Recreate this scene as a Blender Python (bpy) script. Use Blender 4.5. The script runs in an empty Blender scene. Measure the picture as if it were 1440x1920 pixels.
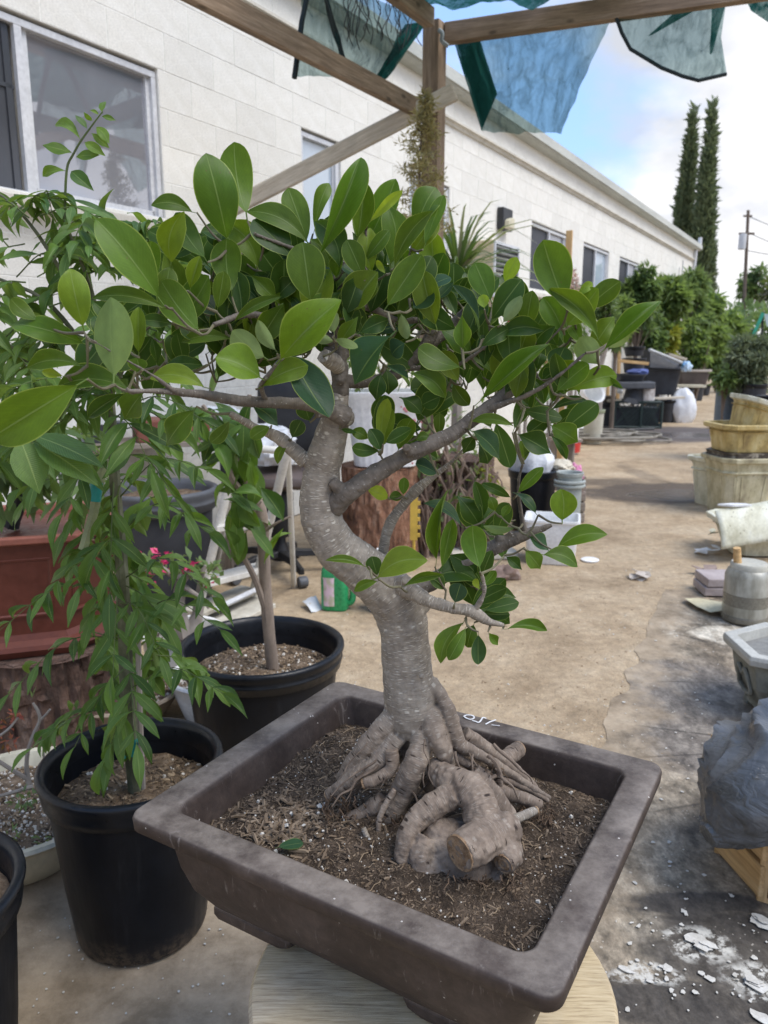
import bpy, bmesh, math, random
import numpy as np
from mathutils import Vector, Matrix, noise
random.seed(11)
R = math.radians
PI = math.pi
scene = bpy.context.scene
col = scene.collection
V = Vector

# ------------------------------------------------------------------ camera
H = 1.35; PIT = R(12.0); FPX = 1442.0
cam_d = bpy.data.cameras.new('camera'); cam = bpy.data.objects.new('camera', cam_d); col.objects.link(cam)
cam.location = (0, 0, H); cam.rotation_euler = (R(90) - PIT, 0, 0)
cam_d.sensor_fit = 'VERTICAL'; cam_d.sensor_height = 36.0; cam_d.sensor_width = 27.0
cam_d.lens = 36.0 * FPX / 1920.0
cam_d.clip_start = 0.02; cam_d.clip_end = 2000
cam_d.dof.use_dof = True; cam_d.dof.focus_distance = 1.12; cam_d.dof.aperture_fstop = cam_d.lens / 1000 / 0.0033
scene.camera = cam

def ray(px, py):
    x = (px - 720) / FPX; y = -(py - 960) / FPX
    return V((x, math.cos(PIT) + y * math.sin(PIT), -math.sin(PIT) + y * math.cos(PIT)))
C0 = V((0, 0, H))
def G(px, py, z=0.0):
    r = ray(px, py); return C0 + r * ((z - H) / r.z)
def D(px, py, Y):
    r = ray(px, py); return C0 + r * (Y / r.y)
def mpp(P):                      # metres per photo pixel at a point
    d = V(P) - C0
    return (d.y * math.cos(PIT) - d.z * math.sin(PIT)) / FPX

# ------------------------------------------------------------------ world, sun, exposure
SUN_EL, SUN_AZ = 58, 115         # azimuth clockwise from +Y (from the right, a little behind the camera)
w = bpy.data.worlds.new('World'); scene.world = w; w.use_nodes = True
nt = w.node_tree; nt.nodes.clear()
def wn(t): return nt.nodes.new(t)
out = wn('ShaderNodeOutputWorld'); bg = wn('ShaderNodeBackground'); bg.inputs[1].default_value = 0.10
sky = wn('ShaderNodeTexSky'); sky.sky_type = 'NISHITA'; sky.sun_disc = False
sky.sun_elevation = R(SUN_EL); sky.sun_rotation = R(SUN_AZ); sky.altitude = 50; sky.air_density = 1.0; sky.dust_density = 1.2
tc = wn('ShaderNodeTexCoord'); sep = wn('ShaderNodeSeparateXYZ'); nt.links.new(tc.outputs['Generated'], sep.inputs[0])
def wm(op, a, b=None, clamp=False):
    n = wn('ShaderNodeMath'); n.operation = op; n.use_clamp = clamp
    for i, x in enumerate((a, b)):
        if x is None: continue
        if hasattr(x, 'links'): nt.links.new(x, n.inputs[i])
        else: n.inputs[i].default_value = x
    return n.outputs[0]
zc = wm('ADD', wm('MAXIMUM', sep.outputs[2], 0.0), 0.42)
cmb = wn('ShaderNodeCombineXYZ')
nt.links.new(wm('DIVIDE', sep.outputs[0], zc), cmb.inputs[0]); nt.links.new(wm('DIVIDE', sep.outputs[1], zc), cmb.inputs[1])
mp = wn('ShaderNodeMapping'); mp.inputs['Location'].default_value = (4.75, 3.3, 1.7)
nt.links.new(cmb.outputs[0], mp.inputs[0])
nz = wn('ShaderNodeTexNoise'); nz.inputs['Scale'].default_value = 1.75; nz.inputs['Detail'].default_value = 7; nz.inputs['Roughness'].default_value = 0.52
nt.links.new(mp.outputs[0], nz.inputs['Vector'])
cr = wn('ShaderNodeValToRGB'); cr.color_ramp.elements[0].position = 0.41; cr.color_ramp.elements[0].color = (0, 0, 0, 1)
cr.color_ramp.elements[1].position = 0.53; cr.color_ramp.elements[1].color = (1, 1, 1, 1)
lowc = wm('MULTIPLY', wm('SUBTRACT', 0.30, sep.outputs[2]), 0.50)      # more cloud towards the horizon
nt.links.new(wm('ADD', nz.outputs[0], lowc), cr.inputs[0])
nz2 = wn('ShaderNodeTexNoise'); nz2.inputs['Scale'].default_value = 3.3; nz2.inputs['Detail'].default_value = 9
nt.links.new(mp.outputs[0], nz2.inputs['Vector'])
cr2 = wn('ShaderNodeValToRGB'); cr2.color_ramp.elements[0].position = 0.40; cr2.color_ramp.elements[0].color = (2.3, 2.4, 2.66, 1)
cr2.color_ramp.elements[1].position = 0.57; cr2.color_ramp.elements[1].color = (3.65, 3.65, 3.72, 1)
nt.links.new(nz2.outputs[0], cr2.inputs[0])
mx = wn('ShaderNodeMix'); mx.data_type = 'RGBA'
skyg = wn('ShaderNodeMix'); skyg.data_type = 'RGBA'; skyg.inputs[0].default_value = 0.6; skyg.inputs[7].default_value = (1.35, 2.3, 4.4, 1)
nt.links.new(sky.outputs[0], skyg.inputs[6])
nt.links.new(cr.outputs[0], mx.inputs[0]); nt.links.new(skyg.outputs[2], mx.inputs[6]); nt.links.new(cr2.outputs[0], mx.inputs[7])
nt.links.new(mx.outputs[2], bg.inputs[0]); nt.links.new(bg.outputs[0], out.inputs[0])

sl = bpy.data.lights.new('sun', 'SUN'); sl.energy = 1.15; sl.angle = R(38); sl.color = (1.0, 0.955, 0.885)
so = bpy.data.objects.new('sun', sl); col.objects.link(so)
sd = V((math.sin(R(SUN_AZ)) * math.cos(R(SUN_EL)), math.cos(R(SUN_AZ)) * math.cos(R(SUN_EL)), math.sin(R(SUN_EL))))
so.rotation_euler = (-sd).to_track_quat('-Z', 'Y').to_euler()
scene.view_settings.view_transform = 'Standard'; scene.view_settings.look = 'None'
scene.view_settings.gamma = 1; scene.view_settings.use_curve_mapping = False
scene.view_settings.exposure = 1.64
scene.cycles.max_bounces = 8; scene.cycles.transparent_max_bounces = 16
scene.cycles.use_denoising = True

# ------------------------------------------------------------------ materials
class MT:
    def __init__(s, name):
        s.m = bpy.data.materials.new(name); s.m.use_nodes = True; s.t = s.m.node_tree; s.t.nodes.clear()
        s.out = s.t.nodes.new('ShaderNodeOutputMaterial')
    def n(s, typ, _props=None, **ins):
        nd = s.t.nodes.new('ShaderNode' + typ)
        for k, v in (_props or {}).items(): setattr(nd, k, v)
        for k, v in ins.items():
            key = int(k[1:]) if k[0] == 'i' and k[1:].isdigit() else k.replace('_', ' ')
            s.put(nd.inputs[key], v)
        return nd
    def put(s, sock, v):
        if isinstance(v, bpy.types.NodeSocket): s.t.links.new(v, sock)
        else:
            if sock.type == 'RGBA' and len(v) == 3: v = (*v, 1)
            sock.default_value = v
    def coord(s, kind='Object', scale=(1, 1, 1), rot=(0, 0, 0)):
        c = s.n('TexCoord').outputs[kind]
        return s.n('Mapping', Vector=c, Scale=scale, Rotation=rot).outputs[0]
    def noise(s, vec, scale, detail=5, rough=0.55, dist=0.0):
        return s.n('TexNoise', Vector=vec, Scale=scale, Detail=detail, Roughness=rough, Distortion=dist).outputs[0]
    def ramp(s, fac, stops):
        nd = s.n('ValToRGB'); s.put(nd.inputs[0], fac); e = nd.color_ramp.elements
        while len(e) < len(stops): e.new(0.5)
        for i, (p, c) in enumerate(stops):
            e[i].position = p; e[i].color = (*c, 1) if not isinstance(c, (int, float)) else (c, c, c, 1)
        return nd.outputs[0]
    def mix(s, fac, a, b, mode='MIX'):
        nd = s.n('Mix', {'data_type': 'RGBA', 'blend_type': mode}); s.put(nd.inputs[0], fac); s.put(nd.inputs[6], a); s.put(nd.inputs[7], b)
        return nd.outputs[2]
    def math(s, op, a, b=0.0, clamp=False):
        nd = s.n('Math', {'operation': op, 'use_clamp': clamp}); s.put(nd.inputs[0], a); s.put(nd.inputs[1], b); return nd.outputs[0]
    def bump(s, h, strength=0.3, dist=0.01, normal=None):
        nd = s.n('Bump', Height=h, Strength=strength, Distance=dist)
        if normal is not None: s.put(nd.inputs['Normal'], normal)
        return nd.outputs[0]
    def pbr(s, color, rough=0.7, spec=0.4, normal=None, metal=0.0, **kw):
        p = s.n('BsdfPrincipled'); s.put(p.inputs['Base Color'], color); s.put(p.inputs['Roughness'], rough)
        p.inputs['Specular IOR Level'].default_value = spec; p.inputs['Metallic'].default_value = metal
        if normal is not None: s.put(p.inputs['Normal'], normal)
        for k, v in kw.items(): s.put(p.inputs[k.replace('_', ' ')], v)
        return p.outputs[0]
    def done(s, sh):
        s.t.links.new(sh, s.out.inputs[0]); return s.m

def pm(name, c1, c2=None, scale=6, rough=0.75, spec=0.35, bump=0.25, bscale=40, bdist=0.003, stretch=(1, 1, 1), c3=None,
       speck=None, detail=6, rvar=0.12, coord='Object', rnd=0.0, lo=0.35, hi=0.65, **kw):
    """noise-mottled principled material; speck = (colour, scale, size)"""
    t = MT(name); vec = t.coord(coord, stretch)
    c2 = c2 or tuple(x * 0.75 for x in c1)
    f = t.noise(vec, scale, detail, 0.6)
    stops = [(lo, c2), (hi, c1)] if c3 is None else [(lo - 0.04, c2), (0.5, c1), (hi + 0.06, c3)]
    c = t.ramp(f, stops)
    fine = t.noise(vec, scale * 9, 4, 0.65)
    c = t.mix(0.35, c, t.ramp(fine, [(0.3, 0.55), (0.7, 1.25)]), 'MULTIPLY')
    if speck:
        v = t.n('TexVoronoi', Vector=vec, Scale=speck[1]).outputs['Distance']
        c = t.mix(t.math('LESS_THAN', v, speck[2]), c, speck[0])
    if rnd:
        r = t.n('ObjectInfo').outputs['Random']
        c = t.mix(1.0, c, t.ramp(r, [(0, 1 - rnd), (1, 1 + rnd)]), 'MULTIPLY')
    rg = t.ramp(fine, [(0.3, max(0.02, rough - rvar)), (0.7, min(1, rough + rvar))])
    nrm = t.bump(t.math('ADD', t.noise(vec, bscale, 5, 0.6), t.math('MULTIPLY', f, 1.5)), bump, bdist) if bump else None
    return t.done(t.pbr(c, rg, spec, nrm, **kw))

# ------------------------------------------------------------------ mesh builder
class MB:
    def __init__(s): s.v = []; s.f = []; s.mi = []; s.uv = None; s.smooth = True
    def add(s, vs, fs, mi=0):
        b = len(s.v); s.v += [V(p) for p in vs]; s.f += [tuple(i + b for i in q) for q in fs]; s.mi += [mi] * len(fs); return s
    def box(s, c, size, rot=None, mi=0, taper=1.0):
        x, y, z = (d / 2 for d in size)
        vs = [V((sx * x * (taper if sz > 0 else 1), sy * y * (taper if sz > 0 else 1), sz * z)) for sz in (-1, 1) for sy in (-1, 1) for sx in (-1, 1)]
        if rot is not None: vs = [rot @ p for p in vs]
        return s.add([V(c) + p for p in vs], [(0, 2, 3, 1), (4, 5, 7, 6), (0, 1, 5, 4), (2, 6, 7, 3), (0, 4, 6, 2), (1, 3, 7, 5)], mi)
    def loft(s, rings, cap0=True, cap1=True, mi=0, closed=True):
        n = len(rings[0]); vs = [p for r in rings for p in r]; fs = []
        for k in range(len(rings) - 1):
            for i in range(n if closed else n - 1):
                j = (i + 1) % n; fs.append((k * n + i, k * n + j, (k + 1) * n + j, (k + 1) * n + i))
        if cap0: fs.append(tuple(range(n - 1, -1, -1)))
        if cap1: fs.append(tuple((len(rings) - 1) * n + i for i in range(n)))
        return s.add(vs, fs, mi)
    def tube(s, pts, rad, seg=8, mi=0, caps=True, wob=0.0):
        pts = [V(p) for p in pts]; n = len(pts)
        if not hasattr(rad, '__len__'): rad = [rad] * n
        rings = []; up = None
        for i, p in enumerate(pts):
            t = (pts[min(i + 1, n - 1)] - pts[max(i - 1, 0)])
            if t.length < 1e-9: t = V((0, 0, 1))
            t.normalize()
            if up is None: up = t.orthogonal().normalized()
            up = (up - t * up.dot(t)); up = up.normalized() if up.length > 1e-6 else t.orthogonal().normalized()
            sd_ = t.cross(up)
            ring = []
            for k in range(seg):
                a = 2 * PI * k / seg; rr = rad[i]
                if wob: rr *= 1 + wob * noise.noise(p * (0.6 / max(rad[i], 1e-4)) + V((math.cos(a), math.sin(a), 0)) * 1.3)
                ring.append(p + (up * math.cos(a) + sd_ * math.sin(a)) * rr)
            rings.append(ring)
        return s.loft(rings, caps, caps, mi)
    def lathe(s, prof, c=(0, 0, 0), seg=32, mi=0, rot=None, cap0=False, cap1=False):
        rings = []
        for r_, z in prof:
            ring = [V((r_ * math.cos(2 * PI * k / seg), r_ * math.sin(2 * PI * k / seg), z)) for k in range(seg)]
            if rot is not None: ring = [rot @ p for p in ring]
            rings.append([V(c) + p for p in ring])
        return s.loft(rings, cap0, cap1, mi)
    def grid(s, fn, nu, nv, mi=0):
        vs = [fn(i / nu, j / nv) for j in range(nv + 1) for i in range(nu + 1)]
        fs = [(j * (nu + 1) + i, j * (nu + 1) + i + 1, (j + 1) * (nu + 1) + i + 1, (j + 1) * (nu + 1) + i) for j in range(nv) for i in range(nu)]
        return s.add(vs, fs, mi)
    def mesh(s, name, mats, org=V((0, 0, 0)), smooth=None, auto=None):
        me = bpy.data.meshes.new(name); me.from_pydata([tuple(p - org) for p in s.v], [], s.f)
        for m in (mats if isinstance(mats, (list, tuple)) else [mats]): me.materials.append(m)
        if any(s.mi): me.polygons.foreach_set('material_index', s.mi)
        sm = s.smooth if smooth is None else smooth
        me.polygons.foreach_set('use_smooth', [sm] * len(me.polygons))
        if sm: me.set_sharp_from_angle(angle=R(auto or 38))
        me.update(); return me

def org(o):
    p = V((0, 0, 0))
    while o is not None: p = p + o.location; o = o.parent
    return p
def tag(o, label=None, cat=None, group=None, kind=None):
    for k, v in (('label', label), ('category', cat), ('group', group), ('kind', kind)):
        if v: o[k] = v
    return o
def thing(name, loc, label, cat, group=None):
    o = bpy.data.objects.new(name, None); o.empty_display_size = 0.05; col.objects.link(o); o.location = loc
    return tag(o, label, cat, group)
def part(name, mb, mats, parent=None, world=True, smooth=None, auto=None, bevel=0, kind=None, label=None):
    me = mb.mesh(name, mats, org(parent) if (parent is not None and world) else V((0, 0, 0)), smooth, auto)
    o = bpy.data.objects.new(name, me); col.objects.link(o)
    if parent is not None: o.parent = parent
    if bevel:
        b = o.modifiers.new('bevel', 'BEVEL'); b.width = bevel; b.segments = 2; b.limit_method = 'ANGLE'; b.angle_limit = R(35)
    if kind: o['kind'] = kind
    if label: o['label'] = label
    return o
def solo(name, mb, mats, label, cat, group=None, loc=None, **k):
    """a thing that is a single mesh; origin moved to loc"""
    loc = V(loc) if loc is not None else V((0, 0, 0))
    me = mb.mesh(name, mats, loc, k.get('smooth'), k.get('auto'))
    o = bpy.data.objects.new(name, me); col.objects.link(o); o.location = loc
    if k.get('bevel'):
        b = o.modifiers.new('bevel', 'BEVEL'); b.width = k['bevel']; b.segments = 2; b.limit_method = 'ANGLE'; b.angle_limit = R(35)
    return tag(o, label, cat, group)
def copy_tree(o, parent=None):
    c = o.copy(); col.objects.link(c); c.parent = parent
    for ch in list(o.children): copy_tree(ch, c)
    return c
def link_mesh(name, me, parent, M):
    """an instance of a shared mesh placed by a world matrix M under parent (which is only translated)"""
    o = bpy.data.objects.new(name, me); col.objects.link(o); o.parent = parent
    o.matrix_basis = Matrix.Translation(-org(parent)) @ M if parent is not None else M
    return o
def rr(wx, wy, rad, z=0.0, seg=5, c=(0, 0), ang=0.0):
    """rounded rectangle ring, half sizes wx wy"""
    ring = []; rad = max(0.0005, min(rad, wx, wy)); ca, sa = math.cos(ang), math.sin(ang)
    for cx, cy, a0 in ((1, 1, 0), (-1, 1, 90), (-1, -1, 180), (1, -1, 270)):
        for k in range(seg + 1):
            a = R(a0 + 90 * k / seg); x = cx * (wx - rad) + rad * math.cos(a); y = cy * (wy - rad) + rad * math.sin(a)
            ring.append(V((c[0] + ca * x - sa * y, c[1] + sa * x + ca * y, z)))
    return ring
def smooth_path(pts, n=6):
    """Catmull-Rom through tuples of floats"""
    P = [np.array(p, float) for p in pts]; P = [2 * P[0] - P[1]] + P + [2 * P[-1] - P[-2]]; o = []
    for i in range(1, len(P) - 2):
        a, b, c, d = P[i - 1:i + 3]
        for k in range(n):
            t = k / n; o.append(0.5 * (2 * b + (c - a) * t + (2 * a - 5 * b + 4 * c - d) * t * t + (3 * b - a - 3 * c + d) * t ** 3))
    o.append(P[-2]); return o
def rot_to(d):
    return V(d).to_track_quat('Z', 'Y').to_matrix()
U = V((math.sin(R(30.545)), math.cos(R(30.545)), 0)); NW = V((math.cos(R(30.545)), -math.sin(R(30.545)), 0)); Z = V((0, 0, 1))
# ------------------------------------------------------------------ ground
def blob(t, vec, c, r, amp=0.5, nscale=2.0, soft=0.25):
    """0..1 mask: noise-edged ellipse in world XY"""
    m = t.n('VectorMath', {'operation': 'SUBTRACT'}); t.put(m.inputs[0], vec); m.inputs[1].default_value = (c[0], c[1], 0)
    d = t.n('VectorMath', {'operation': 'MULTIPLY'}); t.put(d.inputs[0], m.outputs[0]); d.inputs[1].default_value = (1 / r[0], 1 / r[1], 0)
    ln = t.n('VectorMath', {'operation': 'LENGTH'}); t.put(ln.inputs[0], d.outputs[0])
    nz_ = t.noise(vec, nscale, 6, 0.62)
    v = t.math('ADD', ln.outputs['Value'], t.math('MULTIPLY', t.math('SUBTRACT', nz_, 0.5), amp * 2))
    return t.ramp(v, [(1 - soft, 1.0), (1 + soft * 0.2, 0.0)])

t = MT('dirt'); vec = t.coord('Object')
base = t.ramp(t.math('ADD', t.math('MULTIPLY', t.noise(vec, 1.1, 8, 0.66, 0.4), 0.6), t.math('MULTIPLY', t.noise(vec, 4.5, 8, 0.7), 0.4)), [(0.37, (0.275, 0.200, 0.122)), (0.5, (0.415, 0.315, 0.203)), (0.63, (0.50, 0.40, 0.275))])
base = t.mix(0.55, base, t.ramp(t.noise(vec, 22, 6, 0.7), [(0.32, 0.55), (0.68, 1.3)]), 'MULTIPLY')
base = t.mix(0.30, base, t.ramp(t.noise(vec, 120, 3, 0.7), [(0.3, 0.5), (0.7, 1.4)]), 'MULTIPLY')
vor = t.n('TexVoronoi', Vector=vec, Scale=26).outputs['Distance']
base = t.mix(t.math('MULTIPLY', t.math('LESS_THAN', vor, 0.10), t.math('GREATER_THAN', t.noise(vec, 5, 3), 0.53)), base, (0.55, 0.48, 0.36))
a, b = G(1180, 815), G(1255, 925)
wet = blob(t, vec, (a.x + 0.4, a.y + 0.1), (2.9, 1.35), 0.5, 0.9, 0.3)
wet2 = blob(t, vec, (b.x, b.y), (1.0, 0.62), 0.6, 1.5, 0.25)
c_ = G(1120, 905); wet3 = blob(t, vec, (c_.x, c_.y), (0.75, 0.35), 0.7, 2.4, 0.5)
d_ = G(1180, 870); trk = blob(t, vec, (d_.x - 0.1, d_.y - 0.9), (0.16, 1.1), 0.8, 3.0, 0.5)
dark = t.math('MAXIMUM', wet, t.math('MAXIMUM', t.math('MULTIPLY', wet2, 0.97), t.math('MAXIMUM', t.math('MULTIPLY', wet3, 0.8), t.math('MULTIPLY', trk, 0.45))))
colr = t.mix(t.math('MULTIPLY', dark, 0.88), base, (0.050, 0.037, 0.029))
colr = t.mix(t.math('MULTIPLY', wet, 0.6), colr, (0.11, 0.095, 0.09))
pud = t.math('MAXIMUM', blob(t, vec, (b.x + 0.1, b.y - 0.1), (0.55, 0.30), 0.5, 1.8, 0.2), blob(t, vec, (a.x + 0.9, a.y), (0.9, 0.5), 0.6, 1.0, 0.3))
rg = t.mix(pud, t.mix(dark, (0.92, 0.92, 0.92), (0.72, 0.72, 0.72)), (0.13, 0.13, 0.13))
h = t.math('ADD', t.noise(vec, 9, 7, 0.65), t.math('MULTIPLY', t.noise(vec, 60, 5, 0.7), 0.45))
h = t.math('ADD', h, t.math('MULTIPLY', t.noise(vec, 2.6, 5, 0.6), 1.6)); M_dirt = t.done(t.pbr(colr, rg, 0.3, t.bump(h, 0.6, 0.04)))

t = MT('concrete slab'); vec = t.coord('Object')
n1 = t.noise(vec, 2.1, 12, 0.7, 0.3); n2 = t.noise(t.coord('Object', (1.7, 0.9, 1), (0, 0, R(35))), 6.5, 12, 0.74, 0.25)
base = t.ramp(n1, [(0.30, (0.095, 0.073, 0.05)), (0.44, (0.175, 0.14, 0.10)), (0.56, (0.26, 0.216, 0.158)), (0.70, (0.43, 0.375, 0.29))])
base = t.mix(0.95, base, t.ramp(n2, [(0.36, 0.40), (0.5, 0.95), (0.64, 1.6)]), 'MULTIPLY')
def dk(px, py, r, amp=0.5, ns=2.2): c = G(px, py); return blob(t, vec, (c.x, c.y), r, amp, ns, 0.35)
g1 = t.math('MAXIMUM', dk(1270, 1290, (0.36, 0.40)), dk(1330, 1400, (0.30, 0.30)))
base = t.mix(t.math('MULTIPLY', g1, 0.72), base, t.mix(t.ramp(n2, [(0.4, 0.0), (0.62, 1.0)]), (0.098, 0.083, 0.072), (0.235, 0.212, 0.185)))
g2 = t.math('MAXIMUM', dk(1360, 1790, (0.26, 0.20), 0.6), t.math('MAXIMUM', dk(1300, 1880, (0.30, 0.10), 0.6), dk(1310, 1695, (0.20, 0.05), 0.9, 7)))
base = t.mix(t.math('MULTIPLY', g2, 0.85), base, (0.045, 0.041, 0.038))
g3 = t.math('MAXIMUM', dk(1390, 1190, (0.30, 0.24), 0.6), dk(1215, 1165, (0.22, 0.30), 0.6))
base = t.mix(t.math('MULTIPLY', g3, t.ramp(n2, [(0.42, 0.0), (0.62, 0.9)])), base, (0.60, 0.56, 0.47))
g4 = dk(120, 1830, (0.65, 0.42), 0.35)
base = t.mix(t.math('MULTIPLY', g4, 0.62), base, t.ramp(n1, [(0.34, (0.135, 0.105, 0.076)), (0.66, (0.235, 0.192, 0.143))]))
base = t.mix(0.5, base, t.ramp(t.noise(vec, 90, 4, 0.7), [(0.3, 0.55), (0.7, 1.4)]), 'MULTIPLY')
base = t.mix(0.8, base, t.ramp(t.noise(t.coord('Object', (1.4, 0.9, 1), (0, 0, R(40))), 19, 10, 0.76, 0.2), [(0.36, 0.5), (0.5, 1.0), (0.62, 1.45)]), 'MULTIPLY')
v1 = t.n('TexVoronoi', Vector=vec, Scale=34).outputs['Distance']; v2 = t.n('TexVoronoi', Vector=vec, Scale=80).outputs['Distance']
sp = t.math('MAXIMUM', t.math('MULTIPLY', t.math('LESS_THAN', v1, 0.13), t.math('GREATER_THAN', t.noise(vec, 6, 3), 0.57)),
            t.math('MULTIPLY', t.math('LESS_THAN', v2, 0.17), t.math('GREATER_THAN', t.noise(vec, 8, 3), 0.60)))
base = t.mix(t.math('MULTIPLY', sp, 0.5), base, (0.56, 0.51, 0.43))
# saw-cut joint / crack lines
wv = 0 and t.n('TexWave', {'wave_type': 'BANDS'}, Vector=t.coord('Object', (1, 1, 1), (0, 0, R(58))), Scale=0.33, Distortion=1.6, Detail=4, Detail_Scale=1.2).outputs[1]
ck = t.n('TexVoronoi', {'feature': 'DISTANCE_TO_EDGE'}, Vector=t.n('Mapping', Vector=vec, Rotation=(0, 0, R(33)), Scale=(0.9, 2.3, 1)).outputs[0], Scale=1.1).outputs[0]
ckd = t.math('ADD', ck, t.math('MULTIPLY', t.math('SUBTRACT', t.noise(vec, 7, 5), 0.5), 0.03))
base = t.mix(t.math('MULTIPLY', t.ramp(ckd, [(0.004, 1.0), (0.014, 0.0)]), t.ramp(t.noise(vec, 1.3, 3), [(0.45, 0.0), (0.6, 0.75)])), base, (0.035, 0.03, 0.026))
g5 = t.math('MAXIMUM', dk(1310, 1775, (0.10, 0.06), 0.9, 9), t.math('MAXIMUM', dk(1215, 1830, (0.09, 0.035), 0.9, 9), dk(1420, 1845, (0.10, 0.06), 0.9, 9)))
base = t.mix(t.math('MULTIPLY', g5, t.ramp(t.noise(vec, 26, 6, 0.7), [(0.46, 0.0), (0.54, 0.9)])), base, (0.56, 0.54, 0.48))
rg = t.mix(g1, t.ramp(n2, [(0.35, 0.62), (0.65, 0.95)]), (0.55, 0.55, 0.55))
h = t.math('ADD', n1, t.math('MULTIPLY', t.noise(vec, 55, 6, 0.7), 0.35))
A_, B_ = G(1247, 1106), G(1105, 1425); nn_ = V(((B_ - A_).y, -(B_ - A_).x, 0)).normalized(); nn_ = nn_ if nn_.x > 0 else -nn_
dpn = t.n('VectorMath', {'operation': 'DOT_PRODUCT'}); t.put(dpn.inputs[0], vec); dpn.inputs[1].default_value = tuple(nn_)
dist_ = t.math('SUBTRACT', dpn.outputs['Value'], A_.dot(nn_))
dm = t.ramp(t.math('ADD', t.math('MULTIPLY', dist_, 1.3), t.math('MULTIPLY', t.math('SUBTRACT', t.noise(vec, 5, 7, 0.7), 0.5), 1.1)), [(0.02, 0.95), (0.30, 0.0)])
base = t.mix(dm, base, t.ramp(t.noise(vec, 7, 7, 0.7), [(0.36, (0.21, 0.16, 0.105)), (0.64, (0.42, 0.335, 0.235))]))
M_slab = t.done(t.pbr(base, rg, 0.22, t.bump(h, 0.5, 0.014)))

mb = MB()
def gfn(u, v):
    x = -60 + 160 * u; y = -20 + 240 * v
    return V((x, y, 0))
mb.grid(gfn, 16, 24); part('ground', mb, M_dirt, kind='structure')
P = [G(1247, 1106), G(1700, 1130), G(1900, 1900) + V((0.5, -1.0, 0)), V((-2.4, 0.2, 0)), G(-260, 1600), G(60, 1430), G(380, 1405), G(720, 1500), G(1105, 1425)]
P2 = []
for i, p in enumerate(P):
    q = P[(i + 1) % len(P)]; n_ = max(1, int((q - p).length / 0.035)) if i in (0, 5, 6, 7, 8) else 1
    for k in range(n_): a = p.lerp(q, k / n_); P2.append(a + V((noise.noise(a * 5) * 0.05 + noise.noise(a * 19) * 0.009, noise.noise(a * 5 + V((7, 3, 0))) * 0.05 + noise.noise(a * 19 + V((3, 9, 0))) * 0.009, 0)) * (n_ > 1))
P = P2
mb = MB(); lo_ = [V((p.x, p.y, -0.02)) for p in P]; hi_ = [V((p.x, p.y, 0.003)) for p in P]
mb.loft([lo_, hi_][::1] if True else None)
o = part('concrete_slab', mb, M_slab, kind='structure', smooth=False)

# ------------------------------------------------------------------ building
P0 = D(305, 300, 5.1)
def wq(px, py, off=0.0):
    r = ray(px, py); return C0 + r * (((P0 - C0).dot(NW) + off) / r.dot(NW))
def Ws(px, py=500): return (wq(px, py) - P0).dot(U)
def Wz(px, py): return wq(px, py).z
PB = V((P0.x, P0.y, 0))
def wp(s, z, off=0.0): return PB + U * s + NW * off + Z * z
M_block = pm('painted block', (0.74, 0.725, 0.67), (0.69, 0.672, 0.61), scale=3.0, rough=0.8, spec=0.2, bump=0.25, bscale=140, bdist=0.002, rnd=0.05)
M_mortar = pm('painted mortar', (0.80, 0.79, 0.745), (0.74, 0.725, 0.67), scale=5, bump=0.3, bscale=90)
M_wallin = pm('wall core', (0.6, 0.58, 0.52), bump=0)
M_gutter = pm('gutter metal', (0.50, 0.51, 0.46), (0.40, 0.41, 0.37), scale=2.5, rough=0.5, spec=0.4, bump=0.1, stretch=(0.4, 0.4, 3))
M_trimw = pm('cream trim', (0.64, 0.61, 0.53), (0.50, 0.47, 0.40), scale=4, rough=0.7, bump=0.15)
M_alu = pm('white aluminium', (0.62, 0.63, 0.64), (0.52, 0.53, 0.55), scale=5, rough=0.4, spec=0.5, bump=0.05)
M_sill = pm('sill', (0.66, 0.63, 0.55), (0.52, 0.49, 0.42), scale=7, bump=0.2)
def glassmat(name, dcol, refl, rough=0.03):
    t = MT(name); vec = t.coord('Object')
    d = t.n('BsdfDiffuse', Color=t.mix(t.ramp(t.noise(vec, 1.7, 4), [(0.4, 0.0), (0.65, 1.0)]), tuple(x * 0.85 for x in dcol), dcol)).outputs[0]
    gl = t.n('BsdfGlossy', Color=(0.82, 0.84, 0.90), Roughness=rough).outputs[0]
    mxs = t.n('MixShader'); t.put(mxs.inputs[0], refl); t.put(mxs.inputs[1], d); t.put(mxs.inputs[2], gl)
    return t.done(mxs.outputs[0])
M_glass = glassmat('window glass', (0.255, 0.26, 0.285), 0.30)  # grey base colour stands in for the cloudy sky it reflects
M_glass_blue = glassmat('sky tinted pale glass', (0.42, 0.50, 0.57), 0.30)  # no curtain behind; reflected sky is put into the pale blue base
M_screen = glassmat('insect screen', (0.055, 0.058, 0.065), 0.07, 0.25)
M_darkglass = glassmat('dark window glass', (0.10, 0.105, 0.12), 0.22, 0.08)

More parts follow.
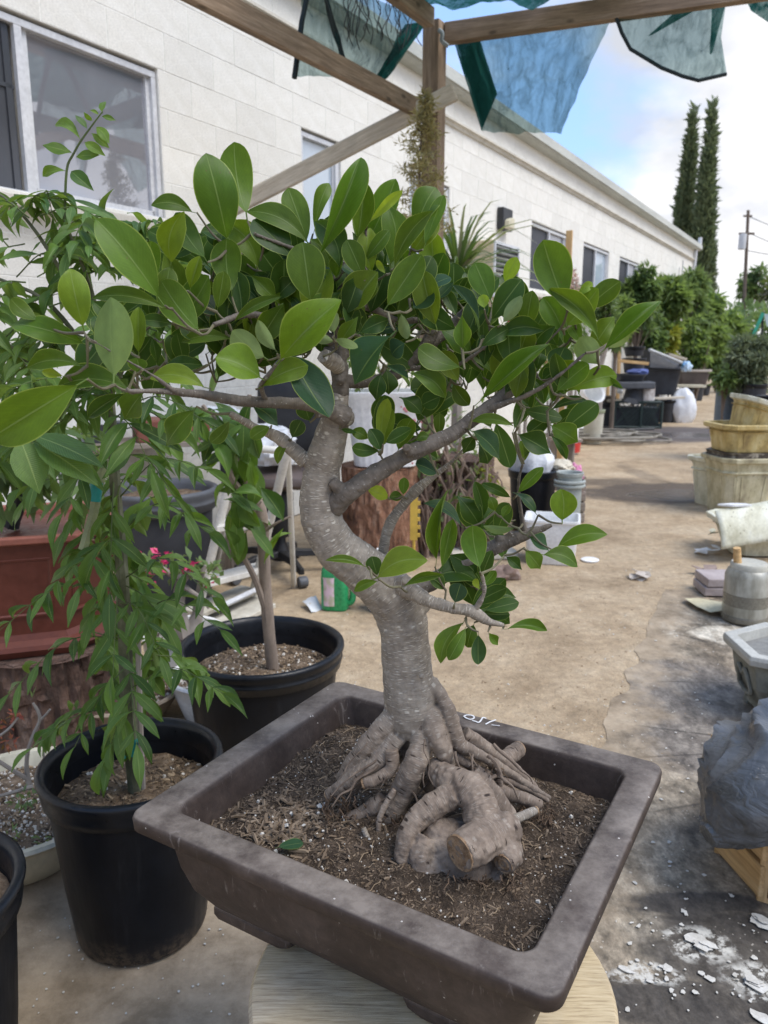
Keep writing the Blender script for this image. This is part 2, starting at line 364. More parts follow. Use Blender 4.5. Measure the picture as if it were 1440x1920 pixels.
bl = thing('block_building', wp(5, 0, -0.5), 'long single storey building of cream painted concrete blocks with sliding windows', 'building')
CH = 0.2140; BL = 0.4279; Z0 = 2.7892 - 13 * CH
EAVE = 3.9187
S0, S1 = -6.0, 18.970
def win_rect(x0, x1, yt0, yt1, yb0, yb1): return (Ws(x0, yt0), Ws(x1, yt1), (Wz(x0, yb0) + Wz(x1, yb1)) / 2, (Wz(x0, yt0) + Wz(x1, yt1)) / 2)
WT = 2.9895; WB = 2.115
wins = [(-2.612, 0.0, WB, WT), (1.449, 1.990, WB, WT), (3.172, 4.043, WB, WT), (6.530, 8.085, WB - 0.02, WT), (8.906, 10.449, WB, WT), (11.195, 12.688, WB, WT)]
blocks = []; mort = MB()
k = 0; z = Z0
while z < EAVE - 0.01:
    zt = min(z + CH, EAVE)
    segs = [(S0, S1)]
    for a, b, c, d in wins:
        ov = min(zt, d) - max(z, c)
        if ov > CH * 0.4:
            ns = []
            for s, e in segs:
                if b <= s or a >= e: ns.append((s, e)); continue
                if a - s > 0.02: ns.append((s, a))
                if e - b > 0.02: ns.append((b, e))
            segs = ns
    off = (k % 2) * BL / 2 + 0.06
    for s, e in segs:
        mort.box(wp((s + e) / 2, (z + zt) / 2, -0.0503), (0.096, e - s, zt - z), Matrix((NW, U, Z)).transposed())
        q = math.floor((s - off) / BL) * BL + off
        while q < e:
            a, b = max(q, s), min(q + BL, e)
            if b - a > 0.03: blocks.append((a, b, z, zt))
            q += BL
    z = zt; k += 1
part('mortar', mort, M_mortar, bl, smooth=False)
um = MB()                                # unit block: x out of the wall, y along it
r0 = rr(0.5, 0.5, 0.006, 0, 1)
def ring(x, sc_y, sc_z): return [V((x, p.x * sc_y, p.y * sc_z)) for p in r0]
um.loft([ring(-0.95, 1, 1), ring(-0.03, 1, 1), ring(0.0, 0.992, 0.985)], False, True)
unit = um.mesh('concrete_block', M_block, smooth=False)
RW = Matrix((NW, U, Z)).transposed().to_4x4()
def blk_M(a, b, c, d):
    g = 0.0028
    return Matrix.Translation(wp((a + b) / 2, (c + d) / 2, random.uniform(-0.0008, 0.0006))) @ RW @ Matrix.Diagonal((0.095, b - a - 2 * g, d - c - 2 * g, 1))
vis = [q for q in blocks if q[2] > 1.5 and q[1] > -1.25]
vis.sort(key=lambda q: q[0]); near = set(vis[:300])
stuffm = MB()
for q in blocks:
    M = blk_M(*q)
    if q in near: link_mesh('concrete_block', unit, bl, M)
    else: stuffm.add([M @ v.co for v in unit.vertices], [tuple(p.vertices) for p in unit.polygons])
part('block_courses', stuffm, M_block, bl, smooth=False, kind='stuff')
mb = MB(); RB = Matrix((NW, U, Z)).transposed()
mb.box(wp((S0 + S1) / 2, EAVE / 2, -3.6), (7.0, S1 - S0, EAVE - 0.002), RB); part('wall_core', mb, M_wallin, bl, smooth=False)
mb = MB(); mb.box(wp((S0 + S1) / 2 - 0.0, EAVE + 0.06, -3.45), (7.2, S1 - S0 + 0.3, 0.11), RB); part('roof', mb, M_gutter, bl, smooth=False)
mb = MB()                                # box gutter profile swept along the wall
prof = [(0.0, EAVE - 0.035), (0.085, EAVE - 0.035), (0.12, EAVE - 0.01), (0.125, EAVE + 0.045), (0.145, EAVE + 0.06), (0.145, EAVE + 0.078), (0.125, EAVE + 0.078), (0.125, EAVE + 0.06), (0.0, EAVE + 0.06)]
mb.loft([[wp(s, zz, n + 0.003) for n, zz in prof] for s in (S0, S1 + 0.12)]); part('gutter', mb, M_gutter, bl, smooth=False)
mb = MB(); zm = 3.6326
prof = [(0, zm - 0.045), (0.02, zm - 0.04), (0.03, zm - 0.012), (0.055, zm - 0.004), (0.055, zm + 0.016), (0.02, zm + 0.026), (0, zm + 0.03)]
mb.loft([[wp(s, zz, n + 0.002) for n, zz in prof] for s in (S0, S1)]); part('cornice', mb, M_trimw, bl, smooth=False)
mb = MB(); mb.tube([wp(S1 - .25, EAVE - 0.03, 0.06), wp(S1 - .25, 3.3, 0.05), wp(S1 - .25, 0.1, 0.05)], 0.04, 10); mb.tube([wp(S1, EAVE + 0.3, 0.1), wp(S1, EAVE + 0.02, 0.1)], 0.05, 10)
part('downspout', mb, M_alu, bl)
mb = MB(); mb.tube([wp(17.3, 3.5, 0.015), wp(17.3, 0.2, 0.015)], 0.014, 6); mb.tube([wp(16.9, 3.3, 0.012), wp(16.9, 0.2, 0.012)], 0.010, 6); part('conduit', mb, M_alu, bl)

def frame_box(mb, s0, s1, z0, z1, w_, off, dep):
    for a, b, c, d in ((s0, s1, z1 - w_, z1), (s0, s1, z0, z0 + w_), (s0, s0 + w_, z0 + w_, z1 - w_), (s1 - w_, s1, z0 + w_, z1 - w_)):
        mb.box(wp((a + b) / 2, (c + d) / 2, off), (dep, b - a, d - c), RB)
for i, (a, b, c, d) in enumerate(wins):
    mb = MB(); frame_box(mb, a + 0.004, b - 0.004, c + 0.004, d - 0.004, 0.036, -0.045, 0.055)
    f = part('window', mb, M_alu, bl, smooth=False, bevel=0.003)
    m = Ws(50, 200) if i == 0 else a + (b - a) * (0.5 if i > 2 else 0.94)
    mb = MB(); mb.box(wp(m, (c + d) / 2, -0.034), (0.03, 0.042, d - c - 0.08), RB); mb.box(wp(m + 0.05, (c + d) / 2, -0.052), (0.02, 0.03, d - c - 0.08), RB)
    mb.box(wp(b - 0.055, (c + d) / 2, -0.05), (0.022, 0.03, d - c - 0.08), RB); mb.box(wp((m + b) / 2, c + 0.055, -0.05), (0.022, b - m - 0.1, 0.03), RB)
    part('mullion', mb, M_alu, f, smooth=False)
    gm = (M_glass, M_glass_blue, M_glass_blue, M_glass, M_glass_blue, M_glass)[i]
    mb = MB(); mb.box(wp((m + b) / 2, (c + d) / 2, -0.060), (0.006, b - m - 0.06, d - c - 0.07), RB); part('pane', mb, gm, f, smooth=False)
    if m - a > 0.1:
        mb = MB(); mb.box(wp((a + m) / 2, (c + d) / 2, -0.056), (0.006, m - a - 0.06, d - c - 0.07), RB); part('pane', mb, M_screen if i in (0, 3, 4, 5) else gm, f, smooth=False)
        if i == 0:
            mb = MB(); mb.box(wp((a + m) / 2, c + (d - c) * 0.62, -0.049), (0.012, m - a - 0.06, 0.02), RB); mb.box(wp(m - 0.06, (c + d) / 2, -0.049), (0.012, 0.035, d - c - 0.08), RB); part('screen_frame', mb, M_screen, f, smooth=False)
    mb = MB(); mb.box(wp((a + b) / 2, c - 0.035, 0.02), (0.16, b - a + 0.12, 0.06), RB); part('sill', mb, M_sill, f, smooth=False, bevel=0.006)
# timber board beside the third window
M_plank = None
# wall lamp
M_black = pm('black painted metal', (0.035, 0.037, 0.04), scale=9, rough=0.5, bump=0.1)
M_lens = pm('aged lamp lens', (0.62, 0.57, 0.40), (0.50, 0.46, 0.33), scale=9, rough=0.35, bump=0.05)
s0 = Ws(932, 410); ztop, zbot = Wz(931, 388), Wz(931, 430)
lp = thing('wall_lamp', wp(s0 + 0.14, (ztop + zbot) / 2, 0.02), 'dark square wall lamp with yellowed lens on the cream block wall', 'wall lamp')
mb = MB(); mb.box(wp(s0 + 0.14, (ztop + zbot) / 2, 0.045), (0.08, 0.30, ztop - zbot), RB); part('housing', mb, M_black, lp, smooth=False, bevel=0.008)
mb = MB(); r1 = [wp(s0 + 0.03 + 0.22 * a, zbot + 0.006 + 0.13 * b, 0.086) for a, b in ((0, 0), (1, 0), (1, 1), (0.75, 1.12), (0.25, 0.9), (0, 0.7))]
r2 = [p + NW * 0.05 + Z * 0.006 + (wp(s0 + 0.14, zbot + 0.07, 0.086) - p) * 0.18 for p in r1]
mb.loft([r1, r2]); part('lens', mb, M_lens, lp, smooth=False, bevel=0.006)
# boxed vent housing (louvres over a flat shade-dark plate on its front)
s0 = Ws(878, 490); r = ray(925, 480); q = C0 + r * (((wp(s0, 0) - C0).dot(U)) / r.dot(U)); p_ = (q - P0).dot(NW)
s1 = (wq(972, 490, p_) - P0).dot(U); zt = wq(950, 456, p_).z; zb = zt - 0.62
M_beige = pm('beige sheet metal', (0.56, 0.47, 0.31), (0.46, 0.39, 0.26), scale=3, rough=0.55, bump=0.1)
vt = thing('vent_housing', wp((s0 + s1) / 2, zb, p_ / 2), 'beige boxed vent with grey louvres on the wall below the lamp', 'vent')
mb = MB(); mb.box(wp((s0 + s1) / 2, (zt + zb) / 2, p_ / 2), (p_ - 0.004, s1 - s0, zt - zb), RB); part('casing', mb, M_beige, vt, smooth=False, bevel=0.01)
mb = MB(); frame_box(mb, s0 + 0.01, s1 - 0.01, zb + 0.01, zt - 0.01, 0.03, p_ + 0.006, 0.02); part('vent_frame', mb, M_alu, vt, smooth=False)
mb = MB(); mb.box(wp((s0 + s1) / 2, (zt + zb) / 2, p_ + 0.001), (0.004, s1 - s0 - 0.07, zt - zb - 0.07), RB); part('shade_plate', mb, pm('dark opening', (0.05, 0.052, 0.05), bump=0), vt, smooth=False)  # flat plate on the casing; the vent's inner shade is its dark colour
for i in range(9):
    zz = zb + 0.07 + (zt - zb - 0.14) * i / 8
    mb = MB(); mb.box(V((0, 0, 0)), (0.018, s1 - s0 - 0.08, 0.022), Matrix.Rotation(R(35), 3, 'Y')); mb.v = [wp((s0 + s1) / 2, zz, p_ + 0.013) + RB @ p for p in mb.v]
    part('louvre', mb, pm('louvre', (0.30, 0.31, 0.29), bump=0) if i == 0 else bpy.data.materials['louvre'], vt, smooth=False)

# ------------------------------------------------------------------ pergola and shade nets
def woodmat(name, c1, c2, c3, grain=1.0, rough=0.8, spec=0.25):
    t = MT(name); v = t.coord('Object', (1.2, 16, 16)); vb = t.coord('Object', (1, 1, 1))
    f = t.noise(v, 2.2 * grain, 7, 0.65, 0.8); g = t.noise(v, 9 * grain, 5, 0.7, 0.4)
    c = t.ramp(f, [(0.3, c2), (0.52, c1), (0.72, c3)])
    c = t.mix(0.5, c, t.ramp(g, [(0.3, 0.5), (0.7, 1.35)]), 'MULTIPLY')
    c = t.mix(0.5, c, t.ramp(t.noise(vb, 2.2, 5), [(0.35, 0.72), (0.65, 1.2)]), 'MULTIPLY')
    kn = t.n('TexVoronoi', Vector=t.coord('Object', (3.2, 7, 7)), Scale=1.0).outputs['Distance']
    c = t.mix(t.ramp(kn, [(0.05, 0.8), (0.12, 0.0)]), c, tuple(x * 0.3 for x in c1))
    r_ = t.n('ObjectInfo').outputs['Random']; c = t.mix(1.0, c, t.ramp(r_, [(0, 0.86), (1, 1.12)]), 'MULTIPLY')
    return t.done(t.pbr(c, rough, spec, t.bump(t.math('ADD', f, g), 0.35, 0.004)))
M_wood = woodmat('weathered brown timber', (0.27, 0.195, 0.13), (0.165, 0.118, 0.08), (0.37, 0.285, 0.205))
M_wood_pale = woodmat('weathered pale timber', (0.55, 0.485, 0.385), (0.44, 0.38, 0.295), (0.62, 0.56, 0.46))
M_wood_new = woodmat('yellow pine', (0.55, 0.36, 0.17), (0.42, 0.26, 0.11), (0.62, 0.43, 0.23))
M_wood_grey = woodmat('grey timber', (0.30, 0.25, 0.20), (0.20, 0.165, 0.13), (0.40, 0.35, 0.29))
def beam(name, p0, p1, w_, h_, m, parent=None, up=Z, bevel=0.004, **tags):
    p0, p1 = V(p0), V(p1); x = (p1 - p0); L = x.length; x.normalize(); y = V(up).cross(x).normalized(); z_ = x.cross(y)
    mb = MB(); mb.box((0, 0, 0), (L, w_, h_)); me = mb.mesh(name, m, smooth=False)
    M = Matrix.Translation((p0 + p1) / 2) @ Matrix((x, y, z_)).transposed().to_4x4()
    o = link_mesh(name, me, parent, M)
    if bevel:
        b = o.modifiers.new('bevel', 'BEVEL'); b.width = bevel; b.segments = 2
    return o
YP = 5.6; pt = D(815, 60, YP); pb = V((pt.x, pt.y, 0))
pg = thing('pergola', pb, 'weathered brown timber pergola frame holding the green shade nets', 'pergola')
zt = D(815, 43, YP).z
beam('post', pb, V((pb.x, pb.y, zt)), 0.118, 0.118, M_wood, pg, up=U)
zc_ = D(815, 212, YP).z; a = D(808, 212, YP) - NW * 0.1; 
d1 = (G(400, 2, zc_) - G(800, 212, zc_)).normalized()
e = G(800, 212, zc_)
beam('rail', e + d1 * -0.06 , e + d1 * 4.4, 0.05, 0.108, M_wood, pg)
zb2 = D(840, 62, YP).z - 0.005
e2 = G(836, 64, zb2); f2 = G(1372, -14, zb2); beam('lintel', e2, e2 + (f2 - e2) * 2.2, 0.07, 0.122, M_wood, pg)
zb3 = zb2 + 0.05; e3 = G(806, 34, zb3); beam('rafter', e3, e3 + d1 * 4.2, 0.07, 0.11, M_wood, pg)
beam('brace', D(350, 434, YP - 0.12), D(853, 172, YP - 0.16), 0.04, 0.112, M_wood_pale, pg, bevel=0.012)
mb = MB(); cc = D(832, 66, YP - 0.09); pts = smooth_path([tuple(cc + V((-0.03, 0, 0.03))), tuple(cc + V((-0.01, -.02, 0.0))), tuple(cc + V((-0.012, -0.02, -0.04))), tuple(cc + V((0.03, -0.015, -0.07)))], 4)
mb.tube(pts, 0.014, 7); part('tie', mb, pm('grey twine', (0.30, 0.34, 0.35), bump=0.3), pg)

def netmat(name, c, op, c2=None):
    t = MT(name); vec = t.coord('Object')
    tr = t.n('BsdfTransparent', Color=(0.62, 0.76, 0.74)).outputs[0]
    df = t.n('BsdfDiffuse', Color=t.ramp(t.noise(vec, 3, 4), [(0.35, c), (0.65, c2 or c)])).outputs[0]
    tl = t.n('BsdfTranslucent', Color=tuple(min(1, x * 2.2) for x in c)).outputs[0]
    ms = t.n('MixShader'); t.put(ms.inputs[0], 0.3); t.put(ms.inputs[1], df); t.put(ms.inputs[2], tl)
    # knitted threads: dense fine lines plus looser streaks and small holes
    st = t.noise(t.coord('Object', (9, 9, 1.2)), 3.0, 6, 0.7, 0.8)
    fine = t.noise(t.coord('Object', (60, 60, 60)), 5, 3, 0.6)
    v = t.n('TexVoronoi', Vector=t.coord('Object', (9, 9, 9)), Scale=1.0).outputs['Distance']
    o_ = t.math('ADD', op, t.math('ADD', t.math('MULTIPLY', t.math('SUBTRACT', st, 0.5), 0.45), t.math('MULTIPLY', t.math('SUBTRACT', fine, 0.5), 0.35)), True)
    wr1 = t.math('ABSOLUTE', t.math('SUBTRACT', t.noise(t.coord('Object', (3.2, 3.2, 2.0)), 1.0, 4, 0.55, 1.1), 0.5)); wr2 = t.math('ABSOLUTE', t.math('SUBTRACT', t.noise(t.coord('Object', (9, 9, 4.0), (0.3, 0.2, 0.5)), 1.0, 3, 0.55, 0.9), 0.5))
    o_ = t.math('ADD', o_, t.math('ADD', t.ramp(wr1, [(0.0, 0.20), (0.07, 0.0)]), t.ramp(wr2, [(0.0, 0.13), (0.05, 0.0)])), True)
    o_ = t.math('MAXIMUM', o_, t.math('MULTIPLY', t.math('LESS_THAN', v, 0.045), 0.95))
    mm = t.n('MixShader'); t.put(mm.inputs[0], o_); t.put(mm.inputs[1], tr); t.put(mm.inputs[2], ms.outputs[0])
    return t.done(mm.outputs[0])
M_net = netmat('green shade net', (0.012, 0.065, 0.058), 0.78, (0.02, 0.10, 0.085))
M_netp = netmat('thin shade net', (0.030, 0.062, 0.066), 0.42, (0.04, 0.08, 0.085))
M_hem = pm('dark net hem', (0.012, 0.022, 0.024), bump=0.4, bscale=90)
def sheet(c00, c10, c01, c11, nu=24, nv=24, amp=0.02, freq=3.0, seed=0, mb=None):
    mb = mb or MB(); nn = (V(c10) - V(c00)).cross(V(c01) - V(c00)).normalized()
    def fn(u, v):
        p = V(c00).lerp(c10, u).lerp(V(c01).lerp(c11, u), v); p = p + (V(c10) - V(c00)) * (0.018 * noise.noise(V((v * 9, seed, u * 2)))) + (V(c01) - V(c00)) * (0.02 * noise.noise(V((u * 10, seed + 3, v))))
        q = V((u * freq + seed, v * freq * 0.7, seed))
        return p + nn * amp * (noise.noise(q) + 0.5 * noise.noise(q * 2.7) + 0.35 * noise.noise(V((u * freq * 5, v * 1.2, seed)))) * min(1, 4 * v + 0.15)
    return mb.grid(fn, nu, nv)
# middle flap hanging from the lintel, folded double along its left edge
Yf = YP + 0.06
sn = thing('shade_net', D(1000, 80, Yf), 'ragged blue green shade net flap hanging from the lintel beside the post', 'shade net')
mb = sheet(D(858, 78, Yf), D(1148, 30, Yf - 0.25), D(905, 247, Yf), D(1052, 250, Yf - 0.1), 40, 34, 0.06, 3.6, 2)
part('net', mb, M_netp, sn)
mb = sheet(D(852, 82, Yf - .03), D(900, 74, Yf - 0.05), D(903, 246, Yf - 0.03), D(932, 176, Yf - 0.06), 10, 16, 0.02, 3, 5)
part('fold', mb, M_net, sn)
mb = sheet(D(856, 80, Yf - .045), D(898, 76, Yf - 0.065), D(905, 240, Yf - 0.045), D(930, 172, Yf - 0.075), 10, 16, 0.02, 3, 7)
part('fold', mb, M_net, sn)
# left curtain between the rail and the rafter
Yc = 3.2
def cur(px, py): return wq(px, py, (pb - P0).dot(NW) - 0.17)
sn = thing('shade_net', cur(650, 60), 'dark green shade net curtain hung behind the upper rail on the building side', 'shade net')
mb = sheet(cur(575, -60), cur(800, 40), cur(553, 142), cur(712, 148), 30, 24, 0.03, 4, 11); part('net', mb, M_netp, sn)
mb = MB(); pts = [cur(x, y) for x, y in ((583, -40), (566, 40), (558, 100), (552, 146))]; mb.tube(pts, 0.016, 6); part('hem', mb, M_hem, sn)
mb = sheet(cur(596, -40), cur(606, -40), cur(640, 118), cur(648, 112), 3, 14, 0.02, 3, 4); part('fold', mb, M_hem, sn); mb = sheet(cur(760, 45), cur(800, 40), cur(703, 148), cur(722, 150), 6, 14, 0.03, 3, 8); part('fold', mb, M_net, sn)
mb = sheet(cur(763, 45), cur(802, 40), cur(705, 147), cur(726, 148), 6, 14, 0.03, 3, 18); part('fold', mb, M_net, sn)
mb = MB()
for i in range(26):                       # dead creeper caught in the net
    x = random.uniform(640, 770); y = -30; pts = []
    for k in range(7): pts.append(tuple(cur(x, y) + NW * 0.03)); x += random.uniform(-9, 12); y += random.uniform(10, 26)
    mb.tube(smooth_path(pts, 3), 0.0032, 4)
part('dry_creeper', mb, pm('dry creeper', (0.03, 0.03, 0.028), bump=0), sn, kind='stuff')
# right flap with dark hem
Yr = G(1260, 22, zb2).y - 0.05
sn = thing('shade_net', D(1260, 60, Yr), 'pale scrap of shade net with black hem hanging at the lintel end', 'shade net')
mb = MB(); outl = [(1156, 30), (1180, 92), (1240, 128), (1312, 152), (1363, 140), (1352, 70), (1362, 0)]
top = [(1156 + 34 * i, 28 - 8 * i) for i in range(7)]
def fn(u, v):
    k = u * 6; i = min(5, int(k)); f = k - i
    b_ = V((*outl[i], 0)).lerp(V((*outl[i + 1], 0)), f); a_ = V((*top[i], 0)).lerp(V((*top[min(6, i + 1)], 0)), f); p = a_.lerp(b_, v)
    return D(p.x, p.y, Yr + 0.06 * noise.noise(V((u * 5, v * 3, 1))) * v)
mb.grid(fn, 30, 14); part('net', mb, M_netp, sn)
mb = MB(); mb.tube([D(x, y, Yr - 0.01) for x, y in ((1156, 34), (1166, 62), (1182, 92), (1240, 127), (1280, 143), (1310, 151), (1362, 139))], 0.011, 6); part('hem', mb, M_hem, sn)
mb = sheet(D(1282, 8, Yr - .03), D(1330, 4, Yr - .03), D(1214, 68, Yr - .03), D(1222, 66, Yr - .03), 6, 10, 0.01, 3, 3); part('fold', mb, M_net, sn)
mb = sheet(D(1335, 6, Yr - .03), D(1362, 2, Yr - .03), D(1331, 102, Yr - .03), D(1335, 100, Yr - .03), 6, 10, 0.01, 3, 6); part('fold', mb, M_net, sn)
sn_mb = sheet(D(1385, -30, G(1420, 0, zb2).y), D(1480, -20, G(1420, 0, zb2).y - 0.1), D(1408, 20, G(1420, 0, zb2).y), D(1470, 62, G(1420, 0, zb2).y - 0.1), 12, 10, 0.02, 3, 31)
solo('shade_net', sn_mb, M_net, 'dark corner of shade net poking in beyond the lintel end', 'shade net', loc=D(1420, 10, G(1420, 0, zb2).y))
# canopy sheet sagging over the frame (reaches over the viewer)
zc0 = zb3 + 0.07; c00 = V((e3.x, e3.y, zc0)) + d1 * 0.02; c10 = e2 + (f2 - e2) * 0.72; c10.z = zc0
c01 = c00 + d1 * 1.9; c11 = c10 + d1 * 1.9
def fn(u, v):
    p = c00.lerp(c10, u).lerp(c01.lerp(c11, u), v); q = V((u * 9, v * 3.5, 3)); sag = -0.16 * math.sin(PI * u) * (0.3 + 0.7 * math.sin(PI * v))
    return p + Z * (sag + 0.05 * noise.noise(q) + 0.035 * noise.noise(V((u * 5, v * 14, 9))) + 0.012 * noise.noise(V((u * 22, v * 30, 2))))
mb = MB(); mb.grid(fn, 60, 60)
solo('shade_net', mb, M_net, 'teal shade net canopy stretched over the pergola beams', 'shade net', loc=c00)
# ------------------------------------------------------------------ foliage helpers
def leafmat(name, c1, c2, tr=(0.16, 0.26, 0.03), spec=0.35, rough=0.45, trf=0.3):
    t = MT(name); isl = t.n('NewGeometry').outputs['Random Per Island']
    c = t.mix(isl, c1, c2); c = t.mix(0.5, c, t.ramp(t.noise(t.coord('Object'), 2.0, 4), [(0.35, 0.6), (0.65, 1.35)]), 'MULTIPLY')
    p = t.pbr(c, rough, spec); tl = t.n('BsdfTranslucent', Color=tr).outputs[0]
    ms = t.n('MixShader'); t.put(ms.inputs[0], trf); t.put(ms.inputs[1], p); t.put(ms.inputs[2], tl)
    return t.done(ms.outputs[0])
def foliage(name, clumps, n, L, Wd, m, parent, up=0.6, shell=0.55, seed=0, droop=0.0, world=True):
    """n leaf faces spread through clumps [(centre, rx, ry, rz)]"""
    rng = np.random.default_rng(seed + 17); wts = np.array([c[1] * c[2] * c[3] for c in clumps]) ** 0.67; idx = rng.choice(len(clumps), n, p=wts / wts.sum())
    C = np.array([tuple(c[0]) for c in clumps])[idx]; Rr = np.array([c[1:] for c in clumps])[idx]
    d = rng.normal(size=(n, 3)); d /= np.linalg.norm(d, axis=1)[:, None]; rad = (shell + (1 - shell) * rng.random(n)) ** 0.6 * (0.8 + 0.4 * rng.random(n))
    pos = C + d * Rr * rad[:, None]
    ax = d + rng.normal(scale=0.7, size=(n, 3)); ax[:, 2] -= droop; ax /= np.linalg.norm(ax, axis=1)[:, None]
    nr = rng.normal(scale=0.6, size=(n, 3)); nr[:, 2] += up * 2; sd_ = np.cross(ax, nr); sd_ /= np.linalg.norm(sd_, axis=1)[:, None] + 1e-9
    nn = np.cross(sd_, ax); l = L * (0.6 + 0.8 * rng.random(n)); w_ = Wd * (0.6 + 0.8 * rng.random(n))
    a = pos; b = pos + ax * (l * 0.45)[:, None] + sd_ * w_[:, None] * 0.5 + nn * (w_ * 0.15)[:, None]; e = pos + ax * (l * 0.45)[:, None] - sd_ * w_[:, None] * 0.5 + nn * (w_ * 0.15)[:, None]; f = pos + ax * l[:, None] - nn * (l * 0.12)[:, None]
    vs = np.stack([a, b, f, e], 1).reshape(-1, 3)
    o3 = org(parent) if (parent is not None and world) else V((0, 0, 0)); vs = vs - np.array(o3)
    me = bpy.data.meshes.new(name); me.vertices.add(4 * n); me.vertices.foreach_set('co', vs.ravel())
    me.loops.add(4 * n); me.loops.foreach_set('vertex_index', np.arange(4 * n)); me.polygons.add(n); me.polygons.foreach_set('loop_start', np.arange(0, 4 * n, 4)); me.polygons.foreach_set('loop_total', np.full(n, 4))
    me.materials.append(m); me.update(calc_edges=True); me.validate()
    o = bpy.data.objects.new(name, me); col.objects.link(o); o.parent = parent; return o
M_bark = pm('brown bark', (0.17, 0.13, 0.10), (0.10, 0.075, 0.055), scale=12, stretch=(1, 1, 0.3), bump=0.5, bscale=30)
M_barkpale = pm('pale bark', (0.34, 0.30, 0.26), (0.23, 0.20, 0.17), scale=12, stretch=(1, 1, 0.3), bump=0.5, bscale=30)
M_lf1 = leafmat('mid green leaves', (0.08, 0.13, 0.046), (0.15, 0.21, 0.08), tr=(0.30, 0.42, 0.09), trf=0.45)
M_lf2 = leafmat('dark green leaves', (0.055, 0.10, 0.038), (0.11, 0.17, 0.06), tr=(0.22, 0.32, 0.08), trf=0.4)
M_lf3 = leafmat('light green leaves', (0.09, 0.15, 0.05), (0.16, 0.225, 0.085), tr=(0.26, 0.36, 0.10), trf=0.4)
M_lf4 = leafmat('grey green needles', (0.12, 0.15, 0.085), (0.19, 0.22, 0.125), tr=(0.22, 0.27, 0.13), trf=0.3)
M_lfy = leafmat('yellow green leaves', (0.22, 0.26, 0.03), (0.32, 0.34, 0.05), tr=(0.4, 0.4, 0.05))
M_cyp = leafmat('cypress foliage', (0.11, 0.145, 0.075), (0.18, 0.22, 0.115), tr=(0.22, 0.27, 0.12), trf=0.3)
M_fl_pink = leafmat('magenta bracts', (0.55, 0.02, 0.12), (0.70, 0.06, 0.20), tr=(0.8, 0.05, 0.2))
M_fl_orange = leafmat('orange petals', (0.62, 0.18, 0.03), (0.72, 0.30, 0.08), tr=(0.8, 0.3, 0.05))
M_fl_white = leafmat('blush petals', (0.62, 0.45, 0.40), (0.75, 0.66, 0.58), tr=(0.8, 0.6, 0.5))

def gpt(px, Y): p = D(px, 700, Y); return V((p.x, p.y, 0))
def tree(px, Y, ytop, ybot, wpx, label, group, m, n=1800, leaf=0.11, seed=0, trunk=0.04, mt=None, cat='tree', name='nursery_tree', pots=None, shell=0.4, stems=1, wl=0.42):
    rng = random.Random(seed); base = gpt(px, Y); zt = D(px, ytop, Y).z; zb = max(0.25, D(px, ybot, Y).z); rx = wpx / 2 * mpp(D(px, ytop, Y))
    T = thing(name, base, label, cat, group)
    cl = []
    for k in range(26):
        a = rng.uniform(0, 2 * PI); q = rng.random() ** 0.6; zz = zb + (zt - zb) * rng.uniform(0.1, 0.92); taper = 1.0 - 0.55 * abs((zz - zb) / (zt - zb) - 0.45) * 1.5
        rr_ = rx * rng.uniform(0.13, 0.34); cl.append((base + V((math.cos(a) * rx * 0.78 * q * taper, math.sin(a) * rx * 0.78 * q * taper, zz)), rr_, rr_, rr_ * 0.75))
    mb = MB()
    for s in range(stems):
        o_ = V((rng.uniform(-1, 1), rng.uniform(-1, 1), 0)) * trunk * 3 * (stems > 1)
        mb.tube([base + o_ * 0.4, base + o_ + Z * zb * 0.6, base + o_ * 1.6 + V((rng.uniform(-.1, .1), 0, (zt - zb) * 0.5 + zb))], [trunk, trunk * 0.8, trunk * 0.35], 7, wob=0.2)
    for c in cl[:14]:
        p0 = base + Z * (zb * 0.75 + (c[0].z - zb) * 0.25); mb.tube([p0, p0.lerp(c[0], 0.55) + Z * 0.05, c[0]], [trunk * 0.5, trunk * 0.32, trunk * 0.12], 5)
    part('trunk', mb, mt or M_bark, T)
    foliage('crown', cl, n, leaf * 1.2, leaf * wl * 1.1, m, T, seed=seed, shell=shell, droop=0.4)
    return T
tree(1128, 11.22, 548, 640, 60, 'small tree with smooth pale trunk below the fourth window', None, M_lf3, 900, 0.09, 1, 0.045, M_barkpale, name='pale_trunk_tree')
tree(1190, 14.88, 492, 640, 84, 'loose dark green tree rising beside the fifth window', None, M_lf2, 2400, 0.12, 2)
tree(1152, 12.93, 552, 650, 58, 'bushy mid green nursery tree nearest the fourth window', None, M_lf1, 1700, 0.12, 3)
tree(1236, 16.59, 520, 655, 92, 'broad mid green nursery tree behind the tilted black tray', None, M_lf1, 3400, 0.15, 4)
tree(1285, 18.91, 505, 660, 84, 'tall bright green nursery tree directly under the two cypresses', None, M_lf3, 2800, 0.18, 5)
tree(1320, 22.57, 548, 690, 76, 'rounded green nursery tree right of the cypress bases', None, M_lf1, 2600, 0.2, 6)
tree(1362, 29.28, 578, 700, 84, 'outermost nursery tree at the right end of the row', None, M_lf1, 2600, 0.24, 7)
tree(1300, 18.30, 592, 700, 66, 'low leafy tree with slim stems behind the brown tub', None, M_lf1, 1700, 0.14, 8, stems=3)
tree(1344, 24.40, 622, 712, 66, 'low shrubby tree at the end of the black pot row', None, M_lf2, 1700, 0.18, 9)
tree(1256, 16.23, 612, 676, 36, 'yellow green shrub glowing between dark trunks', None, M_lfy, 700, 0.12, 10, 0.02, cat='shrub', name='yellow_shrub')
tree(1212, 15.62, 590, 660, 66, 'dark leafy shrub behind the stacked black pots', None, M_lf2, 1500, 0.13, 12, cat='shrub', name='dark_shrub')
tree(1395, 60, 500, 560, 62, 'airy umbrella tree beside the utility pole', None, M_lf2, 900, 0.42, 13, 0.18, shell=0.2, name='airy_tree')
